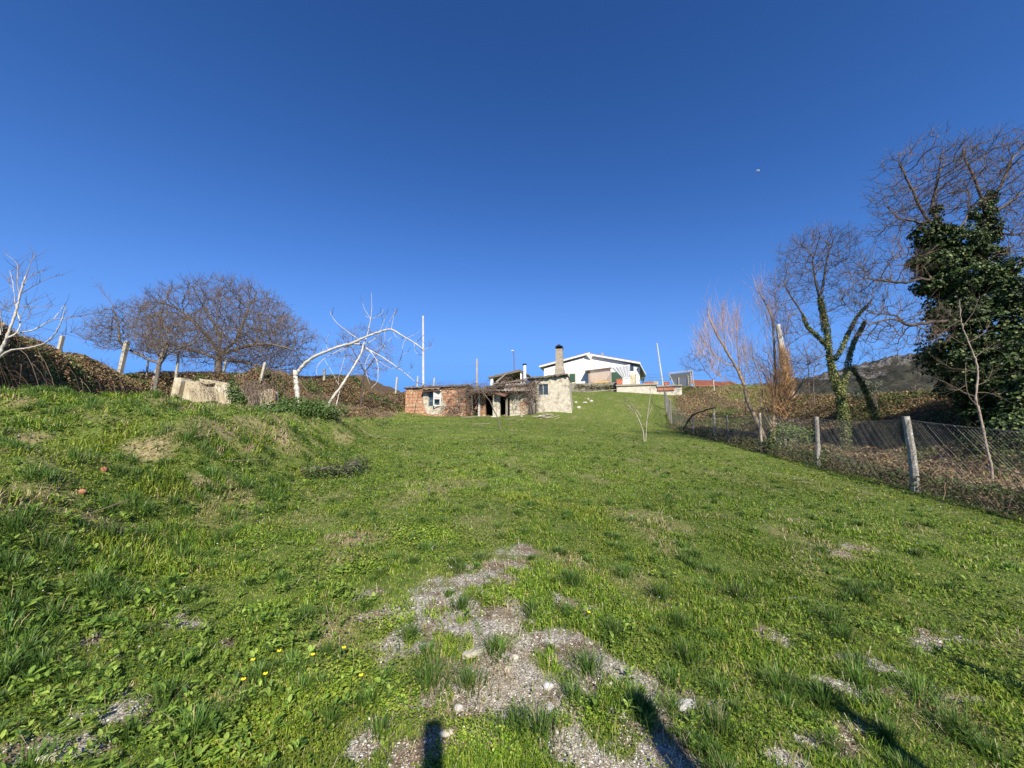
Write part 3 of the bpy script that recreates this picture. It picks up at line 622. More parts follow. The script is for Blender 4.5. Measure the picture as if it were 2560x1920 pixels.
# plaster surround of the window, ragged sheet standing proud of the brick
pr = [(1060, 972), (1058, 990), (1059, 1010), (1064, 1024), (1068, 1034), (1080, 1037), (1096, 1036), (1106, 1030), (1113, 1022), (1116, 1010), (1108, 1000), (1105, 985), (1104, 972)]
pp = [uw(*q) for q in pr]; a0, a1, b0, b1 = win
ring = MB()
inner = [(a0, b1), (a0, (b0 + b1) / 2 + .3), (a0, (b0 + b1) / 2 - .2), (a0, b0 + .1), (a0, b0), (a0 + (a1 - a0) * .35, b0), (a0 + (a1 - a0) * .7, b0), (a1, b0), (a1, b0 + .15), (a1, b0 + .5), (a1, b0 + .8), (a1, b0 + 1.1), (a1, b1)]
for i in range(len(pp) - 1):
    q = [pp[i], pp[i + 1], inner[i + 1], inner[i]]
    ring.poly([(x, -.03, z) for x, z in q] + [(x, .0, z) for x, z in q], [(0, 1, 2, 3), (0, 4, 5, 1), (1, 5, 6, 2), (2, 6, 7, 3), (3, 7, 4, 0)])
ring.build('plaster_surround', m_plaster, house)
def window(fr, r, parent, frame_m, nx=2, nz=1, shutter=None, vv=.06, name='window', bar=.05):
    a, b, c, d = r; f = MB(); t = bar
    f.box(a, b, vv, vv + .06, c, c + t).box(a, b, vv, vv + .06, d - t, d).box(a, a + t, vv + .002, vv + .062, c + t, d - t).box(b - t, b, vv + .002, vv + .062, c + t, d - t)
    for i in range(1, nx): x_ = a + (b - a) * i / nx; f.box(x_ - t / 2, x_ + t / 2, vv + .004, vv + .058, c + t, d - t)
    for i in range(1, nz): z_ = c + (d - c) * i / nz; f.box(a + t, b - t, vv + .006, vv + .05, z_ - t / 3, z_ + t / 3)
    w_ = f.build(name, frame_m, parent)
    MB().box(a + t, b - t, vv + .03, vv + .035, c + t, d - t).build('pane', m_glass, w_); return w_
m_teal = M('pale_teal_paint', (.34, .40, .36), (.24, .27, .24), scale=8)
w1 = window(R_, win, house, m_teal, 2, 3)
MB().box(a0, a1, .26, .28, b0, b1).build('dark_backing', m_darkroom, house)  # dark sheet close behind the pane, painted as the room's shade
sh = rect(1085, 1101, 977, 1014, -.25); shm = MB().beam((sh[1] - .02, -.03, (sh[2] + sh[3]) / 2), (sh[0], -.50, (sh[2] + sh[3]) / 2), sh[3] - sh[2], .03)
shm = MB(); q0 = Vector((a1 - .02, -.04, b0 + .02)); q1 = Vector((a1 - .62, -.42, b0 + .02)); hh = b1 - b0 - .06; t = .05
dq = (q1 - q0); 
for (s0, s1, z0, z1) in [(0, .16, 0, hh), (.84, 1, 0, hh), (.16, .84, 0, .1), (.16, .84, hh - .1, hh), (.16, .84, hh * .42, hh * .50), (.16, .84, hh * .52, hh * .90)]:
    A_ = q0 + dq * s0; B_ = q0 + dq * s1; nn = Vector((-dq.y, dq.x, 0)).normalized() * .035
    shm.poly([A_ + Vector((0, 0, z0)), B_ + Vector((0, 0, z0)), B_ + nn + Vector((0, 0, z0)), A_ + nn + Vector((0, 0, z0)), A_ + Vector((0, 0, z1)), B_ + Vector((0, 0, z1)), B_ + nn + Vector((0, 0, z1)), A_ + nn + Vector((0, 0, z1))],
             [(0, 3, 2, 1), (4, 5, 6, 7), (0, 1, 5, 4), (1, 2, 6, 5), (2, 3, 7, 6), (3, 0, 4, 7)])
shm.build('shutter', m_frame_w, house)['label'] = 'open white shutter with a missing lower panel'
# tiled hood over the window
hd = MB(); n_t = 11; h0, h1 = uw(1060, 970)[0], uw(1103, 970)[0]
for i in range(n_t):
    u0 = h0 + (h1 - h0) * i / n_t; u1 = h0 + (h1 - h0) * (i + 1) / n_t; uc = (u0 + u1) / 2; r_ = (u1 - u0) * .52; sag = .05 * math.sin(i * 1.7)
    prev = None
    for k, (v_, z_) in enumerate([(.02, wTop - .02), (-.30, wTop - .13 + sag * .3), (-.62, wTop - .30 + sag)]):
        cur = [(uc + r_ * math.cos(t_), v_, z_ + r_ * math.sin(t_) * .8) for t_ in [math.pi * j / 4 for j in range(5)]]
        if prev: hd.poly(prev + cur, [(j, j + 1, j + 6, j + 5) for j in range(4)])
        prev = cur
hd.box(h0 - .04, h1 + .04, -.56, .0, wTop - .42, wTop - .38).build('tile_hood', m_tile_old, house)
# roof of the brick part: thin sagging slab with rubble edge
def ragged_slab(u0, u1, v0, v1, w0, w1, th, name, mat, amp=.05, n_=24, sag=0.0):
    b = MB(); rows = []
    for i in range(n_ + 1):
        f = i / n_; u = u0 + (u1 - u0) * f; z = w0 + (w1 - w0) * f - sag * math.sin(math.pi * f) + random.uniform(-amp, amp) * .5
        vf = v0 + random.uniform(-amp, amp); t_ = th * random.uniform(.7, 1.3)
        rows.append([(u, vf, z), (u, vf + .02, z - t_), (u, v1, z - t_ + .02), (u, v1, z)])
    for i in range(n_): b.poly(rows[i] + rows[i + 1], [(0, 4, 5, 1), (1, 5, 6, 2), (2, 6, 7, 3), (3, 7, 4, 0)] + ([(0, 1, 2, 3)] if i == 0 else []) + ([(7, 6, 5, 4)] if i == n_ - 1 else []))
    return b.build(name, mat, house)
ragged_slab(-.15, uB + .2, -.22, D + .1, wTop + .10, wTop + .16, .11, 'roof', m_slab, .06, 30)
rub = MB()
for i in range(60):
    u_ = random.uniform(0, uB + .3) if i < 30 else random.uniform(uw(1205, 960)[0], uP); z_ = (wTop + .12) if i < 30 else None; v_ = random.uniform(-.1, 1.5); k_ = random.uniform(.04, .13)
    if z_ is None: z_ = uw(1200, 965)[1] + .12; v_ += .8
    a_ = Vector((u_, v_, z_ + k_ * .4)); dv = Vector((random.uniform(-1, 1), random.uniform(-.5, .5), random.uniform(-.3, .3))).normalized() * k_ * random.uniform(.6, 1.8); rub.beam(a_ - dv, a_ + dv, k_, k_ * .7)
tag(rub.build('roof_rubble', m_slab, house), 'loose rubble and broken tiles lying on the roof edge', kind='stuff')
# middle part: recessed wall with door openings
wMid = uw(1200, 965)[1]; VM = 1.5
dA = rect(1181, 1196, 991, 1030, VM); dB = rect(1215, 1231, 989, 1030, VM); dC = rect(1249, 1264, 992, 1030, VM)
cut = lambda r: (r[0], r[1], -.1, r[3])
uMidL = uB + .0; uMidR = uP
MB().wall([uMidL, uMidR], [Z0, wMid - .25], VM, VM + .2, [cut(dA), cut(dB), cut(dC)]).build('wall', m_brick, house)
MB().box(uMidL, uMidR, VM + 1.6, VM + 1.7, Z0, wMid - .3).box(uMidL, uMidR, VM + .2, VM + 1.6, -.12, -.08).build('dark_backing', m_darkroom, house)  # back and floor behind the doorways, shade put into the colour
MB().box(uMidL - .12, uMidL - .0, .0, VM, Z0, wMid - .2).build('wall', m_brick, house)
# right piece of the middle: projecting plastered wall with blocked opening
uQ = uw(1272, 1035)[0]; wQ = uw(1300, 992)[1]; VQ = .35
bo = rect(1274, 1302, 993, 1033, VQ); 
MB().wall([uQ, uP + .1], [Z0, uw(1315, 968, VQ)[1]], VQ, VQ + .25, [(bo[0], bo[1], Z0, bo[3])]).build('wall', m_plaster2, house)
blk = MB(); nr_ = 7
for j in range(nr_):
    z0 = -.35 + j * (bo[3] + .35) / nr_; z1 = z0 + (bo[3] + .35) / nr_ - .02; u = bo[0] - random.uniform(0, .3)
    while u < bo[1]:
        u2_ = min(bo[1], u + random.uniform(.3, .5)); 
        if u2_ > bo[0] + .03: blk.box(max(bo[0], u), u2_ - .02, VQ + .06 + random.uniform(0, .05), VQ + .2, z0, z1)
        u = u2_
blk.build('block_infill', m_plaster, house)
MB().box(bo[0] + .0, bo[1], VQ + .2, VQ + .24, Z0, bo[3]).build('infill_mortar', m_plaster2, house)
l0 = uw(1272, 983, VQ); l1 = uw(1308, 980, VQ)
MB().beam((l0[0], VQ - .05, l0[1] - .1), (l1[0], VQ - .05, l1[1] - .05), .12, .10).build('lintel', m_wood, house)
MB().beam((l0[0] + .1, VQ - .12, l0[1] + .12), (l1[0] + .1, VQ - .1, l1[1] + .1), .1, .05).build('broken_board', m_wood_pale, house)
# porch posts and pillars
def upost(px0, px1, py0, py1, v, mat, name, dep=.12):
    a, b, c, d = rect(px0, px1, py0, py1, v); return MB().box(a, b, v, v + dep, -.5, d).build(name, mat, house)
upost(1195, 1200, 988, 1031, .9, m_frame_w, 'porch_post')
upost(1232, 1241, 988, 1033, .15, m_plaster, 'pillar', .3); upost(1241.6, 1249.5, 977, 1034, .05, m_plaster, 'pillar', .3)
upost(1264, 1269, 991, 1032, .3, m_wood, 'porch_post')
a_, b_, c_2, d_2 = rect(1200, 1214, 991, 1031, 1.2); MB().box(a_, b_, 1.2, 1.35, -.5, d_2).build('brick_panel', m_brick, house)
# rusty sheet, slanting over the porch
p1 = uw(1250, 974, -.1); p2 = uw(1273, 978, -.2); p3 = uw(1262, 991, -.7); p4 = uw(1246, 984, -.6)
MB().slab([(p1[0] - .6, .5, p1[1] + .05), (p2[0], .3, p2[1]), (p3[0], -.7, p3[1]), (p4[0] - .3, -.6, p4[1])], .025).build('porch_sheet', m_rust, house)['label'] = 'rust brown sheet hanging over the porch'
# sagging fibre cement roof over the middle, corrugated
def corrug(P00, P10, P11, P01, name, mat, nu_=60, amp=.03, th=.02):
    b = MB(); P00, P10, P11, P01 = map(Vector, (P00, P10, P11, P01)); rows = []
    for i in range(nu_ + 1):
        f = i / nu_; z = amp * math.sin(i * math.pi / 2 * 1.0) ; cut_ = random.uniform(0, .06)
        a_ = P00.lerp(P10, f); c_ = P01.lerp(P11, f); a2 = a_.lerp(c_, cut_); m_ = a_.lerp(c_, .5)
        rows.append([a2 + Vector((0, 0, z)), m_ + Vector((0, 0, z - .06)), c_ + Vector((0, 0, z)), a2 + Vector((0, 0, z - th)), m_ + Vector((0, 0, z - .06 - th)), c_ + Vector((0, 0, z - th))])
    for i in range(nu_): b.poly(rows[i] + rows[i + 1], [(0, 1, 7, 6), (1, 2, 8, 7), (3, 9, 10, 4), (4, 10, 11, 5), (0, 6, 9, 3), (2, 5, 11, 8)])
    return b.build(name, mat, house)
e0 = uw(1165, 975, -.1); e1 = uw(1262, 972, -.4); e2 = uw(1258, 971, -.5); e3 = uw(1330, 968, -.4); t0 = uw(1262, 958, 1.4); t3 = uw(1330, 956, 1.4)
corrug((e0[0], -.35, e0[1] - .12), (e1[0], -.35, e1[1] - .18), (e1[0], 2.6, wMid + .35), (e0[0], 2.6, wMid + .12), 'porch_roof', m_slab, 46)
corrug((e2[0], -.55, e2[1] - .25), (e3[0] - .1, -.5, e3[1] - .32), (t3[0] - .1, 1.8, t3[1]), (t0[0], 1.8, t0[1]), 'porch_roof', m_sheet, 34, .035)
ragged_slab(uw(1205, 960)[0], uP + .3, .6, D, wMid + .1, wWt - .55, .12, 'roof', m_slab, .1, 24)
# broken rafters sticking up
rf = MB(); 
for (x0, y0, x1, y1, v_) in [(1240, 958, 1265, 934, .4), (1248, 960, 1330, 944, .5), (1232, 960, 1262, 954, .8), (1270, 955, 1345, 949, .9), (1290, 950, 1332, 958, .3)]:
    A_ = uw(x0, y0, v_); B_ = uw(x1, y1, v_ + .2); rf.beam((A_[0], v_, A_[1]), (B_[0], v_ + .2, B_[1]), .09, .09)
rf.build('broken_rafters', m_wood, house)
# white plastered end block
ww = rect(1345, 1370, 960, 988); 
MB().wall([uP, uE], [Z0, wWt], 0, .3, [ww]).poly([(uE, 0, Z0), (uE + .45, .0, Z0), (uE + .02, .0, wWt - .1)], [(0, 1, 2)]).box(uE - .3, uE, .3, 4.6, Z0, wWt).box(uP, uP + .3, .3, 4.6, Z0, wWt).box(uP + .3, uE - .3, 4.3, 4.6, Z0, wWt).build('wall', m_plaster, house)['label'] = 'mottled whitewashed end wall'
MB().poly([(uE + .004, .0, Z0), (uE + .42, .05, Z0), (uE + .42, 2.6, Z0), (uE + .004, 2.6, Z0), (uE + .004, .0, wWt - .05), (uE + .1, .05, wWt - .12), (uE + .1, 2.6, wWt - .12), (uE + .004, 2.6, wWt - .05)],
          [(0, 3, 2, 1), (4, 5, 6, 7), (0, 1, 5, 4), (1, 2, 6, 5), (2, 3, 7, 6)]).build('buttress', m_plaster, house)
window(R_, ww, house, m_frame_w, 2, 1, vv=.12, bar=.045)
MB().box(ww[0], ww[1], .31, .33, ww[2], ww[3]).build('dark_backing', m_darkroom, house)  # dark sheet behind the end window, colour stands for indoor shade
ragged_slab(uP - .25, uw(1417, 941)[0] + .1, -.38, 4.9, wWt + .0, wWt + .22, .14, 'roof', m_slab, .07, 20)
# chimney
ch = rect(1389, 1407, 872, 925, .8); cb_ = rect(1389, 1413, 915, 938, .7); zt = ch[3]
cm = MB(); cv = 1.2
def frust(mb, u0, u1, v0, v1, z0, U0, U1, V0, V1, z1):
    return mb.poly([(u0, v0, z0), (u1, v0, z0), (u1, v1, z0), (u0, v1, z0), (U0, V0, z1), (U1, V0, z1), (U1, V1, z1), (U0, V1, z1)], [(0, 3, 2, 1), (4, 5, 6, 7), (0, 1, 5, 4), (1, 2, 6, 5), (2, 3, 7, 6), (3, 0, 4, 7)])
um = (ch[0] + ch[1]) / 2; wd = (ch[1] - ch[0]) / 2
frust(cm, um - wd * 1.32, um + wd * 1.32, .6, 1.7, wWt - .1, um - wd * 1.25, um + wd * 1.25, .62, 1.68, cb_[3] - .28)
frust(cm, um - wd * 1.25, um + wd * 1.25, .62, 1.68, cb_[3] - .276, um - wd * 1.04, um + wd * 1.04, .75, 1.5, cb_[3] + .06)
frust(cm, um - wd * 1.02, um + wd * 1.02, .75, 1.5, cb_[3] + .062, um - wd * .95, um + wd * .95, .78, 1.45, zt)
chim = cm.build('chimney', m_chim, house)
cp = MB(); zc = zt + .002
for sx_ in (-1, 1):
    cp.box(um + sx_ * wd * .85 - .05, um + sx_ * wd * .85 + .05, .80, 1.43, zc, zc + .20)
cp.extr([(um - wd * 1.05, zc + .20), (um + wd * 1.05, zc + .20), (um, zc + .42)], .72, 1.5); cp.box(um - wd * .8, um + wd * .8, .9, 1.35, zc, zc + .16)
cp.build('cap', m_black, chim)
# rubble and fallen boards in front
for (px, py, a, b, c, lab) in [(1352, 1043, .22, .12, .1, 'pale rubble block lying below the white end wall'), (1262, 1041, .25, .14, .08, 'pale stone slab at the foot of the collapsed porch'), (1236, 1043, .3, .12, .08, 'pale rubble slab left of the stone at the porch foot'),
        (1303, 1043, .18, .12, .08, 'small rubble block in the grass below the plastered wall'), (1447, 1022, .22, .16, .16, 'whitish stone right of the ruined house, nearest to the wall'), (1462, 1009, .25, .16, .12, 'whitish stone on the slope behind the first one'),
        (1478, 1006, .2, .16, .14, 'rightmost whitish stone in the row on the slope'), (1440, 1010, .18, .14, .12, 'pale stone partly hidden at the corner of the ruined house'), (1470, 1000, .16, .12, .1, 'uppermost small stone on the grassy slope')]:
    g_ = ground(px, py); rock('stone', (g_.x, g_.y, g_.z + c * .4), a, b, c, (.55, .50, .42), lab, random.random() * 3)
db = MB()
for i in range(16):
    px, py = random.uniform(1345, 1395), random.uniform(1038, 1050); g_ = ground(px, py); a = random.uniform(-.6, .6); L_ = random.uniform(.4, 1.2); dv = Vector((math.cos(a) * L_ / 2, math.sin(a) * L_ / 2, random.uniform(0, .1)))
    q = g_ + Vector((0, 0, random.uniform(.05, .2))); db.beam(q - dv, q + dv, .07, .03)
tag(db.build('debris_pile', m_wood_pale), 'heap of splintered boards and rubble below the white end wall', 'debris', kind='stuff')
for px, py, L_, a, lab in [(1200, 1043, 2.6, .02, 'longest grey plank lying against the foot of the porch'), (1202, 1062, 1.2, .5, 'short plank lying slanted in the grass, nearest the camera'), (1275, 1050, .8, .6, 'short board tilted in the grass below the concrete pillars'), (1170, 1045, 1.2, -.05, 'grey board at the left end of the porch foot'), (1300, 1052, .7, -.4, 'small board end right of the tilted short board')]:
    g_ = ground(px, py); dv = Vector((math.cos(a) * L_ / 2, math.sin(a) * L_ / 2, .03)); tag(MB().beam(g_ + Vector((0, 0, .06)) - dv, g_ + Vector((0, 0, .06)) + dv, .09, .04).build('fallen_plank', m_wood), lab, 'plank', 'planks lying before the ruined porch')
# creeper over the front
def creeper(segs, n_each, length, rad_, name, mat, root, sag=.25, jit=.05):
    P = []
    for (px0, py0, px1, py1, v_, k_) in segs:
        for i in range(int(n_each * k_)):
            px = random.uniform(px0, px1); py = random.uniform(py0, py1); u, w = uw(px, py, v_)
            a = random.uniform(0, 6.28); st_ = length * random.uniform(.4, 1.4) / 8; pt = Vector((u, v_ + random.uniform(-.15, .1), w)); da = random.gauss(0, .35); row = [pt.copy()]
            for k in range(8):
                a += da + random.gauss(0, .35); pt = pt + Vector((math.cos(a) * st_, random.gauss(0, jit), math.sin(a) * st_ * .8 - sag * st_)); row.append(pt.copy())
            P.append([R_.world(*q) for q in row])
    P = np.array(P); n_ = len(P); return P
P = creeper([(1110, 968, 1165, 1030, -.10, .7), (1165, 962, 1240, 980, -.45, 1.5), (1165, 980, 1182, 1030, -.1, .5), (1240, 945, 1335, 965, .1, 1.2), (1322, 950, 1342, 1035, -.15, 1.6), (1060, 960, 1170, 972, -.15, .5), (1120, 1010, 1150, 1040, -.1, .6), (1265, 965, 1330, 985, -.45, .5)], 120, 1.2, .012, 'x', None, None)
vroot = empty('dry_creeper', R_.O, 'tangled bare brown creeper hanging over the ruined house front', 'creeper')
V, Fc = tubes(P, np.linspace(.013, .006, 9)[None, :] * rng.uniform(.6, 1.5, (len(P), 1)), 3)
np_mesh('branches', V, Fc, m_twig_brown, vroot)
tk = []
for pts, r0, r1 in [([(1335, 1036), (1331, 1010), (1334, 985), (1328, 965), (1340, 950)], .10, .05), ([(1341, 1036), (1342, 1010), (1336, 980), (1345, 955), (1358, 942)], .07, .03), ([(1328, 1036), (1326, 1012), (1330, 990), (1320, 965)], .06, .03),
                    ([(1152, 1030), (1150, 1005), (1156, 992), (1175, 985), (1205, 978)], .05, .03), ([(1183, 1038), (1180, 1000), (1176, 975), (1172, 960)], .03, .02), ([(1034, 1040), (1042, 1000), (1050, 972)], .02, .012),
                    ([(1040, 955), (1075, 964), (1120, 967), (1160, 964), (1195, 958)], .035, .03)]:
    V, Fc = strand([R_.world(uw(a, b, -.2)[0], -.25, uw(a, b, -.2)[1]) for a, b in pts], r0, r1, 6, 5, .012); np_mesh('stem', V, Fc, m_bark_grey, vroot)

# ------------------------------------------------------------------ concrete ruin on the left
W_ = Frame(420, 1027, 25.0, 0)
W_.O.z = Tz(W_.O.x, 24.5) 
wroot = empty('concrete_ruin', W_.O, 'broken pale concrete wall with dark hole under hanging brambles', 'wall')
m_conc = M('stained_concrete', (.52, .45, .31), (.27, .22, .14), scale=2.2, detail=10, c3=(.62, .57, .45), s3=.9, t3=(.50, .60), bump=.03, bscale=5, stretch=(1, 1, .45))
def wallpoly(prof, v0, v1, name, mat, nseg=1):
    pts = [W_.uw(a, b, v0) for a, b in prof]; return MB().extr(pts, v0, v1).build(name, mat, wroot)
wallpoly([(416, 1060), (424, 1000), (436, 944), (452, 944), (453, 953), (440, 1010), (437, 1065)], -.35, .6, 'pillar', m_conc)
wallpoly([(439, 1060), (442, 1003), (454, 949), (487, 954), (492, 951), (500, 960), (515, 968), (536, 967), (539, 957), (575, 957), (600, 975), (600, 1066), (520, 1066)], 0, .4, 'wall_slab', m_conc)
wallpoly([(636, 1070), (632, 1000), (640, 980), (675, 972), (686, 981), (688, 1000), (684, 1066)], .1, .5, 'wall_slab', m_conc)
wallpoly([(595, 1070), (595, 990), (640, 990), (640, 1070)], .45, .7, 'wall_slab', m_plaster2)
rb_ = MB()
for a, b in [(683.5, 975), (687, 975)]:
    q0 = W_.uw(a, 1040, 0); q1 = W_.uw(a + 1, b, 0); rb_.beam((q0[0], -.02, q0[1]), (q1[0], -.02, q1[1]), .06, .06)
rb_.build('edge_post', m_brick, wroot)
wallpoly([(498, 946), (508, 949), (532, 950), (538, 957), (515, 961), (500, 955)], .1, 1.2, 'roof_slab', m_conc)
MB().box(W_.uw(488, 980, .6)[0], W_.uw(545, 980, .6)[0], .62, .7, .5, W_.uw(500, 953, .6)[1]).build('dark_cavity', m_darkroom, wroot)  # dark panel paints the shade inside the hole

# ------------------------------------------------------------------ white house on the terrace
m_white = M('white_render', (.80, .79, .76), (.72, .70, .66), scale=1.2, detail=8, c3=(.60, .56, .48), s3=.9, t3=(.6, .72))
m_soffit = M('white_soffit', (.74, .72, .68), (.66, .64, .60), scale=3)
m_curtain = M('white_cloth', (.60, .60, .62), (.46, .47, .50), scale=3, rough=.95)
m_dkgreen = M('green_shutter', (.04, .10, .07), (.03, .07, .05), scale=6)
HY = 50.0; H_ = Frame(1353, 962, HY, 16); hroot = empty('white_house', H_.O, 'white rendered house with low gable and tiled roof on the terrace', 'house', rz=-H_.a)
uw2 = H_.uw
def rect2(px0, px1, py0, py1, v=0):
    mx, my = (px0 + px1) / 2, (py0 + py1) / 2; return uw2(px0, my, v)[0], uw2(px1, my, v)[0], uw2(mx, py1, v)[1], uw2(mx, py0, v)[1]
def P2(px, py, v): u, w = uw2(px, py, v); return (u, w)
# left front: wall under the left slope
ws_ = rect2(1424, 1438, 935, 956)
lw = [P2(1360, 975, 0), P2(1475, 975, 0), P2(1475, 888, 0), P2(1360, 922, 0)]
MB().extr(lw, 0, .25).build('wall', m_white, hroot)
sh_ = MB(); sh_.box(ws_[0], ws_[1], -.04, -.003, ws_[2], ws_[3]); wb = sh_.build('window', m_dkgreen, hroot)
f_ = MB(); t = .14; a, b, c, d = ws_
f_.box(a - t, b + t, -.05, -.002, d, d + t).box(a - t, b + t, -.05, -.002, c - t, c).box(a - t, a, -.048, -.002, c, d).box(b, b + t, -.048, -.002, c, d); f_.build('window_frame', M('cream_surround', (.66, .60, .46), scale=4), wb)
# right recessed part
VR = 1.6
rw = [P2(1470, 980, VR), P2(1600, 980, VR), P2(1600, 918, VR), P2(1478, 884, VR)]
MB().extr([rw[0], rw[1], rw[2], rw[3], P2(1470, 886, VR)], VR, VR + .25).build('wall', m_white, hroot)
q1 = P2(1475, 975, 0); q2 = P2(1475, 888, 0); MB().box(q1[0] - .25, q1[0] - .003, .252, VR, q1[1], q2[1] - .05).build('wall', m_white, hroot)
# side wall right
sr = P2(1600, 980, VR); sR = P2(1600, 918, VR)
MB().box(sr[0] - .25, sr[0] + .003, VR + .252, 11, sr[1], sR[1]).build('wall', m_white, hroot)
sl = P2(1360, 922, 0); MB().box(lw[0][0], lw[0][0] + .25, .252, 11, lw[0][1], sl[1]).build('wall', m_white, hroot)
# roof: two slopes with white fascia boards, tiled on top
def slope(pA, pB, v0, v1, th, name):
    """slab from eave pA to ridge pB (local u,w), front at v0"""
    a, b = pA, pB
    o = MB().poly([(a[0], v0, a[1]), (b[0], v0, b[1]), (b[0], v1, b[1]), (a[0], v1, a[1]), (a[0], v0, a[1] - th), (b[0], v0, b[1] - th), (b[0], v1, b[1] - th), (a[0], v1, a[1] - th)],
                  [(0, 1, 2, 3), (7, 6, 5, 4), (0, 4, 5, 1), (1, 5, 6, 2), (2, 6, 7, 3), (3, 7, 4, 0)]).build(name, m_soffit, hroot)
    t_ = MB(); n_ = 46; k = int((v1 - v0) / .24); du = (b[0] - a[0]); dw = b[1] - a[1]
    for i in range(k):
        v = v0 + .03 + i * .24; prof_ = [(v + .11 + .11 * math.cos(x_), .07 * math.sin(x_)) for x_ in [math.pi * j / 4 for j in range(5)]]
        t_.poly([(a[0], p_[0], a[1] + p_[1] + .004) for p_ in prof_] + [(b[0], p_[0], b[1] + p_[1] + .004) for p_ in prof_], [(j, j + 1, j + 6, j + 5) for j in range(4)] + [(0, 1, 2, 3, 4), (9, 8, 7, 6, 5)])
    t_.build('tiles', m_tile, o); return o
ridL = P2(1474, 880, -.6); eavL = P2(1347, 914, -.6)
slope(eavL, ridL, -.38, 12, .20, 'roof')
ridR = P2(1476, 881, .2); eavR = P2(1601, 905, .9)
slope(eavR, (ridL[0] + .004, ridR[1]), 1.15, 12, .20, 'roof')
# flared end of the right eave and side canopy
ea = P2(1599, 907, .9); eb = P2(1615, 935, .9)
MB().slab([(ea[0] + .02, .8, ea[1] - .02), (eb[0], .9, eb[1]), (eb[0], 9, eb[1]), (ea[0] + .02, 9, ea[1] - .02)], .12).build('side_canopy', m_soffit, hroot)
# soffit triangle at the ridge end
s1 = P2(1462, 888, -.6); s2 = P2(1480, 888, -.6); s3 = P2(1476, 903, -.4)
MB().poly([(ridL[0] - .5, -.6, ridL[1] - .22), (ridL[0] + .35, -.2, ridL[1] - .3), (ridL[0] + .1, .0, ridL[1] - 1.0), (ridL[0] - .5, .0, ridL[1] - .5)], [(0, 1, 2), (0, 2, 3)]).build('eave_corner', m_soffit, hroot)
# chimneys / vent on the right slope
vp = P2(1506, 884, 3); MB().box(vp[0] - .12, vp[0] + .12, 3, 3.24, vp[1] - .5, vp[1] + .12).build('roof_vent', m_chim, hroot)
# plank shed in front
sd0 = P2(1472, 975, -1.0); sd1 = P2(1527, 975, -1.0); st0 = P2(1470, 929, -1.0); st1 = P2(1526, 922, -1.0)
sroot = hroot
plk = MB(); npl = 22
for i in range(npl):
    u0 = sd0[0] + (sd1[0] - sd0[0]) * i / npl; u1 = sd0[0] + (sd1[0] - sd0[0]) * (i + 1) / npl - .02; tw = st0[1] + (st1[1] - st0[1]) * i / npl
    plk.box(u0, u1, -1.0 + random.uniform(0, .02), -.96, sd0[1] + random.uniform(0, .1), tw)
shed = empty('plank_shed', H_.world(sd0[0], -1, sd0[1]), 'lean-to shed of pale vertical planks against the white house', 'shed', rz=-H_.a)
def sub(mb, root_uv, name, mat, parent):
    o = mb.build(name, mat, parent); 
    for v in o.data.vertices: v.co -= root_uv
    return o
so_ = Vector((sd0[0], -1, sd0[1]))
m_plank = M('pinkish_plank', (.50, .39, .30), (.26, .19, .14), scale=7, stretch=(4, 4, .12))
sub(plk, so_, 'wall', m_plank, shed)
sub(MB().box(sd1[0] - .02, sd1[0] + .04, -.96, 1.5, sd1[1], st1[1] - .05), so_, 'wall', m_plank, shed)
sub(MB().slab([(st0[0] - .35, -1.3, st0[1] + .12), (st1[0] + .1, -1.3, st1[1] + .14), (st1[0] + .1, .0, st1[1] + .3), (st0[0] - .35, 0, st0[1] + .3)], .14), so_, 'roof', m_rust, shed)
# awning cloth
def cloth(corners, name, label, nu_=26, nv_=10, fold=.03):
    (x0, y0), (x1, y1), (x2, y2), (x3, y3) = corners; Vv = []
    for j in range(nv_ + 1):
        g_ = j / nv_
        for i in range(nu_ + 1):
            f = i / nu_; px = (x0 + (x1 - x0) * f) * (1 - g_) + (x3 + (x2 - x3) * f) * g_; py = (y0 + (y1 - y0) * f) * (1 - g_) + (y3 + (y2 - y3) * f) * g_ + 3 * g_ * math.sin(math.pi * f)
            u, w = uw2(px, py, -.5); Vv.append(H_.world(u, -.5 + fold * math.sin(f * 34 + g_ * 2) + .4 * g_, w))
    Fq = [(j * (nu_ + 1) + i, j * (nu_ + 1) + i + 1, (j + 1) * (nu_ + 1) + i + 1, (j + 1) * (nu_ + 1) + i) for j in range(nv_) for i in range(nu_)]
    mb = MB().poly(Vv, Fq); o = mb.build(name, m_curtain, smooth=True); md = o.modifiers.new('t', 'SOLIDIFY'); md.thickness = .01
    return tag(o, label, 'awning')
cloth([(1526, 918), (1575, 911), (1575, 944), (1556, 943)], 'cloth_awning', 'white cloth awning slung beside the plank shed')
# porch parts at the right: door, post, dark recess
dr = rect2(1576, 1590, 935, 968, VR); MB().box(dr[0], dr[1], VR - .06, VR - .003, dr[2], dr[3]).build('door', M('cream_door', (.66, .60, .44), scale=5), hroot)
dk = rect2(1575, 1584, 911, 927, VR); MB().box(dk[0], dk[1], VR - .05, VR - .003, dk[2], dk[3]).build('window', m_glass, hroot)
dk2 = rect2(1529, 1556, 930, 962, VR); MB().box(dk2[0], dk2[1], VR - .05, VR - .003, dk2[2], dk2[3]).build('door', m_dkgreen, hroot)
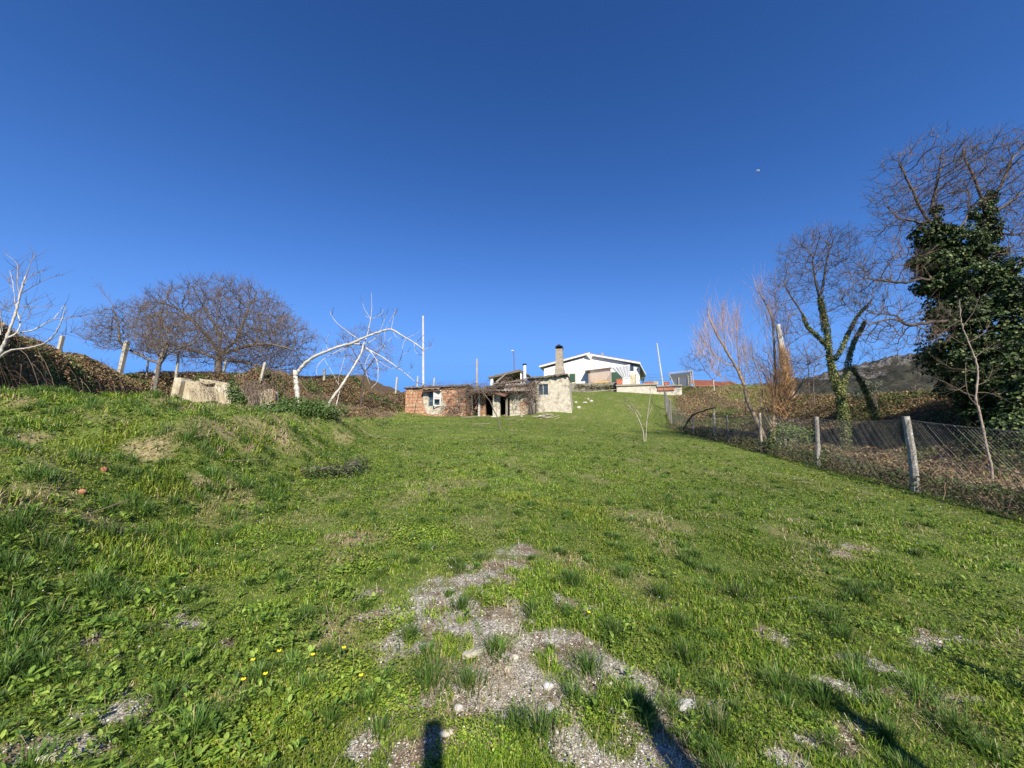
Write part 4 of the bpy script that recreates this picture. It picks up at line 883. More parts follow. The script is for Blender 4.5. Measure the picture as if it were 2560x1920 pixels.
# terrace in front
def thing_rect(name, label, cat, px0, px1, py0, py1, v, dep, mat, group=None, frame=H_):
    mx, my = (px0 + px1) / 2, (py0 + py1) / 2
    u0, u1, w0, w1 = frame.uw(px0, my, v)[0], frame.uw(px1, my, v)[0], frame.uw(mx, py1, v)[1], frame.uw(mx, py0, v)[1]
    o = MB().box(u0, u1, v, v + dep, w0, w1); ob = o.build(name, mat); ob.location = frame.O; ob.rotation_euler = (0, 0, -frame.a)
    return tag(ob, label, cat, group)
troot = empty('terrace_wall', H_.O, 'low pale terrace retaining wall with coping below the white house', 'wall', rz=-H_.a)
def tpart(px0, px1, py0, py1, v, dep, name, mat):
    a, b, c, d = rect2(px0, px1, py0, py1, v); return MB().box(a, b, v, v + dep, c, d).build(name, mat, troot)
m_cream = M('cream_render', (.60, .56, .46), (.44, .40, .32), scale=2, detail=9, c3=(.28, .26, .20), s3=2)
m_stonew = M('rubble_wall', (.34, .30, .24), (.12, .11, .08), scale=3.5, detail=10, bump=.05, c3=(.10, .12, .06), s3=2)
tpart(1380, 1544, 958, 985, -2.3, .4, 'rubble_base', m_stonew)
tpart(1542, 1640, 964, 1000, -3.4, .5, 'wall_face', m_cream); tpart(1540, 1642, 959.5, 963.6, -3.55, .9, 'coping', m_chim)
tpart(1640, 1705, 966, 1000, -3.3, .5, 'wall_face', m_cream)
tpart(1644, 1686, 969, 976, -3.45, .12, 'brick_course', m_tile)
tpart(1642, 1705, 962, 965.8, -3.5, .8, 'coping', m_chim)
thing_rect('wooden_crate', 'yellow-brown wooden trough standing before the plank shed', 'trough', 1484, 1521, 953, 963.5, -1.9, .5, M('yellow_wood', (.66, .42, .13), (.50, .30, .09), scale=8))
# white garden chair-like rack and pots
pot_m = M('terracotta', (.52, .17, .10), (.42, .13, .08), scale=6)
for px0, px1, py0, py1, lab in [(1541, 1557, 948, 960.5, 'large red plastic planter beside the awning'), (1611, 1633, 955, 961.5, 'long red planter on the terrace coping'), (1634, 1646, 954, 961.5, 'cream box between the planters on the coping'), (1660, 1674, 955, 961.8, 'short red planter near the netted shelter')]:
    a, b, c, d = rect2(px0, px1, py0, py1, -3.0); mbx = MB(); frust(mbx, a + .05, b - .05, -3.1, -2.75, c, a, b, -3.15, -2.7, d - .06); mbx.box(a - .03, b + .03, -3.18, -2.67, d - .058, d)
    ob = mbx.build('planter', pot_m if 'red' in lab else M('cream_plastic', (.60, .50, .34), scale=4)); ob.location = H_.O; ob.rotation_euler = (0, 0, -H_.a); tag(ob, lab, 'planter', 'planters along the terrace')
# railing
ra = MB(); 
for px in range(1606, 1674, 6):
    a_, w0_ = P2(px, 962, -2.4); _, w1_ = P2(px, 945, -2.4); ra.box(a_ - .02, a_ + .02, -2.42, -2.38, w0_, w1_)
a_, w1_ = P2(1604, 945, -2.4); b_, _ = P2(1674, 945, -2.4); ra.box(a_, b_, -2.43, -2.37, w1_, w1_ + .05).box(a_, b_, -2.425, -2.375, w1_ - .4, w1_ - .37)
ob = ra.build('railing', M('blue_green_metal', (.10, .22, .22), (.08, .16, .16), scale=5, rough=.5)); ob.location = H_.O; ob.rotation_euler = (0, 0, -H_.a); tag(ob, 'thin blue-green metal railing along the terrace edge', 'railing')
# white plastic chairs by the door
chm = MB(); a, b, c, d = rect2(1560, 1575, 944, 959, -2.2)
for i in range(7): u_ = a + (b - a) * i / 6; chm.box(u_ - .025, u_ + .025, -2.25, -2.22, c, d)
for z_ in (c + .05, (c + d) / 2, d): chm.box(a - .02, b + .02, -2.22, -2.19, z_ - .03, z_ + .03)
chm.box(a, b, -2.2, -1.75, (c + d) / 2 - .04, (c + d) / 2)
ob = chm.build('garden_chair', M('white_plastic', (.78, .78, .76), scale=4, rough=.5)); ob.location = H_.O; ob.rotation_euler = (0, 0, -H_.a); tag(ob, 'white slatted garden chair on the terrace under the awning', 'chair')
# netted shelter
N_ = Frame(1678, 968, 47.0, 16); nroot = empty('netted_shelter', N_.O, 'lean-to shelter of poles covered with grey shade netting', 'shelter', rz=-N_.a)
def nuw(px, py, v=0): return N_.uw(px, py, v)
fm = MB()
for (a, b), (c, d), v in [((1672, 934), (1690, 972), 0), ((1726, 928), (1726, 972), 0), ((1736, 968), (1730, 927), .8), ((1697, 944), (1697, 972), -.1)]:
    A_ = nuw(a, b, v); B_ = nuw(c, d, v); fm.beam((A_[0], v, A_[1]), (B_[0], v, B_[1]), .09, .09)
A_ = nuw(1671, 933); B_ = nuw(1729, 927); fm.beam((A_[0], -.05, A_[1]), (B_[0], -.05, B_[1]), .09, .09)
C_ = nuw(1737, 968, 2.2); fm.beam((B_[0], 0, B_[1]), (B_[0] + .2, 2.4, B_[1] - .5), .09, .09)
fm.build('frame', m_wood_pale, nroot)
m_net = bpy.data.materials.new('shade_net'); m_net.use_nodes = True; nn_ = m_net.node_tree.nodes; ll = m_net.node_tree.links
pb = nn_['Principled BSDF']; pb.inputs['Base Color'].default_value = (.085, .09, .095, 1); pb.inputs['Roughness'].default_value = .9
tcn = nn_.new('ShaderNodeTexCoord'); nzn = nn_.new('ShaderNodeTexNoise'); nzn.inputs['Scale'].default_value = 1.6; ll.new(tcn.outputs['Object'], nzn.inputs['Vector'])
mrn = nn_.new('ShaderNodeMapRange'); mrn.inputs[3].default_value = .86; mrn.inputs[4].default_value = 1.0; ll.new(nzn.outputs[0], mrn.inputs[0]); ll.new(mrn.outputs[0], pb.inputs['Alpha'])
q = [nuw(1674, 936), nuw(1726, 930), nuw(1726, 970), nuw(1690, 970)]
MB().poly([(q[0][0], .05, q[0][1]), (q[1][0], .05, q[1][1]), (q[2][0], .05, q[2][1]), (q[3][0], .05, q[3][1])], [(0, 1, 2, 3)]).poly([(q[0][0], .05, q[0][1]), (q[1][0], .05, q[1][1]), (q[1][0] + .3, 2.6, q[1][1] - .3), (q[0][0] + .3, 2.6, q[0][1] - .3)], [(0, 1, 2, 3)]).poly([(q[1][0], .06, q[1][1]), (q[2][0], .06, q[2][1]), (q[2][0] + .3, 2.6, q[2][1]), (q[1][0] + .3, 2.6, q[1][1] - .3)], [(0, 1, 2, 3)]).build('netting', m_net, nroot)
ld = MB(); A_ = nuw(1722, 969, -.2); B_ = nuw(1720, 937, -.2); dx_ = .38
ld.beam((A_[0], -.4, A_[1]), (B_[0], -.1, B_[1]), .05, .03).beam((A_[0] + dx_, -.4, A_[1]), (B_[0] + dx_, -.1, B_[1]), .05, .03)
for i in range(1, 7): f = i / 7; u_ = A_[0] + (B_[0] - A_[0]) * f; ld.beam((u_, -.4 + .3 * f, A_[1] + (B_[1] - A_[1]) * f), (u_ + dx_, -.4 + .3 * f, A_[1] + (B_[1] - A_[1]) * f), .03, .03)
ob = ld.build('ladder', m_wood_pale); ob.location = N_.O; ob.rotation_euler = (0, 0, -N_.a); tag(ob, 'pale wooden ladder leaning on the netted shelter', 'ladder')
# red roofs beyond
for (x0, y0, x1, y1, Y_, lab) in [(1739, 964, 1784, 957, 62, 'red tiled roof of a low house behind the fruit tree'), (1782, 966, 1812, 957, 66, 'second red tiled roof further right, beyond the willow'), (1815, 966, 1856, 960, 70, 'red roof seen through the willow stems')]:
    A_ = at(x0, y0, Y_); B_ = at(x1, y0, Y_); hgt = at(x0, y1, Y_).z - A_.z; g0 = empty('distant_house', (A_.x, Y_, A_.z - 3.0), lab, 'house', 'red roofed houses beyond the terrace')
    L_ = B_.x - A_.x; MB().box(.3, L_ - .3, .4, 6, 0, 3.0).build('wall', m_stonew, g0)
    rr = MB(); kk_ = int(L_ / .25)
    rr.slab([(0, 0, 3.0), (L_, 0, 3.0), (L_ - .2, 3.2, 3.0 + hgt + .9), (.2, 3.2, 3.0 + hgt + .9)], .12)
    for i in range(kk_):
        u_ = .1 + i * .25; rr.tube([(u_, .0, 3.03), (u_, 3.2, 3.03 + hgt + .9)], .07, m=6)
    rr.build('roof', m_tile, g0)

# ------------------------------------------------------------------ carport, pipes, lamp, poles
C_ = Frame(1222, 957, 43.0, 10); croot = empty('open_shed', C_.O, 'open lean-to shed with dark pitched roof behind the ruined house', 'shed', rz=-C_.a)
def cuw(px, py, v=0): return C_.uw(px, py, v)
a = cuw(1220, 942); b = cuw(1299, 923); c = cuw(1310, 931)
MB().poly([(a[0], 0, a[1]), (b[0], 0, b[1]), (b[0], 5, b[1] + .1), (a[0], 5, a[1] + .1), (a[0], 0, a[1] - .14), (b[0], 0, b[1] - .14), (b[0], 5, b[1] - .04), (a[0], 5, a[1] - .04)], [(0, 1, 2, 3), (7, 6, 5, 4), (0, 4, 5, 1), (1, 5, 6, 2), (2, 6, 7, 3), (3, 7, 4, 0)]).build('roof', m_slab, croot)
MB().poly([(b[0] + .003, 0, b[1]), (c[0] + .5, 0, c[1] - .2), (c[0] + .5, 5, c[1] - .1), (b[0] + .003, 5, b[1] + .1), (b[0] + .003, 0, b[1] - .12), (c[0] + .5, 0, c[1] - .32), (c[0] + .5, 5, c[1] - .22), (b[0] + .003, 5, b[1] - .02)], [(0, 1, 2, 3), (7, 6, 5, 4), (0, 4, 5, 1), (1, 5, 6, 2), (2, 6, 7, 3), (3, 7, 4, 0)]).build('roof', m_slab, croot)
fm = MB(); 
for (x0, y0, x1, y1) in [(1222, 945, 1300, 927), (1240, 955, 1266, 934), (1300, 926, 1312, 936)]:
    A_ = cuw(x0, y0, .1); B_ = cuw(x1, y1, .1); fm.beam((A_[0], .12, A_[1]), (B_[0], .12, B_[1]), .12, .12)
fm.build('rafters', m_wood_pale, croot)
for px, pt in ((1229, 943), (1304, 932)):
    q0 = cuw(px, 990, .2); q1 = cuw(px, pt, .2); MB().box(q0[0] - .14, q0[0] + .14, .2, .45, q0[1], q1[1]).build('post', m_white, croot)
q0 = cuw(1235, 958, 3.5); q1 = cuw(1306, 936, 3.5); MB().box(q0[0], q1[0], 3.5, 3.6, q0[1] - 3, q1[1]).build('back_wall', m_darkroom, croot)  # back wall coloured near-black as the shade under the shed roof
g_ = at(1312, 965, 42); pr_ = empty('flue_pipe', g_, 'white flue pipe with a black cap beside the open shed', 'chimney')
tp = at(1311.5, 913, 42) - g_; MB().tube([(0, 0, -2), tp], .17, m=12).build('pipe', m_white, pr_); MB().tube([tp + Vector((0, 0, .02)), tp + Vector((0, 0, .14))], .24, m=12).build('cap', m_black, pr_)
lr = empty('street_lamp', at(1286, 950, 52), 'thin dark street lamp with curved head behind the open shed', 'street lamp')
o_ = Vector(lr.location); MB().tube([at(1286, 960, 52) - o_ - Vector((0, 0, 2)), at(1285.5, 922, 52) - o_, at(1285, 893, 52) - o_, at(1284.5, 884, 52) - o_, at(1282.5, 878, 52) - o_], .07, .05, m=6).build('pole', m_rust, lr)
q = at(1281, 877, 52) - o_; MB().tube([q + Vector((.12, 0, -.05)), q + Vector((0, 0, 0.03)), q + Vector((-.18, 0, -.03))], .12, .07, m=8).build('lamp_head', m_frame_w, lr)
def pole(x0, y0, x1, y1, Y_, r0, r1, name, mat, label, cat, m=10, down=1.5, group=None):
    b_ = at(x0, y0, Y_); t_ = at(x1, y1, Y_); b_ = b_ - (t_ - b_).normalized() * down
    o = MB().tube([b_, b_.lerp(t_, .5), t_], r0, r1, m).build(name, mat, smooth=False); return tag(o, label, cat, group)
pole(1058, 950, 1057.5, 790, 46, .15, .11, 'utility_pole', M('pale_pole', (.60, .58, .54), scale=3), 'tall slim pale utility pole behind the brick corner of the ruin', 'pole')
pole(1192, 962, 1192, 897, 44, .12, .10, 'wooden_pole', m_wood_pale, 'short weathered wooden pole between the utility pole and open shed', 'pole')
pole(1656, 955, 1642, 858, 49, .12, .08, 'metal_mast', M('galvanised_mast', (.55, .57, .58), scale=4, rough=.5), 'leaning grey metal mast between the white house and netted shelter', 'pole')
pole(1975, 985, 1944, 812, 26, .27, .15, 'concrete_pole', M('pale_concrete_pole', (.62, .58, .50), scale=4, bump=.006), 'leaning pale concrete pole rising out of dry creeper near the ivy tree', 'pole')
# thin wires
def wire(p0, p1, sag, name, label, r=.012):
    pts = [p0.lerp(p1, i / 14) - Vector((0, 0, sag * 4 * (i / 14) * (1 - i / 14))) for i in range(15)]
    V, Fc = tubes(np.array([[list(q) for q in pts]]), np.full((1, 15), r), 4); return tag(np_mesh(name, V, Fc, m_wire), label, 'wire')
wire(at(-150, 740, 24), at(330, 873, 46), .3, 'overhead_wire', 'thin pale overhead wire crossing behind the white tree at far left')
wire(at(1057.5, 915, 46), at(1283, 915, 52), -.0, 'overhead_wire', 'thin wire strung between the utility pole and the street lamp')
wire(at(1600, 935, 50), at(1980, 920, 36), .4, 'overhead_wire', 'thin dark wire from the white house towards the leaning concrete pole')

# ------------------------------------------------------------------ vineyard posts on the left and their wires
VP = [(300, 932, 318, 853, 25, .17, 'thick yellowish concrete post standing alone on the bramble bank'), (147, 880, 157, 840, 25, .14, 'pale concrete post half sunk in brambles at far left'),
      (389, 936, 415, 852, 27, .12, 'slanting white concrete post leaning against the small bare tree'), (367, 930, 371, 902, 27, .07, 'thin whitish post left of the small bare tree'),
      (440, 945, 448, 880, 26.2, .10, 'slim grey post rising behind the concrete pillar'), (562, 918, 566, 900, 28, .10, 'short white post top above the brambles under the oak'),
      (650, 960, 664, 906, 27, .13, 'cream concrete post leaning right of the oak bramble heap'), (810, 972, 811, 922, 41, .16, 'upright cream concrete post between fig tree and leaning branch'),
      (784, 962, 785, 950, 42, .10, 'stubby pale post top left of the upright cream one'), (990, 975, 993, 943, 44, .14, 'grey concrete post in the hedge left of the ruined house'), (1044, 955, 1045, 940, 40, .11, 'pale post top beside the utility pole'), (1085, 960, 1086, 945, 41, .11, 'pale post top over the ruined brick roof')]
tops = []
for x0, y0, x1, y1, Y_, hw, lab in VP:
    b_ = at(x0, y0, Y_); t_ = at(x1, y1, Y_); b_ -= (t_ - b_).normalized() * 1.0
    o = MB().beam(b_, t_, hw * 1.3, hw * 1.2).build('vineyard_post', m_conc_post); tag(o, lab, 'post', 'concrete vineyard posts on the left slope'); tops.append(b_.lerp(t_, .93))
# ------------------------------------------------------------------ fence on the right
FP = [(2290, 1215, 2264, 1041, .085, 8.8), (2043, 1167, 2042, 1042, .07, 12.3), (1903, 1131, 1899, 1033, .055, 15.7), (1821, 1104, 1817, 1038, .055, 18.7), (1789, 1092, 1785, 1035, .05, 20.2), (1734, 1079, 1731, 1042, .05, 23.7), (1677, 1040, 1675, 1001, .06, 29.0), (1664, 1003, 1660, 969, .07, 35.5)]
FL = ['thick lichen-grey fence post nearest the camera, leaning left', 'dark weathered fence post, second nearest the camera', 'pale thin crooked fence post in front of the willow', 'slim grey fence post just left of the willow clump', 'forked pale fence post holding the fallen dark branch', 'thin fence stake left of the fallen dark branch', 'dark fence post where the fence turns uphill', 'farthest fence post at the top of the grassy slope']
froot = empty('wire_fence', (9.2, 8.8, Tz(9.2, 8.8)), 'chain-link wire fence on wooden posts along the right edge of the meadow', 'fence')
m_post_l = M('lichen_post', (.40, .37, .31), (.20, .18, .15), scale=14, bump=.01, c3=(.55, .54, .48), s3=9)
ends = []
a_ = Vector((8.75, 5.2, Tz(8.75, 5.2))); ends.append((a_, a_ + Vector((0, 0, 1.55))))
for i, (x0, y0, x1, y1, r_, Y_) in enumerate(FP):
    b_ = at(x0, y0, Y_); t_ = at(x1, y1, Y_); b_.z = min(b_.z, Tz(b_.x, b_.y)); bb_ = b_ - Vector((0, 0, .3))
    mb = post_mesh(bb_, t_, r_, r_ * .8, 9, .12); o = mb.build('post', m_post_l if i in (0, 1) else (m_wood_pale if i in (2, 4, 5) else m_wood), froot, world=True); o['label'] = FL[i]
    ends.append((b_, t_))
b0 = ends[0]; MBp = post_mesh(b0[0] - Vector((0, 0, .3)), b0[1], .08, .07, 9).build('post', m_post_l, froot, world=True)
allP = []; 
for i in range(len(ends) - 1):
    (b0, t0_), (b1, t1_) = ends[i], ends[i + 1]; L_ = (b1 - b0).length; H0 = (t0_ - b0).length * .95; H1 = (t1_ - b1).length * .95
    sp_ = .065 if i < 3 else .10; P = []
    n_ = int((L_ + max(H0, H1)) / sp_)
    for s_ in (1, -1):
        for k in range(-int(max(H0, H1) / sp_) - 1, n_ + 1):
            row = []
            for j in range(7):
                g_ = j / 6; u_ = (k * sp_ + s_ * g_ * 1.25 + (0 if s_ > 0 else 1.25)) / L_
                row.append((u_, g_))
            row = [q for q in row]
            us_ = [q[0] for q in row]; lo, hi = 0.0, 1.0
            g0_, g1_ = 0.0, 1.0; du = (us_[-1] - us_[0])
            ga = (0 - us_[0]) / du; gb = (1 - us_[0]) / du; g0_ = max(0, min(ga, gb)); g1_ = min(1, max(ga, gb))
            if g1_ - g0_ < .03: continue
            pts = []
            for j in range(5):
                g_ = g0_ + (g1_ - g0_) * j / 4; u_ = us_[0] + du * g_
                bq = b0.lerp(b1, u_); bq.z = b0.z + (b1.z - b0.z) * u_; tq = t0_.lerp(t1_, u_); sagm = .03 * math.sin(u_ * math.pi) * (g_ > .5)
                q = bq.lerp(tq, g_ * .95); pts.append([q.x + .02 * math.sin(u_ * 9 + g_ * 4), q.y, q.z - sagm])
            P.append(pts)
    V, Fc = tubes(np.array(P), np.full((len(P), 5), .0021 if i < 3 else .0022), 3); np_mesh('wire_mesh', V, Fc, m_wire, froot)
    pts = []
    for g_ in (.955, .5, .04):
        pts.append([list(b0.lerp(t0_, g_).lerp(b1.lerp(t1_, g_), k / 6) - Vector((0, 0, .05 * math.sin(k / 6 * math.pi)))) for k in range(7)])
    V, Fc = tubes(np.array(pts), np.full((3, 7), .005), 4); np_mesh('strand_wire', V, Fc, m_wire, froot)
# fallen dark branch and stakes across the fence
z5 = lambda x, y: (1640 + x * .3376, 640 + y * .3376)
z2 = lambda x, y: (1280 + x * .2351, 820 + y * .2351)
V, Fc = join([strand([at(*z5(270, 1180), 22), at(*z5(350, 1145), 21.2), at(*z5(440, 1125), 20.2)], .045, .032, 7, 4, .012), strand([at(*z5(200, 1285), 23), at(*z5(235, 1230), 22.5), at(*z5(270, 1175), 22)], .05, .045, 7, 4, .01), strand([at(*z5(245, 1220), 23), at(*z5(265, 1255), 23)], .04, .03, 5, 4)])
tag(np_mesh('fallen_branch', V, Fc, m_bark_dark), 'dark crooked branch propped over the far fence posts', 'branch')
V, Fc = strand([at(*z5(435, 1340), 20.5), at(*z5(430, 1240), 20.5), at(*z5(428, 1130), 20.5)], .055, .045, 7, 4, .01)
tag(np_mesh('prop_stake', V, Fc, m_wood_pale), 'pale stake standing close beside the forked fence post', 'stake')

V, Fc = join([strand([at(*z2(680, 735), 44), at(*z2(700, 690), 44), at(*z2(730, 735), 44), at(*z2(780, 690), 44), at(*z2(900, 675), 44), at(*z2(1100, 655), 44)], .06, .04, 6, 5, .01)])
tag(np_mesh('pale_pole', V, Fc, m_wood_pale), 'long crooked pale pole lying on the slope under the rubble wall', 'pole')
V, Fc = strand([at(*z2(700, 640), 40), at(*z2(760, 700), 40), at(*z2(820, 810), 40)], .04, .03, 6, 5, .01)
tag(np_mesh('rusty_bar', V, Fc, m_rust), 'thin rusty bar stuck slanting in the slope right of the ruin', 'bar')

# ------------------------------------------------------------------ brambles
def leaf_quads(P, L, W, N, col):
    """quads at P (n,3), facing roughly N, colour col"""
    n_ = len(P); N = unit(N); r = unit(rng.normal(size=(n_, 3))); u = unit(np.cross(N, r)); v = np.cross(N, u)
    L = L[:, None]; W = W[:, None]
    V = np.stack([P - u * L * .5, P - v * W * .5 + N * W * .12, P + u * L * .5, P + v * W * .5 + N * W * .12], 1).reshape(-1, 3)
    return V, np.arange(n_ * 4).reshape(-1, 4), np.repeat(col, 4, 0)
BR = [(.25, .155, .08), (.16, .105, .055), (.34, .23, .12), (.12, .14, .045), (.07, .05, .035), (.44, .33, .19), (.19, .20, .07)]
def thicket(name, label, sampler, n_leaf, n_cane, hfun, w_cols, leaf=.07, cane=1.3, cat='brambles'):
    x, y, r = sampler(n_leaf); H = hfun(x, y); k_ = rng.random(len(x)) < np.clip(H * 3, 0, 1); x, y, r, H = keep(k_, x, y, r, H)
    hh = H * (1 - .75 * rng.random(len(x)) ** 2.2); P = np.stack([x, y, T(x, y) + hh], 1)
    cols = pal(len(x), BR, w_cols) * (.65 + .7 * fbm(x * .9 + 5, y * .9, 3, 23)[:, None])
    gp = sst((fbm(x * .5, y * .5, 3, 29) - .56) / .08) * .8; gm_ = rng.random(len(x)) < gp; cols[gm_] = pal(int(gm_.sum()), [(.09, .14, .035), (.14, .19, .05), (.06, .09, .03)], [1, 1, 1])
    s = leaf * (r / 15) ** .55 * rng.uniform(.5, 1.4, len(x)); A1 = leaf_quads(P, s, s * .6, rng.normal(size=(len(x), 3)) + np.array([.1, -.4, .8]), cols)
    x, y, r = sampler(n_cane); H = hfun(x, y); k_ = H > .12; x, y, r, H = keep(k_, x, y, r, H); n_ = len(x)
    a = rng.uniform(0, 6.28, n_); L_ = cane * rng.uniform(.4, 1.3, n_); t = np.linspace(0, 1, 7)[None, :]
    arch = H[:, None] * rng.uniform(.5, 1.25, (n_, 1)) * np.sin(np.pi * (.15 + .8 * t)) 
    X = x[:, None] + np.cos(a)[:, None] * L_[:, None] * t + rng.normal(0, .02, (n_, 7)); Yv = y[:, None] + np.sin(a)[:, None] * L_[:, None] * t
    Z = T(X.ravel(), Yv.ravel()).reshape(n_, 7) + arch + rng.normal(0, .015, (n_, 7))
    rr = (.0045 * (r / 12) ** .6 * rng.uniform(.6, 1.6, n_))[:, None] * np.linspace(1.2, .5, 7)[None]
    Vt, Ft = tubes(np.stack([X, Yv, Z], -1), rr, 3); Ct = np.repeat(pal(n_, [(.24, .16, .11), (.34, .24, .16), (.16, .11, .08), (.42, .33, .22)], [3, 2, 2, 1]), 21, 0)
    q = np_mesh(name, np.concatenate([A1[0], Vt]), np.concatenate([A1[1], Ft + len(A1[0])]), m_dry, col=np.concatenate([A1[2], Ct]))
    return tag(q, label, cat, kind='stuff')
def samp(r0, r1, ex, a0, a1): return lambda n_: scatter(n_, r0, r1, ex, a0, a1)
hl = lambda x, y: sst((rise_l(x, y) - .10) / .6) * (.45 + 1.1 * fbm(x * .35, y * .35, 3, 33)) * (1 + .45 * sst((18 - y) / 6)) * (x < -9)
thicket('bramble_bank', 'brown winter brambles covering the bank at the left', samp(12, 40, 1.1, -62, -20), 220000, 8000, hl, [3, 2, 2, 1.5, 1.5, 1, 1], .10, 1.0)
def hr(x, y):
    d = x - fence_x(y); return sst((d + .25) / .9) * (.16 + .46 * fbm(x * .5, y * .5, 3, 35)) * (1 - .75 * sst((y - 31) / 5)) * (y < 47) * (1 - .7 * np.exp(-((d - 2.6) / 1.0) ** 2) * (y < 14))
thicket('bramble_scrub', 'brown bramble scrub behind and under the wire fence', samp(8, 48, 1.35, 14, 62), 340000, 17000, hr, [2.6, 2.2, 2.2, 1.6, 1.6, 1.5, 2.0], .075, .8)
hc = lambda x, y: sst((y - 37.2 + 1.5 * fbm(x * .6, y * .6, 3, 2)) / 1.2) * (1 - sst((y - 43) / 3)) * (.22 + .6 * fbm(x * .5, y * .5, 3, 37)) * sst((-10.6 - x) / .8)
thicket('bramble_hedge', 'brown bramble hedge behind the meadow left of the ruined house', samp(36, 52, 1, -46, -12), 110000, 8000, hc, [3, 3, 1, 1, 3, .4, 1], .12, 1.0, 'brambles')
hm = lambda x, y: sst((y - 25.6) / .6) * (1 - sst((y - 32) / 2)) * sst((x + 22.4) / .6) * (1 - sst((x + 11) / 1.5)) * (.6 + 1.3 * fbm(x * .5 + 8, y * .5, 3, 39)) * (.35 + .65 * sst((x + 20.5) / 2)) * (1 - .6 * sst((x + 15.5) / 1.5))
thicket('bramble_heap', 'heap of brambles spilling over the broken concrete wall', samp(28, 40, 1, -45, -18), 110000, 13000, hm, [3, 2, 2, 2, 1.5, .8, 1.6], .10, 1.1)
# brambles hanging down the face of the concrete wall
P = []
for i in range(230):
    px = random.choice([random.gauss(515, 28), random.gauss(600, 12), random.gauss(632, 8), random.gauss(632, 8), random.uniform(640, 690)]); p0 = at(px, random.uniform(952, 985), 24.95 - random.uniform(0, .4)); row = []
    ang = random.uniform(-1.2, 1.2); ln = random.uniform(.3, 1.5) * (1.3 if 590 < px < 650 else .8)
    for k in range(8): row.append([p0.x + math.sin(ang + k * .15) * ln * k / 8 * .5 + random.gauss(0, .05), p0.y - .25 * math.sin(k / 8 * 2), p0.z + .25 * math.sin(k / 7 * 3) - ln * (k / 7) ** 1.5])
    P.append(row)
V, Fc = tubes(np.array(P), np.linspace(.012, .006, 8)[None].repeat(len(P), 0), 3)
tag(np_mesh('hanging_brambles', V, Fc, m_twig_brown), 'bare bramble canes hanging down the face of the concrete wall', 'brambles', kind='stuff')

# ------------------------------------------------------------------ trees: space colonisation
def colonize(skel, attr_pts, step, kill, infl, maxit=140, up=.06, seed=0):
    rg = np.random.default_rng(seed); pos = []; par = []
    for s in skel:
        c = catmull(s, 4); pts = [c[0]]; 
        for p_ in c[1:]:
            while (p_ - pts[-1]).length > step * 1.2: pts.append(pts[-1] + (p_ - pts[-1]).normalized() * step)
        if not pos: pos.append(np.array(pts[0])); par.append(-1); last = 0
        else:
            d = np.linalg.norm(np.array(pos) - np.array(pts[0]), axis=1); last = int(d.argmin())
        for p_ in pts[1:]: pos.append(np.array(p_) + rg.normal(0, step * .05, 3)); par.append(last); last = len(pos) - 1
    A_ = np.array(attr_pts, float); P_ = np.array(pos)
    d = np.full(len(A_), 1e9); ni = np.zeros(len(A_), int)
    for i in range(0, len(A_), 2000):
        dd = np.linalg.norm(A_[i:i + 2000, None] - P_[None], axis=2); ni[i:i + 2000] = dd.argmin(1); d[i:i + 2000] = dd.min(1)
    alive = d > kill; nodes = list(P_); par = list(par); seen = set()
    for it in range(maxit):
        act = alive & (d < infl)
        if not act.any():
            if not alive.any() or it > 40: break
            infl *= 1.5; continue
        tgt = ni[act]; dirs = unit(A_[act] - np.array(nodes)[tgt]); u, inv = np.unique(tgt, return_inverse=True)
        acc = np.zeros((len(u), 3)); np.add.at(acc, inv, dirs); acc = unit(unit(acc) + np.array([0, 0, up]) + rg.normal(0, .22, acc.shape))
        new = np.array(nodes)[u] + acc * step; ok = []
        for q, (pi, nd) in enumerate(zip(u, new)):
            key = (int(pi), tuple(np.round(acc[q], 1)))
            if key in seen: continue
            seen.add(key); ok.append(q)
        if not ok: break
        base_i = len(nodes)
        for q in ok: nodes.append(new[q]); par.append(int(u[q]))
        NP = new[ok]; dd = np.linalg.norm(A_[:, None] - NP[None], axis=2) if len(NP) * len(A_) < 6e6 else None
        if dd is None:
            m_ = np.full(len(A_), 1e9); mi = np.zeros(len(A_), int)
            for i in range(0, len(A_), 1500): t_ = np.linalg.norm(A_[i:i + 1500, None] - NP[None], axis=2); m_[i:i + 1500] = t_.min(1); mi[i:i + 1500] = t_.argmin(1)
        else: m_ = dd.min(1); mi = dd.argmin(1)
        b_ = m_ < d; d = np.where(b_, m_, d); ni = np.where(b_, mi + base_i, ni); alive &= d > kill
    return np.array(nodes), np.array(par)
def radii(par, r0, expn, rmax=None):
    n_ = len(par); acc = np.zeros(n_); ch = np.zeros(n_, int)
    for i in range(n_ - 1, 0, -1):
        if ch[i] == 0: acc[i] = 1.0
        if par[i] >= 0: acc[par[i]] += acc[i]; ch[par[i]] += 1
    acc[0] = max(acc[0], 1); r = r0 * acc ** (1 / expn)
    if rmax and r.max() > rmax: r = r0 + (r - r0) * (rmax - r0) / (r.max() - r0)
    return r, ch
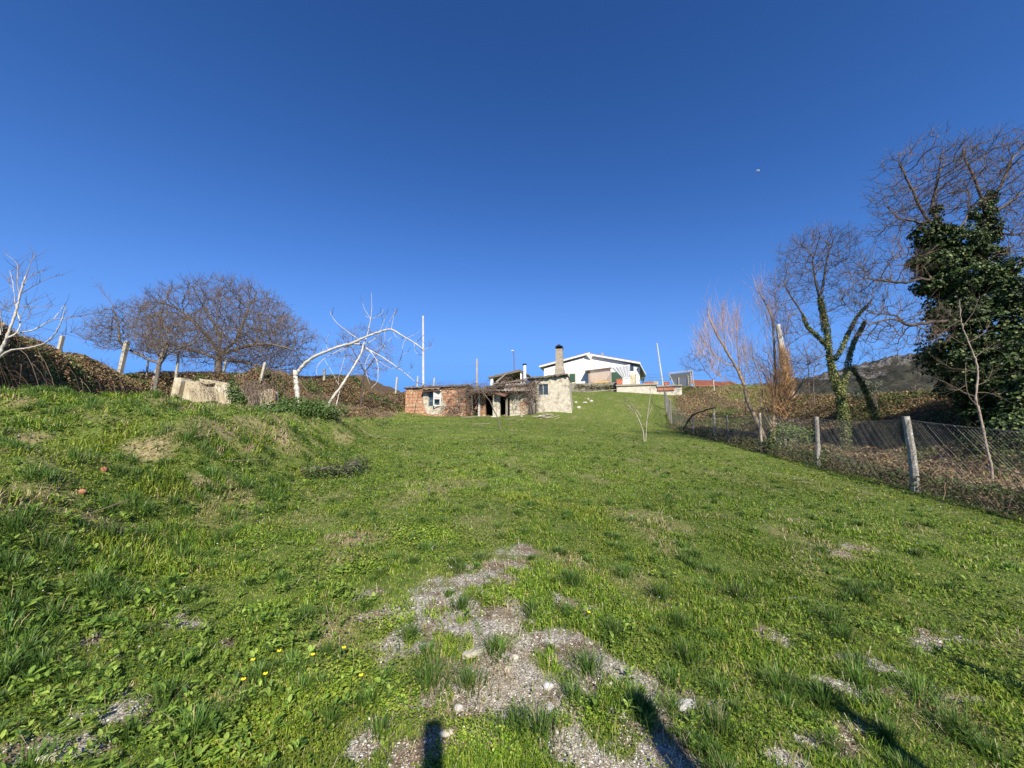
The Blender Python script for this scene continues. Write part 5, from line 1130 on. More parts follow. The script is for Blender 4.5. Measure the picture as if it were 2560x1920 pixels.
def edge_mesh(pos, par, r, sel, m):
    """frustum per edge, sharing the ring with the main child"""
    n_ = len(par); d = np.zeros_like(pos); v = par >= 0; d[v] = pos[v] - pos[par[v]]
    if (~v).any():
        f = np.where(par == 0)[0]; d[~v] = (pos[f[0]] - pos[0]) if len(f) else np.array([0, 0, 1.])
    d = unit(d); main = np.full(n_, -1); best = np.zeros(n_)
    for i in range(1, n_):
        p_ = par[i]
        if r[i] > best[p_]: best[p_] = r[i]; main[p_] = i
    nd = d.copy(); has = main >= 0; nd[has] = unit(d[has] + d[main[has]])
    ref = np.array([.31, .23, .92]); a = unit(np.cross(nd, ref)); b = np.cross(nd, a)
    a2 = unit(np.cross(d, ref)); b2 = np.cross(d, a2); ang = np.arange(m) * 2 * np.pi / m; co, si = np.cos(ang)[None, :, None], np.sin(ang)[None, :, None]
    ring = lambda P_, R_, A_, B_: P_[:, None] + R_[:, None, None] * (A_[:, None] * co + B_[:, None] * si)
    e = np.where(v & sel)[0]; p_ = par[e]; ismain = main[p_] == e
    top = ring(pos[e], r[e], a[e], b[e])
    bot = np.where(ismain[:, None, None], ring(pos[p_], r[p_], a[p_], b[p_]), ring(pos[p_], np.minimum(r[e] * 1.25, r[p_]), a2[e], b2[e]))
    V = np.concatenate([bot, top], 1).reshape(-1, 3); o = np.arange(len(e))[:, None, None] * 2 * m; j = np.arange(m)
    f = np.stack([j, (j + 1) % m, (j + 1) % m + m, j + m], -1)[None] + o
    return V, f.reshape(-1, 4)
def twigs(pos, par, ch, r, n_per, L, r0, spread=.8, up=.35, thin=.03, segs=4, rg=None, only_tips=False):
    d = np.zeros_like(pos); v = par >= 0; d[v] = pos[v] - pos[par[v]]; d = unit(d)
    c = np.where((r < thin) & v & ((ch == 0) | (not only_tips)))[0]; c = np.repeat(c, n_per); c = c[rng.random(len(c)) < np.where(ch[c] == 0, 1, .55)]
    n_ = len(c); dr = unit(d[c] + rng.normal(0, spread, (n_, 3)) + np.array([0, 0, up])); P = [pos[c]]; l_ = L * rng.uniform(.4, 1.3, (n_, 1)) / segs
    for k in range(segs): dr = unit(dr + rng.normal(0, .14, (n_, 3)) + np.array([0, 0, up * .2])); P.append(P[-1] + dr * l_)
    P = np.stack(P, 1); R = np.linspace(1, .45, segs + 1)[None] * r0 * rng.uniform(.7, 1.3, (n_, 1)); return P, R
def ell(c, rad, n_, hollow=.0, seed=0, cutz=None):
    rg = np.random.default_rng(seed); q = unit(rg.normal(size=(n_, 3))) * (hollow + (1 - hollow) * rg.random((n_, 1)) ** (1 / 3)); q = q * np.array(rad) + np.array(c)
    if n_ > 150:
        nn = fbm(q[:, 0] * .9 / max(.5, rad[0] * .3) + q[:, 1] * .37, q[:, 2] * .9 / max(.5, rad[2] * .3) + q[:, 1] * .29, 3, 77 + seed); q = q[rg.random(len(q)) < np.clip((nn - .32) * 5, .14, 1)]
    return q if cutz is None else q[q[:, 2] > cutz]
def tree(name, label, skel, attrs, mt_, mc_, step=.35, kill=.5, infl=3.0, r0=.008, expn=2.35, rmax=None, thr=.05, tw=(3, .6, .005), up=.06, cat='tree', group=None, seed=1, maxit=140, tup=.35, spread=.8, m_tr=7):
    pos, par = colonize(skel, attrs, step, kill, infl, maxit, up, seed); r, ch = radii(par, r0, expn, rmax)
    root = empty(name, skel[0][0], label, cat, group)
    V, Fc = edge_mesh(pos, par, r, r > thr, m_tr)
    if len(Fc): np_mesh('trunk', V, Fc, mt_, root, smooth=True)
    V, Fc = edge_mesh(pos, par, r, r <= thr, 4); parts = [(V, Fc)]
    P, R = twigs(pos, par, ch, r, tw[0], tw[1], tw[2], up=tup, spread=spread); parts.append(tubes(P, R, 3))
    P2_ = P[:, 2]; n_ = len(P2_); dr = unit(P[:, 3] - P[:, 1] + rng.normal(0, .5, (n_, 3)) * tw[1] * .4); l_ = tw[1] * .25
    Pb = np.stack([P2_, P2_ + dr * l_, P2_ + dr * l_ * 2 + rng.normal(0, .1, (n_, 3)) * l_], 1); parts.append(tubes(Pb, np.array([[1, .8, .5]]) * tw[2] * .8 * np.ones((n_, 1)), 3))
    V, Fc = join(parts); np_mesh('crown', V, Fc, mc_, root); return root, pos, par, r
S3 = lambda x, y, Y: at(x * .3013, 600 + y * .3013, Y)
S4 = lambda x, y, Y: at(560 + x * .2532, 700 + y * .2532, Y)
S5 = lambda x, y, Y: at(1640 + x * .3376, 640 + y * .3376, Y)
S6 = lambda x, y, Y: at(2100 + x * .3496, 320 + y * .3496, Y)
S7 = lambda x, y, Y: at(2000 + x * .3256, 800 + y * .3256, Y)
def gbase(v): return Vector((v.x, v.y, min(v.z, Tz(v.x, v.y) - .15)))
hfw = lambda x, y: sst((x - fence_x(y) + .75 + .3 * (fbm(x * .9, y * .9, 3, 45) - .5)) / .5) * (1 - sst((x - fence_x(y) - .6) / .8)) * (.16 + .42 * fbm(x * 1.3, y * 1.3, 3, 46)) * (y < 34)
BRs = BR; BR = [(.07, .10, .03), (.10, .14, .04), (.14, .17, .06), (.10, .075, .045), (.18, .12, .07), (.05, .07, .025), (.20, .22, .09)]
thicket('fence_weeds', 'dark green weeds and dead stems along the foot of the wire fence', samp(8, 38, 1.5, 14, 62), 150000, 2500, hfw, [3, 3, 2, 2, 1, 2, 1], .06, .4, 'weeds')
BR = BRs
# dead bracken and straw, left slope and bank behind the fence
def bracken(name, label, n0, smp, dens, cols, w):
    x, y, r = smp(n0); k_ = rng.random(len(x)) < dens(x, y); x, y, r = keep(k_, x, y, r); n_ = len(x)
    V, Fc, C = blades(x, y, T(x, y) + rng.uniform(0, .10, n_), .16 + .22 * rng.random(n_), .009 * (r / 12) ** .8 * rng.uniform(.7, 1.4, n_), np.clip(rng.normal(.85, .12, n_), .4, .985), pal(n_, cols, w) * (.6 + .8 * fbm(x * .8, y * .8, 3, 78)[:, None]))
    tag(np_mesh(name, V, Fc, m_dry, col=C), label, 'bracken', kind='stuff')
bracken('dead_bracken', 'flattened tan dead bracken on the slope below the left brambles', 90000, samp(10, 34, 1.2, -62, -22), lambda x, y: sst(rise_l(x, y) / .03) * (1 - .7 * sst((rise_l(x, y) - .35) / .3)) * (x < -9), [(.52, .36, .20), (.40, .25, .13), (.62, .48, .30), (.28, .17, .09)], [3, 3, 2, 2])
bracken('bracken_bank', 'warm brown dead bracken and dry grass on the bank behind the fence', 150000, samp(8, 48, 1.3, 14, 62), lambda x, y: sst((x - fence_x(y) - .5) / 1.0) * np.clip(.25 + 2.6 * (fbm(x * .45, y * .45, 3, 79) - .42), .05, 1) * (y < 46), [(.48, .33, .18), (.36, .23, .12), (.60, .46, .28), (.27, .29, .09), (.22, .14, .08)], [3, 2.4, 2.2, 2, 1.4])
# --- big oak
Yo = 36; k = Yo / 950
c = at(560, 830, Yo)
sk = [[gbase(at(545, 985, Yo)), at(545, 930, Yo), at(548, 880, Yo), at(552, 850, Yo), at(556, 815, Yo)],
      [at(548, 880, Yo), at(520, 845, Yo - .5), at(480, 800, Yo - 1), at(440, 770, Yo - 1.5), at(400, 755, Yo - 1)], [at(548, 885, Yo), at(590, 850, Yo + .5), at(610, 800, Yo + 1), at(625, 760, Yo + 1)],
      [at(548, 890, Yo), at(600, 870, Yo - 1), at(650, 860, Yo - 1.5), at(700, 865, Yo - 2), at(745, 880, Yo - 1)], [at(548, 900, Yo), at(610, 905, Yo), at(640, 915, Yo), at(690, 930, Yo)],
      [at(552, 850, Yo), at(530, 800, Yo + 1), at(500, 750, Yo + 1), at(480, 715, Yo)], [at(600, 900, Yo), at(632, 930, Yo), at(640, 960, Yo)], [at(548, 900, Yo), at(500, 880, Yo + 1), at(450, 870, Yo + 2)]]
at_o = np.concatenate([ell(at(545, 835, Yo), (7.3, 5.2, 5.4), 7500, .3, 1, at(0, 905, Yo).z), ell(at(665, 865, Yo), (4.8, 4.0, 3.3), 3000, .2, 2, at(0, 945, Yo).z)])
top = at_o[:, 2]; at_o = at_o[at_o[:, 0] < at(770, 880, Yo).x]
tree('bare_oak', 'large bare oak with wide domed crown behind the brambles', sk, at_o, m_bark_grey, m_twig_grey, .32, .43, 2.6, .0145, 2.3, .44, .06, (4, .9, .0095), seed=3, maxit=200, tup=.5, spread=.6)
# --- small spreading tree to its left
Yt = 25.5
sk = [[gbase(S3(1300, 1115, Yt)), S3(1320, 1040, Yt), S3(1345, 1000, Yt)], [S3(1330, 1020, Yt), S3(1250, 1000, Yt), S3(1150, 950, Yt), S3(1040, 890, Yt), S3(990, 840, Yt - .5), S3(985, 700, Yt - .5), S3(960, 640, Yt - .5), S3(915, 510, Yt - .5), S3(805, 375, Yt - .5)],
      [S3(1345, 1000, Yt), S3(1400, 940, Yt), S3(1500, 890, Yt + .5), S3(1620, 860, Yt + .5)], [S3(1330, 1020, Yt), S3(1310, 940, Yt + .4), S3(1240, 850, Yt + .5), S3(1210, 760, Yt + .5)], [S3(1345, 1000, Yt), S3(1390, 900, Yt - .5), S3(1400, 800, Yt - .5), S3(1370, 720, Yt - .5)]]
tree('bare_fruit_tree', 'low spreading bare tree with forked trunk left of the large oak', sk, np.concatenate([ell(S3(1130, 760, Yt), (2.9, 2.0, 2.0), 1700, .2, 5, S3(0, 930, Yt).z), ell(S3(1500, 780, Yt), (2.6, 1.8, 1.4), 900, .2, 6), ell(S3(860, 830, Yt), (1.3, 1.2, .6), 110, 0, 7)]),
     m_bark_grey, m_twig_grey, .22, .3, 2.0, .0105, 2.3, .16, .035, (4, .6, .0065), seed=4, spread=.6, tup=.5)
Pst = MB().beam(gbase(S3(1275, 1110, 27)), S3(1385, 835, 27), .18, .15); tag(Pst.build('vineyard_post', m_conc_post), 'white leaning post crossing the fork of the small bare tree', 'post', 'concrete vineyard posts on the left slope')
# --- brown tree behind the fig
Yb = 33
sk = [[gbase(at(902, 992, Yb)), at(906, 965, Yb), at(912, 930, Yb), at(915, 900, Yb)], [at(912, 930, Yb), at(890, 890, Yb), at(870, 850, Yb)], [at(912, 930, Yb), at(940, 890, Yb), at(955, 850, Yb)]]
tree('bare_round_tree', 'small round-crowned brownish bare tree behind the white fig branches', sk, ell(at(908, 885, Yb), (2.9, 2.4, 2.5), 900, .2, 8, at(0, 950, Yb).z), m_bark_dark, m_twig_brown, .28, .4, 2.4, .009, 2.4, .17, .04, (3, .6, .006), seed=5)
# more shrubs along the skyline
def shrub(px, py, Y_, rx, rz_, label, mat, n_=220, seed=9, name='bare_shrub', r0=.007, tw=(3, .4, .005), cat='shrub', group=None, lean=0.0):
    b_ = gbase(at(px, py, Y_)); c_ = b_ + Vector((lean, 0, rz_ * 1.15)); sk = [[b_, b_.lerp(c_, .25), b_.lerp(c_, .5)]]
    for i in range(4):
        a = i * 1.6 + seed; sk.append([b_, b_ + Vector((math.cos(a) * rx * .3, math.sin(a) * rx * .3, rz_ * .5)), b_ + Vector((math.cos(a) * rx * .5 + lean, math.sin(a) * rx * .5, rz_ * 1.1))])
    return tree(name, label, sk, ell(c_, (rx, rx * .8, rz_), n_, .1, seed), m_bark_dark, mat, .22, .3, 2.0, r0, 2.4, None, .035, tw, seed=seed, cat=cat, group=group, up=.12)
shrub(1110, 965, 42, 1.5, 1.3, 'small pale leafy shrub showing over the brick part of the ruin roof', m_twig_grey, 160, 11)
shrub(1195, 965, 43, 1.7, 1.1, 'dark twiggy shrub around the foot of the wooden pole', m_twig_brown, 220, 12)
shrub(735, 985, 36, 2.0, 1.0, 'brown twiggy shrub behind the fig trunk', m_twig_brown, 240, 13)
shrub(960, 975, 40, 2.0, .8, 'low brown twiggy shrub just left of the utility pole', m_twig_brown, 200, 14)
shrub(235, 930, 24, 1.6, .9, 'low twiggy shrub on the skyline left of the lone concrete post', m_twig_grey, 240, 15)
shrub(500, 925, 27, 1.7, 1.0, 'reddish twiggy shrub on top of the concrete wall', m_twig_brown, 300, 16)
shrub(1590, 960, 46.5, .9, .9, 'thin twiggy shrub before the terrace wall', m_twig_brown, 90, 17)
shrub(20, 905, 15, 1.3, .7, 'dark twiggy bush behind the white-barked tree at the left edge', m_twig_brown, 260, 18)

# --- white-barked tree at the left edge (drawn branch by branch)
def drawn(name, label, base, strands, mat, mtw, twn=120, tw=(.5, .005), cat='tree', thick=.03, rs=1.0, spur=None):
    root = empty(name, base, label, cat); tr, cr, tips = [], [], []
    for i, (pts, r0, r1) in enumerate(strands):
        r0 *= rs; r1 *= max(rs, .85); s = strand(pts, r0, r1, 8 if r0 > thick else 5, 6, .003 + .04 * r0)
        (tr if r0 > thick else cr).append(s); tips.append(catmull(pts, 6))
    P, R = [], []
    for i in range(twn):
        c_ = random.choice(tips); j = random.randint(int(len(c_) * .25), len(c_) - 2); p0 = c_[j]; d_ = (c_[j + 1] - c_[j]).normalized()
        dr = (d_ + Vector((random.gauss(0, .8), random.gauss(0, .6), random.gauss(.25, .5)))).normalized(); l_ = tw[0] * random.uniform(.2, 1.2) / 4; row = [p0.copy()]
        for k in range(4): dr = (dr + Vector((random.gauss(0, .15), random.gauss(0, .15), random.gauss(.1, .12)))).normalized(); row.append(row[-1] + dr * l_)
        P.append([list(q) for q in row]); R.append(np.linspace(1, .5, 5) * tw[1] * random.uniform(.7, 1.3))
    if spur is None: cr.append(tubes(np.array(P), np.array(R), 3))
    else: V, Fc = tubes(np.array(P), np.array(R), 4); np_mesh('spurs', V, Fc, spur, root)
    V, Fc = join(tr); np_mesh('trunk', V, Fc, mat, root, smooth=True); V, Fc = join(cr); np_mesh('branches', V, Fc, mtw, root, smooth=True); return root
Yl = 11.0; B = lambda pts, r0, r1, f=S3, Y_=Yl, dy=0.0: ([f(x, y, Y_ + dy * i / max(1, len(pts) - 1)) for i, (x, y) in enumerate(pts)], r0, r1)
g0 = gbase(S3(-110, 1250, Yl))
drawn('white_birch', 'white-barked bare tree with upswept branches at the left edge', g0,
      [([g0, S3(-60, 1060, Yl), S3(0, 930, Yl), S3(50, 830, Yl), S3(100, 690, Yl), S3(140, 560, Yl), S3(175, 420, Yl), S3(215, 300, Yl)], .075, .02), B([(215, 300), (260, 180), (300, 120)], .018, .006),
       B([(-120, 1060), (-20, 985), (80, 920), (200, 900), (340, 870), (420, 820), (480, 740), (520, 640), (545, 540)], .045, .01, dy=-.6), B([(10, 900), (60, 820), (150, 775), (280, 745), (380, 690), (450, 650), (540, 530)], .04, .008, dy=.6),
       B([(60, 810), (130, 775), (168, 700), (150, 620), (125, 520), (105, 350), (80, 250)], .03, .006, dy=.5), B([(160, 470), (145, 350), (140, 200), (45, 115)], .022, .006, dy=.4), B([(150, 330), (148, 200)], .01, .005), B([(180, 440), (280, 380), (380, 330), (490, 285)], .018, .005, dy=-.4),
       B([(190, 390), (250, 300), (375, 250)], .014, .005, dy=.4), B([(160, 548), (300, 552), (450, 545)], .016, .005), B([(450, 655), (560, 650), (690, 600)], .014, .005), B([(540, 660), (620, 640), (700, 630)], .008, .004), B([(165, 650), (230, 540), (300, 500)], .014, .005), B([(480, 790), (560, 780), (625, 745)], .010, .004),
       B([(175, 700), (240, 640), (262, 560)], .010, .004), B([(110, 620), (60, 570), (30, 540)], .010, .004), B([(100, 400), (60, 300)], .01, .004), B([(0, 790), (-30, 560), (-80, 420)], .03, .008), B([(20, 760), (0, 560)], .012, .004)], m_bark_white, M('pale_grey_twig', (.40, .36, .33), (.25, .20, .18), scale=3), 200, (.55, .0045), thick=.02, rs=.72, spur=m_twig_grey)
# --- the fig tree: white stump trunk and arching limbs
Yf = 20.0; Bf = lambda pts, r0, r1, y0=Yf, dy=0.0: ([S4(x, y, y0 + dy * i / max(1, len(pts) - 1)) for i, (x, y) in enumerate(pts)], r0, r1)
gf = gbase(S4(732, 1245, Yf))
fig = [([gf, S4(728, 1180, Yf), S4(718, 1080, Yf), S4(708, 980, Yf), S4(703, 925, Yf), S4(700, 905, Yf)], .165, .13),
       Bf([(706, 945), (740, 895), (790, 835), (870, 770), (1000, 710), (1130, 660), (1250, 630), (1370, 575), (1500, 525), (1600, 495), (1660, 490), (1760, 550), (1880, 620), (1970, 690)], .125, .035, Yf, -1.0),
       Bf([(1130, 662), (1250, 634), (1350, 638), (1430, 690), (1550, 755), (1680, 840), (1800, 930), (1880, 1000)], .075, .02, Yf - .4, .8),
       Bf([(1375, 640), (1355, 720), (1290, 840), (1220, 950), (1150, 1060), (1060, 1180), (970, 1330)], .055, .075, Yf - .4, -1.0),
       Bf([(1375, 640), (1410, 560), (1440, 430), (1458, 300), (1455, 120)], .05, .008, Yf - .4, .3), Bf([(1450, 385), (1390, 290), (1365, 215)], .018, .007), Bf([(1450, 385), (1540, 350), (1580, 290)], .022, .008), Bf([(1450, 385), (1400, 355), (1375, 320)], .016, .007),
       Bf([(1350, 620), (1310, 575), (1220, 510), (1120, 430), (1060, 350), (1050, 310)], .034, .008, Yf - .3, .5), Bf([(1380, 640), (1500, 570), (1560, 460), (1590, 370), (1600, 330)], .030, .007), Bf([(1650, 490), (1668, 400), (1690, 300)], .024, .008), Bf([(1590, 495), (1640, 400), (1680, 330), (1690, 280)], .014, .006),
       Bf([(1440, 700), (1500, 780), (1520, 850), (1520, 920), (1515, 1000), (1450, 1070)], .034, .012, Yf - .3, -.5), Bf([(1440, 730), (1395, 830), (1410, 940), (1440, 1030)], .026, .008), Bf([(1585, 500), (1588, 640), (1550, 710)], .020, .008), Bf([(1800, 570), (1765, 650), (1770, 730), (1815, 710)], .022, .007, Yf - .9),
       Bf([(1880, 620), (1885, 700), (1930, 745)], .018, .007, Yf - .95), Bf([(1800, 570), (1870, 545), (1940, 500)], .016, .006, Yf - .9), Bf([(1900, 640), (1900, 590), (1950, 580)], .015, .006, Yf - .9), Bf([(1250, 645), (1150, 690), (1000, 770), (930, 840), (910, 900), (920, 940)], .032, .009, Yf - .3, -.4), Bf([(1240, 650), (1150, 710), (1100, 760)], .018, .008),
       Bf([(1190, 760), (1160, 880), (1135, 960), (1130, 1040)], .020, .014), Bf([(990, 780), (1060, 900), (1130, 1030)], .014, .014), Bf([(1145, 1080), (1110, 1230), (1040, 1420), (960, 1570), (920, 1610)], .026, .014, Yf - 1.0, -2.2), Bf([(1030, 695), (1010, 650), (1010, 590), (1045, 530)], .018, .007),
       Bf([(960, 720), (975, 690), (1000, 680)], .02, .008), Bf([(1660, 560), (1580, 640), (1480, 700)], .014, .010), Bf([(1500, 780), (1620, 860), (1700, 870), (1740, 800)], .018, .006, Yf - .2), Bf([(1480, 760), (1400, 820), (1330, 820), (1200, 750)], .016, .008), Bf([(1660, 490), (1700, 560), (1760, 580)], .02, .008), Bf([(1970, 690), (2020, 670), (2060, 630)], .018, .006, Yf - 1.0), Bf([(1970, 690), (1975, 720)], .02, .01, Yf - 1.0),
       Bf([(1820, 930), (1840, 900), (1860, 860)], .012, .006, Yf + .4), Bf([(1720, 850), (1740, 790), (1740, 760)], .012, .006, Yf + .3)]
fr_ = drawn('white_fig_tree', 'white-barked leaning fig tree with long arching and drooping limbs', gf, fig, m_bark_white, m_bark_white, 120, (.45, .011), thick=.022, rs=.74, spur=m_bark_dark)
sm = MB().tube([S4(702, 925, Yf) - gf, S4(680, 905, Yf) - gf, S4(668, 940, Yf) - gf], .10, .05, 8, 3); sm.build('broken_stub', m_bark_dark, fr_)
# --- leaning sapling in front of the ruin, two saplings on the meadow
S1_ = lambda x, y, Y: at(960 + x * .2441, 820 + y * .2441, Y)
Ys = 20.0; gs_ = gbase(S1_(1200, 1055, Ys))
drawn('leaning_sapling', 'thin dark sapling leaning left in front of the ruined house', gs_, [([gs_, S1_(1172, 940, Ys), S1_(1120, 830, Ys), S1_(1090, 760, Ys), S1_(1040, 690, Ys), S1_(1000, 640, Ys), S1_(980, 580, Ys)], .035, .012), B([(1060, 715), (990, 660), (900, 660), (840, 680), (800, 720)], .016, .006, S1_, Ys), B([(1000, 640), (1040, 560), (1100, 520)], .014, .005, S1_, Ys), B([(1020, 660), (960, 600), (880, 590)], .012, .005, S1_, Ys)], m_bark_grey, m_twig_grey, 46, (.7, .005), cat='sapling')
S2_ = lambda x, y, Y: at(1280 + x * .2351, 820 + y * .2351, Y)
m_sap = M('grey_sapling_bark', (.44, .39, .31), (.26, .22, .17), scale=9); Y7 = 17.6; g7 = gbase(S2_(1405, 1195, Y7))
drawn('forked_sapling', 'pale forked young sapling standing alone on the upper meadow', g7, [([g7, S2_(1390, 1090, Y7), S2_(1350, 980, Y7), S2_(1310, 900, Y7), S2_(1240, 830, Y7), S2_(1190, 790, Y7)], .032, .010), ([g7 + Vector((.05, 0, 0)), S2_(1430, 1050, Y7), S2_(1440, 930, Y7), S2_(1460, 800, Y7), S2_(1472, 660, Y7), S2_(1465, 560, Y7)], .024, .005),
      B([(1370, 945), (1320, 870), (1255, 790), (1210, 760)], .018, .006, S2_, Y7), B([(1350, 980), (1300, 890), (1270, 880)], .012, .005, S2_, Y7), B([(1440, 950), (1490, 840), (1500, 800)], .010, .004, S2_, Y7), B([(1300, 890), (1220, 850)], .010, .004, S2_, Y7)], m_sap, m_sap, 70, (.5, .0045), cat='sapling', thick=.02, rs=1.0, spur=m_twig_grey)
# --- willow / poplar clump behind the fence
Yw = 17.2; gw = gbase(S5(840, 1330, Yw)); Bw = lambda pts, r0, r1, dy=0.0: B(pts, r0, r1, S5, Yw, dy)
ws = [([gw, S5(730, 1190, Yw), S5(680, 1080, Yw), S5(650, 950, Yw), S5(590, 820, Yw), S5(520, 700, Yw), S5(450, 580, Yw), S5(400, 470, Yw), S5(380, 390, Yw)], .095, .018), ([gw + Vector((.2, .1, 0)), S5(870, 1100, Yw), S5(882, 900, Yw), S5(876, 700, Yw), S5(865, 500, Yw), S5(830, 390, Yw), S5(770, 280, Yw), S5(758, 220, Yw)], .085, .014),
      Bw([(850, 1300), (930, 1170), (990, 1070), (1060, 980), (1110, 900)], .05, .02, 1), Bw([(590, 820), (520, 800), (440, 740), (370, 660), (330, 590)], .03, .008, .8), Bw([(620, 860), (605, 700), (600, 560), (590, 400)], .03, .006, -.6), Bw([(650, 950), (560, 940), (440, 860), (400, 760)], .025, .008, .8), Bw([(520, 700), (500, 560), (490, 430), (500, 350)], .022, .005, .5),
      Bw([(855, 1250), (800, 1080), (770, 900), (720, 760), (700, 640)], .04, .008, .8), Bw([(865, 500), (890, 380), (880, 280)], .02, .005), Bw([(870, 650), (960, 560), (990, 440)], .02, .005, .5), Bw([(860, 1280), (790, 1150), (760, 1000), (690, 860), (650, 700)], .035, .008, -.8)]
wroot2 = drawn('willow_clump', 'multi-stemmed orange-twigged willow clump behind the wire fence', gw, ws, M('tan_bark', (.42, .32, .21), (.26, .19, .12), scale=5), m_twig_orange, 420, (1.3, .0055), thick=.03)
P, R = [], []
for i in range(400):                       # fan of orange shoots from the pollard head
    c_ = random.choice([(880, 1130), (930, 1100), (870, 1000), (950, 1000), (900, 900), (930, 1180)]); p0 = S5(c_[0] + random.gauss(0, 25), c_[1] + random.gauss(0, 30), Yw + random.gauss(0, .4))
    a = random.uniform(-.25, 1.25) if random.random() < .75 else random.uniform(-1.2, .1); dr = Vector((math.sin(a), random.gauss(0, .45), math.cos(a))).normalized(); l_ = random.uniform(.8, 2.3) / 6; row = [p0]; 
    for k in range(6): dr = (dr + Vector((random.gauss(0, .06), random.gauss(0, .06), random.gauss(.02, .06)))).normalized(); row.append(row[-1] + dr * l_)
    P.append([list(q) for q in row]); R.append(np.linspace(1.3, .4, 7) * random.uniform(.005, .009))
V, Fc = tubes(np.array(P), np.array(R), 3); np_mesh('shoots', V, Fc, m_twig_orange, wroot2)
P, R = [], []
for i in range(620):                       # fine reddish tips
    x_, y_ = random.choice([(400, 480), (450, 560), (380, 600), (500, 480), (560, 560), (600, 480), (770, 300), (830, 400), (860, 500), (640, 700), (450, 760), (700, 700), (330, 640), (960, 560), (880, 380)])
    p0 = S5(x_ + random.gauss(0, 28), y_ + random.gauss(60, 60), Yw + random.gauss(0, .5)); dr = Vector((random.gauss(-.08, .22), random.gauss(0, .2), 1)).normalized(); l_ = random.uniform(.4, 1.3) / 4; row = [p0]
    for k in range(4): dr = (dr + Vector((random.gauss(0, .07), random.gauss(0, .07), .05))).normalized(); row.append(row[-1] + dr * l_)
    P.append([list(q) for q in row]); R.append(np.linspace(1.2, .4, 5) * .0042)
V, Fc = tubes(np.array(P), np.array(R), 3); np_mesh('fine_twigs', V, Fc, m_twig_pink, wroot2)
# dry hanging creeper on the leaning concrete pole
P = []
for i in range(420):
    f = random.random(); p0 = at(1975 - 22 * f + random.gauss(0, 7), 985 - 125 * f, 25.7 + random.gauss(0, .3)); l_ = random.uniform(.4, 1.5); a = random.gauss(0, .25)
    P.append([[p0.x + math.sin(a) * l_ * t * .4 + random.gauss(0, .02), p0.y - .2 * t, p0.z + .15 - l_ * t] for t in np.linspace(0, 1, 6)])
V, Fc = tubes(np.array(P), np.full((len(P), 6), .008), 3); tag(np_mesh('pole_creeper', V, Fc, m_twig_orange), 'sparse hanging golden dry creeper wrapped round the leaning concrete pole', 'creeper')
# --- ivy helpers
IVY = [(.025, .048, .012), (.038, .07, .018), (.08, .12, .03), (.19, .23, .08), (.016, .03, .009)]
IVY2 = [(.08, .11, .025), (.14, .18, .045), (.22, .26, .07), (.30, .32, .11), (.13, .09, .04)]
def ivy_on(root, path, r0, r1, n_, size, cols, w, name='ivy', jitter=.6):
    c_ = catmull(path, 6); C_ = np.array([list(q) for q in c_]); seg = rng.random(n_) ** .9 * (len(C_) - 1.001); i = seg.astype(int); f = (seg - i)[:, None]; P = C_[i] * (1 - f) + C_[i + 1] * f
    rr = (r0 + (r1 - r0) * seg / (len(C_) - 1)) * (1 + jitter * (fbm(seg * .9, seg * 0 + 3, 3, 44) - .3)) ; nrm = unit(rng.normal(size=(n_, 3)) * np.array([1, 1, .5])); P = P + nrm * (rr * rng.uniform(.45, 1.0, n_) ** .7)[:, None]
    s = size * rng.uniform(.6, 1.4, n_); return leaf_quads(P, s, s * .85, nrm + rng.normal(0, .5, (n_, 3)) + np.array([0, 0, .3]), pal(n_, cols, w))
def put_leaves(root, L_, name, mat):
    V = np.concatenate([q[0] for q in L_]); o = 0; Fs = []
    for q in L_: Fs.append(q[1] + o); o += len(q[0])
    return np_mesh(name, V, np.concatenate(Fs), mat, root, col=np.concatenate([q[2] for q in L_]))
# --- medium ivy-clad tree
Ym = 14.8; gm2 = gbase(S5(1425, 1520, Ym))
t1 = [gm2, S5(1400, 1300, Ym), S5(1385, 1150, Ym), S5(1365, 1040, Ym), S5(1320, 900, Ym), S5(1290, 760, Ym), S5(1262, 560, Ym), S5(1235, 420, Ym), S5(1215, 310, Ym)]
t2 = [S5(1370, 1050, Ym), S5(1400, 920, Ym + .3), S5(1430, 760, Ym + .3), S5(1465, 640, Ym + .3), S5(1520, 540, Ym + .3), S5(1545, 490, Ym + .3)]
t3 = [S5(1330, 770, Ym), S5(1385, 660, Ym - .3), S5(1430, 560, Ym - .3), S5(1490, 450, Ym - .3), S5(1560, 370, Ym - .3), S5(1620, 290, Ym - .3)]
t4 = [S5(1275, 680, Ym), S5(1200, 600, Ym), S5(1120, 520, Ym), S5(1090, 440, Ym), S5(1040, 360, Ym), S5(980, 270, Ym), S5(940, 180, Ym)]
t5 = [S5(1215, 310, Ym), S5(1190, 230, Ym), S5(1165, 100, Ym), S5(1160, -20, Ym)]; t6 = [S5(1215, 310, Ym), S5(1240, 200, Ym), S5(1260, 60, Ym), S5(1290, -60, Ym)]
t7 = [S5(1262, 730, Ym), S5(1180, 770, Ym), S5(1090, 820, Ym)]; t8 = [S5(1265, 430, Ym), S5(1330, 380, Ym), S5(1420, 350, Ym)]; t9 = [S5(1250, 620, Ym), S5(1140, 560, Ym + .5), S5(1010, 640, Ym + .5)]
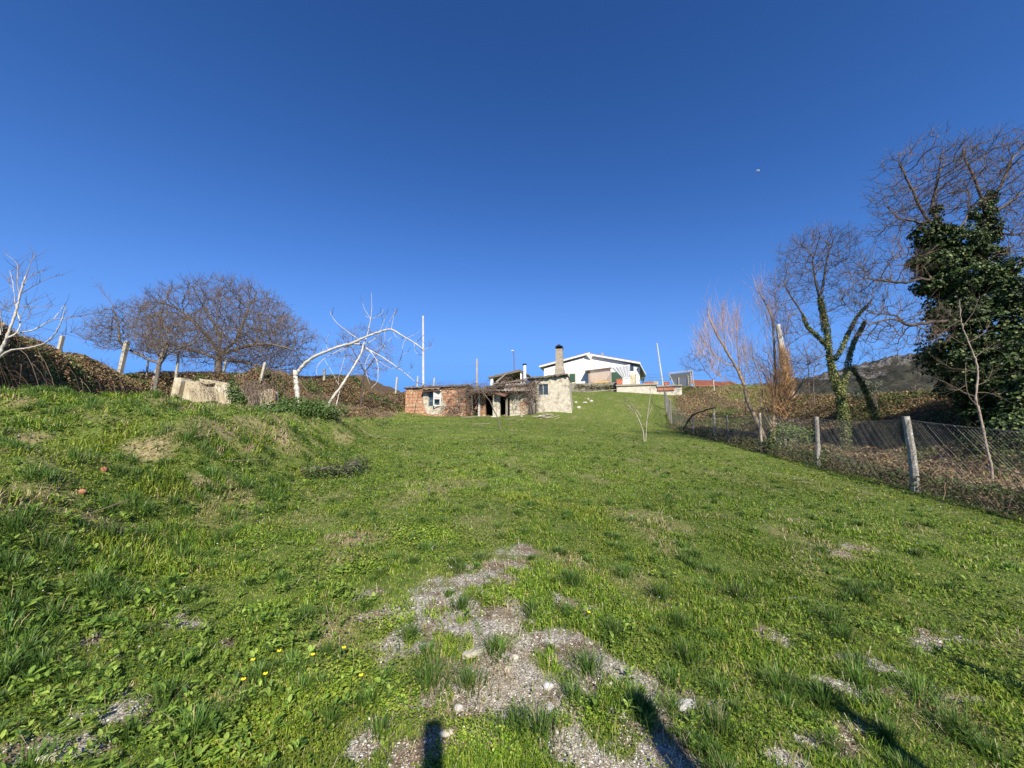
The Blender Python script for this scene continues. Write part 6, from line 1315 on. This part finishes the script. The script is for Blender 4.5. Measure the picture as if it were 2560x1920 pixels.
att = np.concatenate([ell(S5(1190, 60, Ym), (1.55, 1.4, 1.5), 1000, .1, 31), ell(S5(1000, 260, Ym), (.95, .9, 1.1), 320, 0, 32), ell(S5(1380, 330, Ym), (1.0, .9, .7), 110, 0, 33), ell(S5(1600, 250, Ym), (.7, .8, 1.0), 110, 0, 34), ell(S5(1080, 520, Ym), (1.1, .9, .5), 90, 0, 35), ell(S5(1040, 760, Ym), (.9, .8, .5), 60, 0, 36), ell(S5(1250, -60, Ym), (1.3, 1.2, .9), 500, 0, 37)])
mr_, *_ = tree('ivy_clad_tree', 'bare forked tree with ivy-covered trunk in the middle of the right side', [t1, t2, t3, t4, t5, t6, t7, t8, t9], att, m_bark_dark, m_twig_grey, .15, .22, 1.4, .006, 2.3, .12, .022, (3, .4, .004), seed=7, tup=.5, spread=.6)
put_leaves(mr_, [ivy_on(mr_, t1, .20, .10, 6000, .055, IVY2, [2, 3, 3, 2, 1.5]), ivy_on(mr_, t2, .11, .07, 2300, .055, IVY2, [1, 2, 3, 3, 1]), ivy_on(mr_, t3[:5], .09, .05, 1500, .055, IVY2, [1, 2, 3, 3, 1]), ivy_on(mr_, t4[:4], .09, .05, 1300, .055, IVY2, [3, 3, 1, 1, 2])], 'ivy', m_ivy)
# second ivy trunk behind it
Yn = 16.2; gn_ = gbase(S7(650, 1010, Yn)); n1 = [gn_, S7(620, 880, Yn), S7(570, 740, Yn), S7(520, 590, Yn), S7(470, 480, Yn), S7(400, 370, Yn), S7(370, 300, Yn)]; n2_ = [S7(490, 520, Yn), S7(560, 490, Yn), S7(640, 505, Yn)]; n3_ = [S7(480, 490, Yn), S7(560, 410, Yn), S7(720, 370, Yn)]
mr2, *_ = tree('leaning_ivy_trunk', 'slanting ivy-covered trunk just right of the forked ivy tree', [n1, n2_, n3_], ell(S7(480, 330, Yn), (1.2, 1, .9), 130, 0, 41), m_bark_grey, m_twig_grey, .2, .3, 1.5, .006, 2.3, .12, .03, (3, .4, .004), seed=8)
put_leaves(mr2, [ivy_on(mr2, n1[:6], .15, .08, 2500, .06, IVY2, [2, 3, 2, 1, 2])], 'ivy', m_ivy)
# row of thinner bare trees behind
for i, (px, py, Y_, top_y, lab) in enumerate([(2080, 985, 24, 830, 'thin bare tree left of the forked ivy tree, nearest to it'), (2015, 985, 27, 830, 'thin bare tree right of the leaning concrete pole'), (1925, 990, 28, 850, 'thin bare tree hidden among the willow stems'), (2035, 990, 22, 870, 'short dark bare tree between pole and ivy tree'),
                                             (2235, 1010, 21, 960, 'short dark bare sapling on the bramble crest before the mountain'), (2290, 1015, 19, 940, 'broken dark bare sapling in front of the mountain slope'), (2345, 1020, 19, 950, 'dark bare sapling beside the great ivy mass'), (1860, 985, 30, 870, 'small bare tree behind the left willow stem')]):
    b_ = gbase(at(px, py, Y_)); t_ = at(px + random.uniform(-8, 8), top_y, Y_); hgt = t_.z - b_.z
    sk = [[b_, b_.lerp(t_, .35) + Vector((random.gauss(0, .1), 0, 0)), b_.lerp(t_, .7)]]
    tree('thin_bare_tree', lab, sk, ell(b_.lerp(t_, .66), (hgt * .26, hgt * .24, hgt * .36), 240, 0, 50 + i), m_bark_dark, m_twig_brown if i % 2 else m_twig_grey, .24, .32, 1.8, .007, 2.4, .09, .03, (2, .45, .005), seed=60 + i, group='thin bare trees on the far bank')
# fruit tree by the netted shelter
Yp = 40; sk = [[gbase(S5(430, 965, Yp)), S5(425, 930, Yp), S5(432, 905, Yp)], [S5(425, 925, Yp), S5(390, 880, Yp), S5(350, 840, Yp), S5(290, 850, Yp)], [S5(432, 905, Yp), S5(470, 870, Yp), S5(500, 840, Yp)], [S5(370, 850, Yp), S5(330, 790, Yp), S5(300, 740, Yp)]]
tree('old_fruit_tree', 'gnarled bare fruit tree with pale trunk right of the netted shelter', sk, np.concatenate([ell(S5(300, 780, Yp), (2.0, 1.6, 1.5), 420, .1, 71), ell(S5(480, 800, Yp), (1.8, 1.5, 1.2), 260, .1, 72)]), m_bark_white, m_twig_grey, .27, .36, 2, .009, 2.4, .2, .05, (3, .5, .006), seed=9)
# --- the great ivy tree at the right
Yg = 12.2; gg = gbase(S6(960, 2560, Yg)); 
k1 = [gg, S6(980, 2100, Yg), S6(960, 1700, Yg), S6(930, 1300, Yg), S6(880, 1000, Yg), S6(800, 760, Yg)]
k2 = [S6(800, 760, Yg), S6(700, 700, Yg), S6(610, 640, Yg), S6(570, 560, Yg), S6(530, 470, Yg), S6(480, 370, Yg), S6(440, 270, Yg)]
k3 = [S6(760, 740, Yg), S6(670, 620, Yg), S6(660, 540, Yg), S6(690, 430, Yg), S6(700, 330, Yg), S6(760, 240, Yg)]
k4 = [S6(900, 1000, Yg), S6(980, 850, Yg), S6(1030, 700, Yg), S6(1040, 560, Yg), S6(990, 440, Yg), S6(950, 340, Yg), S6(890, 200, Yg), S6(880, 130, Yg)]
k5 = [S6(1040, 640, Yg), S6(1110, 600, Yg), S6(1200, 540, Yg), S6(1330, 440, Yg)]; k6 = [S6(1060, 520, Yg), S6(1150, 420, Yg), S6(1200, 290, Yg), S6(1250, 180, Yg)]
k7 = [S6(600, 680, Yg), S6(500, 660, Yg), S6(420, 650, Yg), S6(360, 590, Yg), S6(330, 540, Yg)]; k8 = [S6(860, 1070, Yg), S6(700, 1090, Yg), S6(560, 1080, Yg - .3), S6(470, 1110, Yg - .3), S6(330, 1095, Yg - .3), S6(190, 1075, Yg - .3), S6(100, 1100, Yg - .3)]
k9 = [S6(880, 1380, Yg), S6(640, 1390, Yg - .5), S6(500, 1415, Yg - .5), S6(430, 1390, Yg - .5), S6(400, 1340, Yg - .5), S6(280, 1330, Yg - .5), S6(200, 1320, Yg - .5)]; k10 = [S6(430, 1390, Yg - .5), S6(350, 1360, Yg - .5), S6(200, 1415, Yg - .5)]
k11 = [S6(960, 950, Yg), S6(1090, 910, Yg - .4), S6(1220, 890, Yg - .4), S6(1350, 870, Yg - .4)]; k12 = [S6(860, 700, Yg), S6(910, 640, Yg), S6(920, 540, Yg), S6(930, 450, Yg)]; k13 = [S6(600, 950, Yg), S6(520, 910, Yg), S6(430, 900, Yg), S6(350, 960, Yg)]; k14 = [S6(1050, 700, Yg), S6(1180, 760, Yg + .5), S6(1330, 760, Yg + .5)]
att = np.concatenate([ell(S6(600, 400, Yg), (1.55, 1.6, 1.55), 1300, .1, 81), ell(S6(760, 420, Yg), (1.1, 1.3, 1.4), 560, .1, 82), ell(S6(1080, 340, Yg), (1.9, 1.6, 1.35), 1200, .1, 83), ell(S6(420, 640, Yg), (.75, 1.0, 1.0), 380, 0, 84), ell(S6(1260, 680, Yg), (1.1, 1.2, 1.1), 500, 0, 85), ell(S6(330, 1000, Yg - .3), (1.35, .9, .7), 380, 0, 86),
                      ell(S6(420, 1420, Yg - .5), (1.45, 1, .9), 420, 0, 87), ell(S6(200, 1200, Yg - .3), (.9, .7, .9), 120, 0, 88), ell(S6(1380, 400, Yg), (1.2, 1.5, 2.2), 500, 0, 89), ell(S6(560, 1480, Yg - .5), (.9, .8, .5), 90, 0, 90)])
gr_, gp_, gpar, grr = tree('great_ivy_tree', 'tall bare-crowned tree with its trunk buried in dark ivy at the right edge', [k1, k2, k3, k4, k5, k6, k7, k8, k9, k10, k11, k12, k13, k14], att, m_bark_dark, m_twig_grey, .17, .25, 1.5, .0080, 2.25, .34, .03, (3, .42, .0046), seed=10, maxit=160, tup=.45, spread=.6)
def blob_leaves(cs, n_, size, w, edge=.25):
    """ivy foliage: leaves over overlapping lumps"""
    out = []; tot = sum(r[0] * r[2] for _, r in cs)
    for j, (c_, rd) in enumerate(cs):
        m_ = int(n_ * rd[0] * rd[2] / tot); q = unit(rng.normal(size=(m_, 3))); lump = .60 + 1.15 * (fbm(q[:, 0] * 2.6 + j * 7, q[:, 1] * 2.4 + q[:, 2] * 3.4, 4, 47) - .3)
        dep = 1 - edge * rng.random(m_) ** 1.6; P = np.array(c_) + q * np.array(rd) * (lump * dep)[:, None]; s = size * rng.uniform(.45, 1.7, m_)
        kp = (fbm(P[:, 0] * 2.1 + P[:, 1] * 1.3, P[:, 2] * 2.1, 3, 49) > .45) | (rng.random(m_) < .13); P = P[kp]; q = q[kp]; s = s[kp]; m_ = len(P)
        col = pal(m_, IVY, w) * (.75 + .5 * fbm(P[:, 0] * 1.5, P[:, 2] * 1.5, 2, 48)[:, None]); out.append(leaf_quads(P, s, s * .9, q + rng.normal(0, .55, (m_, 3)) + np.array([0, 0, .35]), col))
    return out
gc = [(S6(800, 860, Yg), (1.15, .9, .8)), (S6(830, 1080, Yg), (1.1, 1.0, .95)), (S6(640, 760, Yg), (.6, .5, .45)), (S6(560, 960, Yg), (.30, .35, .22)), (S6(700, 980, Yg), (.6, .6, .6)), (S6(1040, 760, Yg), (.45, .45, .6)), (S6(1040, 600, Yg), (.28, .3, .55)), (S6(1090, 500, Yg), (.17, .2, .3)), (S6(1000, 540, Yg), (.15, .2, .25)), (S6(690, 620, Yg), (.2, .2, .45)), (S6(940, 620, Yg), (.14, .18, .4)),
      (S6(980, 900, Yg), (.7, .7, .6)), (S6(900, 1300, Yg), (1.0, .9, .9)), (S6(760, 1330, Yg), (.7, .6, .35)), (S6(860, 1500, Yg), (1.2, 1.1, .8)), (S6(860, 1650, Yg), (1.1, 1.1, .75)), (S6(1050, 1850, Yg), (1.15, 1.2, .95)), (S6(1150, 2120, Yg), (1.1, 1.2, 1.0)), (S6(1200, 2420, Yg), (1.1, 1.2, 1.0)), (S6(560, 730, Yg), (.25, .3, .15)), (S6(640, 1140, Yg), (.35, .4, .25)), (S6(1020, 1100, Yg), (.5, .5, .4))]
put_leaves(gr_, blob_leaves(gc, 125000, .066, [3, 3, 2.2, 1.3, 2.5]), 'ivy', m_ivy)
gi = []
for c_, rd in gc:                                         # added octahedra fill the mass, inner shade put into their dark colour
    gi.append((np.array([list(c_ + Vector((x * rd[0] * .38, y * rd[1] * .38, z * rd[2] * .5))) for x, y, z in [(1, 0, 0), (0, 1, 0), (-1, 0, 0), (0, -1, 0), (0, 0, 1), (0, 0, -1)]]), np.array([[0, 1, 4, 4], [1, 2, 4, 4], [2, 3, 4, 4], [3, 0, 4, 4], [1, 0, 5, 5], [2, 1, 5, 5], [3, 2, 5, 5], [0, 3, 5, 5]])))
V, Fc = join([(v, f[:, :3]) for v, f in gi]); np_mesh('ivy_core', V, Fc, M('core_shade', (.03, .03, .02), (.015, .015, .01), scale=5), gr_)
# second ivy-covered tree further right
Yh = 11.4; gh = gbase(S6(1300, 2600, Yh)); hs_ = [gh, S6(1290, 2000, Yh), S6(1260, 1500, Yh), S6(1240, 1100, Yh), S6(1210, 850, Yh)]
gr2, *_ = tree('ivy_covered_tree', 'second dark ivy-covered tree cut by the right edge of the picture', [hs_, [S6(1250, 1200, Yh), S6(1400, 1050, Yh), S6(1550, 900, Yh)], [S6(1240, 1100, Yh), S6(1290, 950, Yh), S6(1350, 850, Yh)]], np.concatenate([ell(S6(1350, 950, Yh), (1.2, 1, 1.0), 200, 0, 91), ell(S6(1600, 900, Yh), (1.8, 1.5, 2.2), 200, 0, 92)]), m_bark_dark, m_twig_grey, .22, .3, 1.7, .0065, 2.3, .2, .03, (3, .45, .0045), seed=11)
hc_ = [(S6(1210, 990, Yh), (.35, .4, .4)), (S6(1130, 1110, Yh), (.45, .5, .35)), (S6(1260, 1200, Yh), (1.0, 1.0, .7)), (S6(1350, 1500, Yh), (1.5, 1.3, 1.2)), (S6(1180, 1420, Yh), (.8, .8, .7)), (S6(1300, 1850, Yh), (1.6, 1.4, 1.2)), (S6(1280, 2200, Yh), (1.6, 1.4, 1.3)), (S6(1300, 2500, Yh), (1.5, 1.3, 1.0)), (S6(1550, 1500, Yh), (1.4, 1.3, 1.8)), (S6(1600, 2000, Yh), (1.4, 1.3, 1.6))]
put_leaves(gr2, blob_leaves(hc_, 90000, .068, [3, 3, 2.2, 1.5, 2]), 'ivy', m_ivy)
gi = []
for c_, rd in hc_:  # dark filler octahedra, coloured as shade inside the foliage
    gi.append((np.array([list(c_ + Vector((x * rd[0] * .4, y * rd[1] * .4, z * rd[2] * .5))) for x, y, z in [(1, 0, 0), (0, 1, 0), (-1, 0, 0), (0, -1, 0), (0, 0, 1), (0, 0, -1)]]), np.array([[0, 1, 4], [1, 2, 4], [2, 3, 4], [3, 0, 4], [1, 0, 5], [2, 1, 5], [3, 2, 5], [0, 3, 5]])))
V, Fc = join(gi); np_mesh('ivy_core', V, Fc, bpy.data.materials['core_shade'], gr2)
# slender sapling in front of the ivy
Yq = 9.9; gq = gbase(S7(1465, 1215, Yq)); Bq = lambda pts, r0, r1, dy=0.0: B(pts, r0, r1, S7, Yq, dy)
drawn('slender_sapling', 'slender crooked sapling with thin side branches in front of the dark ivy', gq, [([gq, S7(1468, 1120, Yq), S7(1430, 960, Yq), S7(1402, 820, Yq), S7(1375, 700, Yq), S7(1350, 600, Yq), S7(1365, 420, Yq), S7(1345, 300, Yq), S7(1290, 160, Yq), S7(1240, 20, Yq), S7(1225, -150, Yq)], .036, .010), Bq([(1360, 660), (1300, 590), (1275, 500), (1270, 330)], .018, .006), Bq([(1350, 590), (1250, 550), (1120, 480), (990, 430)], .012, .004, .5),
      Bq([(1365, 500), (1440, 460), (1480, 380)], .010, .004), Bq([(1340, 290), (1420, 230), (1480, 220)], .010, .004), Bq([(1355, 400), (1260, 380), (1160, 370), (1060, 310)], .010, .004, .4), Bq([(1280, 200), (1160, 130), (1050, 60)], .010, .004, .4), Bq([(1290, 170), (1400, 110), (1460, 20)], .010, .004), Bq([(1355, 560), (1450, 560), (1560, 600)], .010, .004), Bq([(1240, 20), (1130, -60), (1060, -150)], .009, .004), Bq([(1250, 50), (1330, -60), (1380, -180)], .009, .004),
      Bq([(1270, 500), (1200, 540), (1130, 520)], .008, .003), Bq([(1240, 0), (1160, 40), (1050, 140)], .008, .003)], M('mottled_bark', (.42, .34, .26), (.20, .16, .12), scale=8), m_twig_grey, 130, (.55, .0035), cat='sapling', thick=.02)
# bush with glossy leaves at the concrete wall, green plant at fence, bush at bank foot
def leafy_bush(name, label, base, cs, n_, size, cols, stems=5, mat=m_ivy, w=None):
    root = empty(name, base, label, 'bush'); P = []
    for c_, rd in cs:
        for i in range(stems):
            e_ = Vector(c_) + Vector((random.uniform(-.5, .5) * rd[0], random.uniform(-.5, .5) * rd[1], random.uniform(0, .6) * rd[2])); P.append([list(Vector(base).lerp(e_, t) + Vector((0, 0, .1 * math.sin(t * 3)))) for t in np.linspace(0, 1, 6)])
    V, Fc = tubes(np.array(P), np.linspace(.03, .01, 6)[None].repeat(len(P), 0), 5); np_mesh('stems', V, Fc, m_bark_grey, root)
    out = []; tot = sum(r[0] * r[2] for _, r in cs)
    for c_, rd in cs:
        m_ = int(n_ * rd[0] * rd[2] / tot); q = unit(rng.normal(size=(m_, 3))) * rng.random((m_, 1)) ** .4; P_ = np.array(c_) + q * np.array(rd) * (1 + .3 * rng.normal(size=(m_, 1)) * .5); s = size * rng.uniform(.6, 1.4, m_)
        out.append(leaf_quads(P_, s, s * .5, q + rng.normal(0, .6, (m_, 3)) + np.array([0, -.2, .6]), pal(m_, cols, w or [1] * len(cols))))
    put_leaves(root, out, 'foliage', mat); return root
gb = gbase(at(582, 1036, 24.2)); leafy_bush('laurel_bush', 'dark glossy evergreen bush growing against the concrete wall', gb, [(at(582, 975, 24.2), (.42, .4, .6)), (at(592, 995, 24.2), (.6, .45, .5)), (at(580, 955, 24.2), (.22, .25, .35)), (at(600, 1005, 24.2), (.45, .4, .35))], 1900, .12, [(.05, .10, .025), (.10, .17, .04), (.20, .24, .07), (.03, .06, .02)])
gb = gbase(S5(960, 1440, 14.6)); leafy_bush('elder_bush', 'fresh green leafy bush behind the fence between two posts', gb, [(S5(960, 1290, 14.6), (.55, .4, .3)), (S5(1060, 1310, 14.6), (.45, .4, .3)), (S5(1100, 1370, 14.6), (.3, .3, .22)), (S5(930, 1370, 14.8), (.6, .4, .35)), (S5(1170, 1470, 13.2), (.2, .2, .15))], 2000, .085, [(.14, .22, .05), (.22, .32, .07), (.10, .15, .04), (.30, .36, .12)], 7, m_leaf)
gb = ground(860, 1190); leafy_bush('ivy_bush', 'dark low leafy bush at the foot of the grassy bank', gb, [(gb + Vector((0, 0, .12)), (.5, .4, .28)), (gb + Vector((-.5, -.3, .08)), (.5, .3, .2)), (gb + Vector((.1, .5, .15)), (.35, .3, .3))], 2600, .05, [(.05, .09, .025), (.08, .13, .04), (.13, .19, .05), (.09, .06, .04)], 4, m_leaf)
gb = ground(790, 1025); leafy_bush('nettle_clump', 'lush dark green weeds around the fallen end of the leaning limb', gb, [(ground(745, 1030) + Vector((0, 0, .2)), (1.3, .6, .35)), (ground(800, 1040) + Vector((0, 0, .15)), (1.0, .6, .3)), (ground(680, 1035) + Vector((0, 0, .1)), (1.0, .5, .2))], 3400, .10, [(.07, .13, .03), (.11, .19, .04), (.16, .24, .06), (.05, .09, .02)], 4, m_leaf)
# low shrubs on the slopes below the mountain crest left: dark hill
gb = gbase(at(2190, 975, 17.5)); leafy_bush('olive_shrub', 'small grey-green leafy shrub between the two ivy trunks', gb, [(at(2175, 965, 17.5), (.55, .4, .35)), (at(2150, 985, 17.5), (.5, .4, .3))], 900, .09, [(.20, .24, .14), (.30, .33, .20), (.12, .15, .08)], 4, m_leaf)
for (px, py, Y_, rx, lab) in [(1455, 966, 46.5, .9, 'small weedy bush at the left part of the rubble wall'), (1490, 968, 46, 1.2, 'wider weedy bush below the plank shed'), (1525, 968, 45.5, .9, 'weedy bush at the right end of the rubble wall'), (1395, 962, 46.8, .8, 'dark bush between the ruin roof and the white house')]:
    gb = gbase(at(px, py + 8, Y_)); leafy_bush('weedy_bush', lab, gb, [(at(px, py, Y_), (rx, .5, .35)), (at(px + 12, py + 3, Y_), (rx * .7, .5, .3))], 900, .16, [(.08, .10, .03), (.13, .15, .05), (.20, .15, .08), (.05, .06, .025)], 5, m_dry)
# stray dry stalks on the bank
P = []
for px, py, L_, a in [(330, 1166, .5, .05), (560, 1172, .55, 0.03), (705, 1150, .25, .5), (480, 1120, .5, .3), (200, 1330, .4, .6)]:
    g_ = ground(px, py); P.append([[g_.x + math.cos(a) * L_ * t, g_.y + .1 * t, g_.z + .12 + math.sin(a) * L_ * t * .6] for t in np.linspace(0, 1, 6)])
V, Fc = tubes(np.array(P), np.full((len(P), 6), .006), 4); tag(np_mesh('dry_stalks', V, Fc, m_twig_grey), 'few pale dry stalks lying across the grassy bank', 'stalks', kind='stuff')
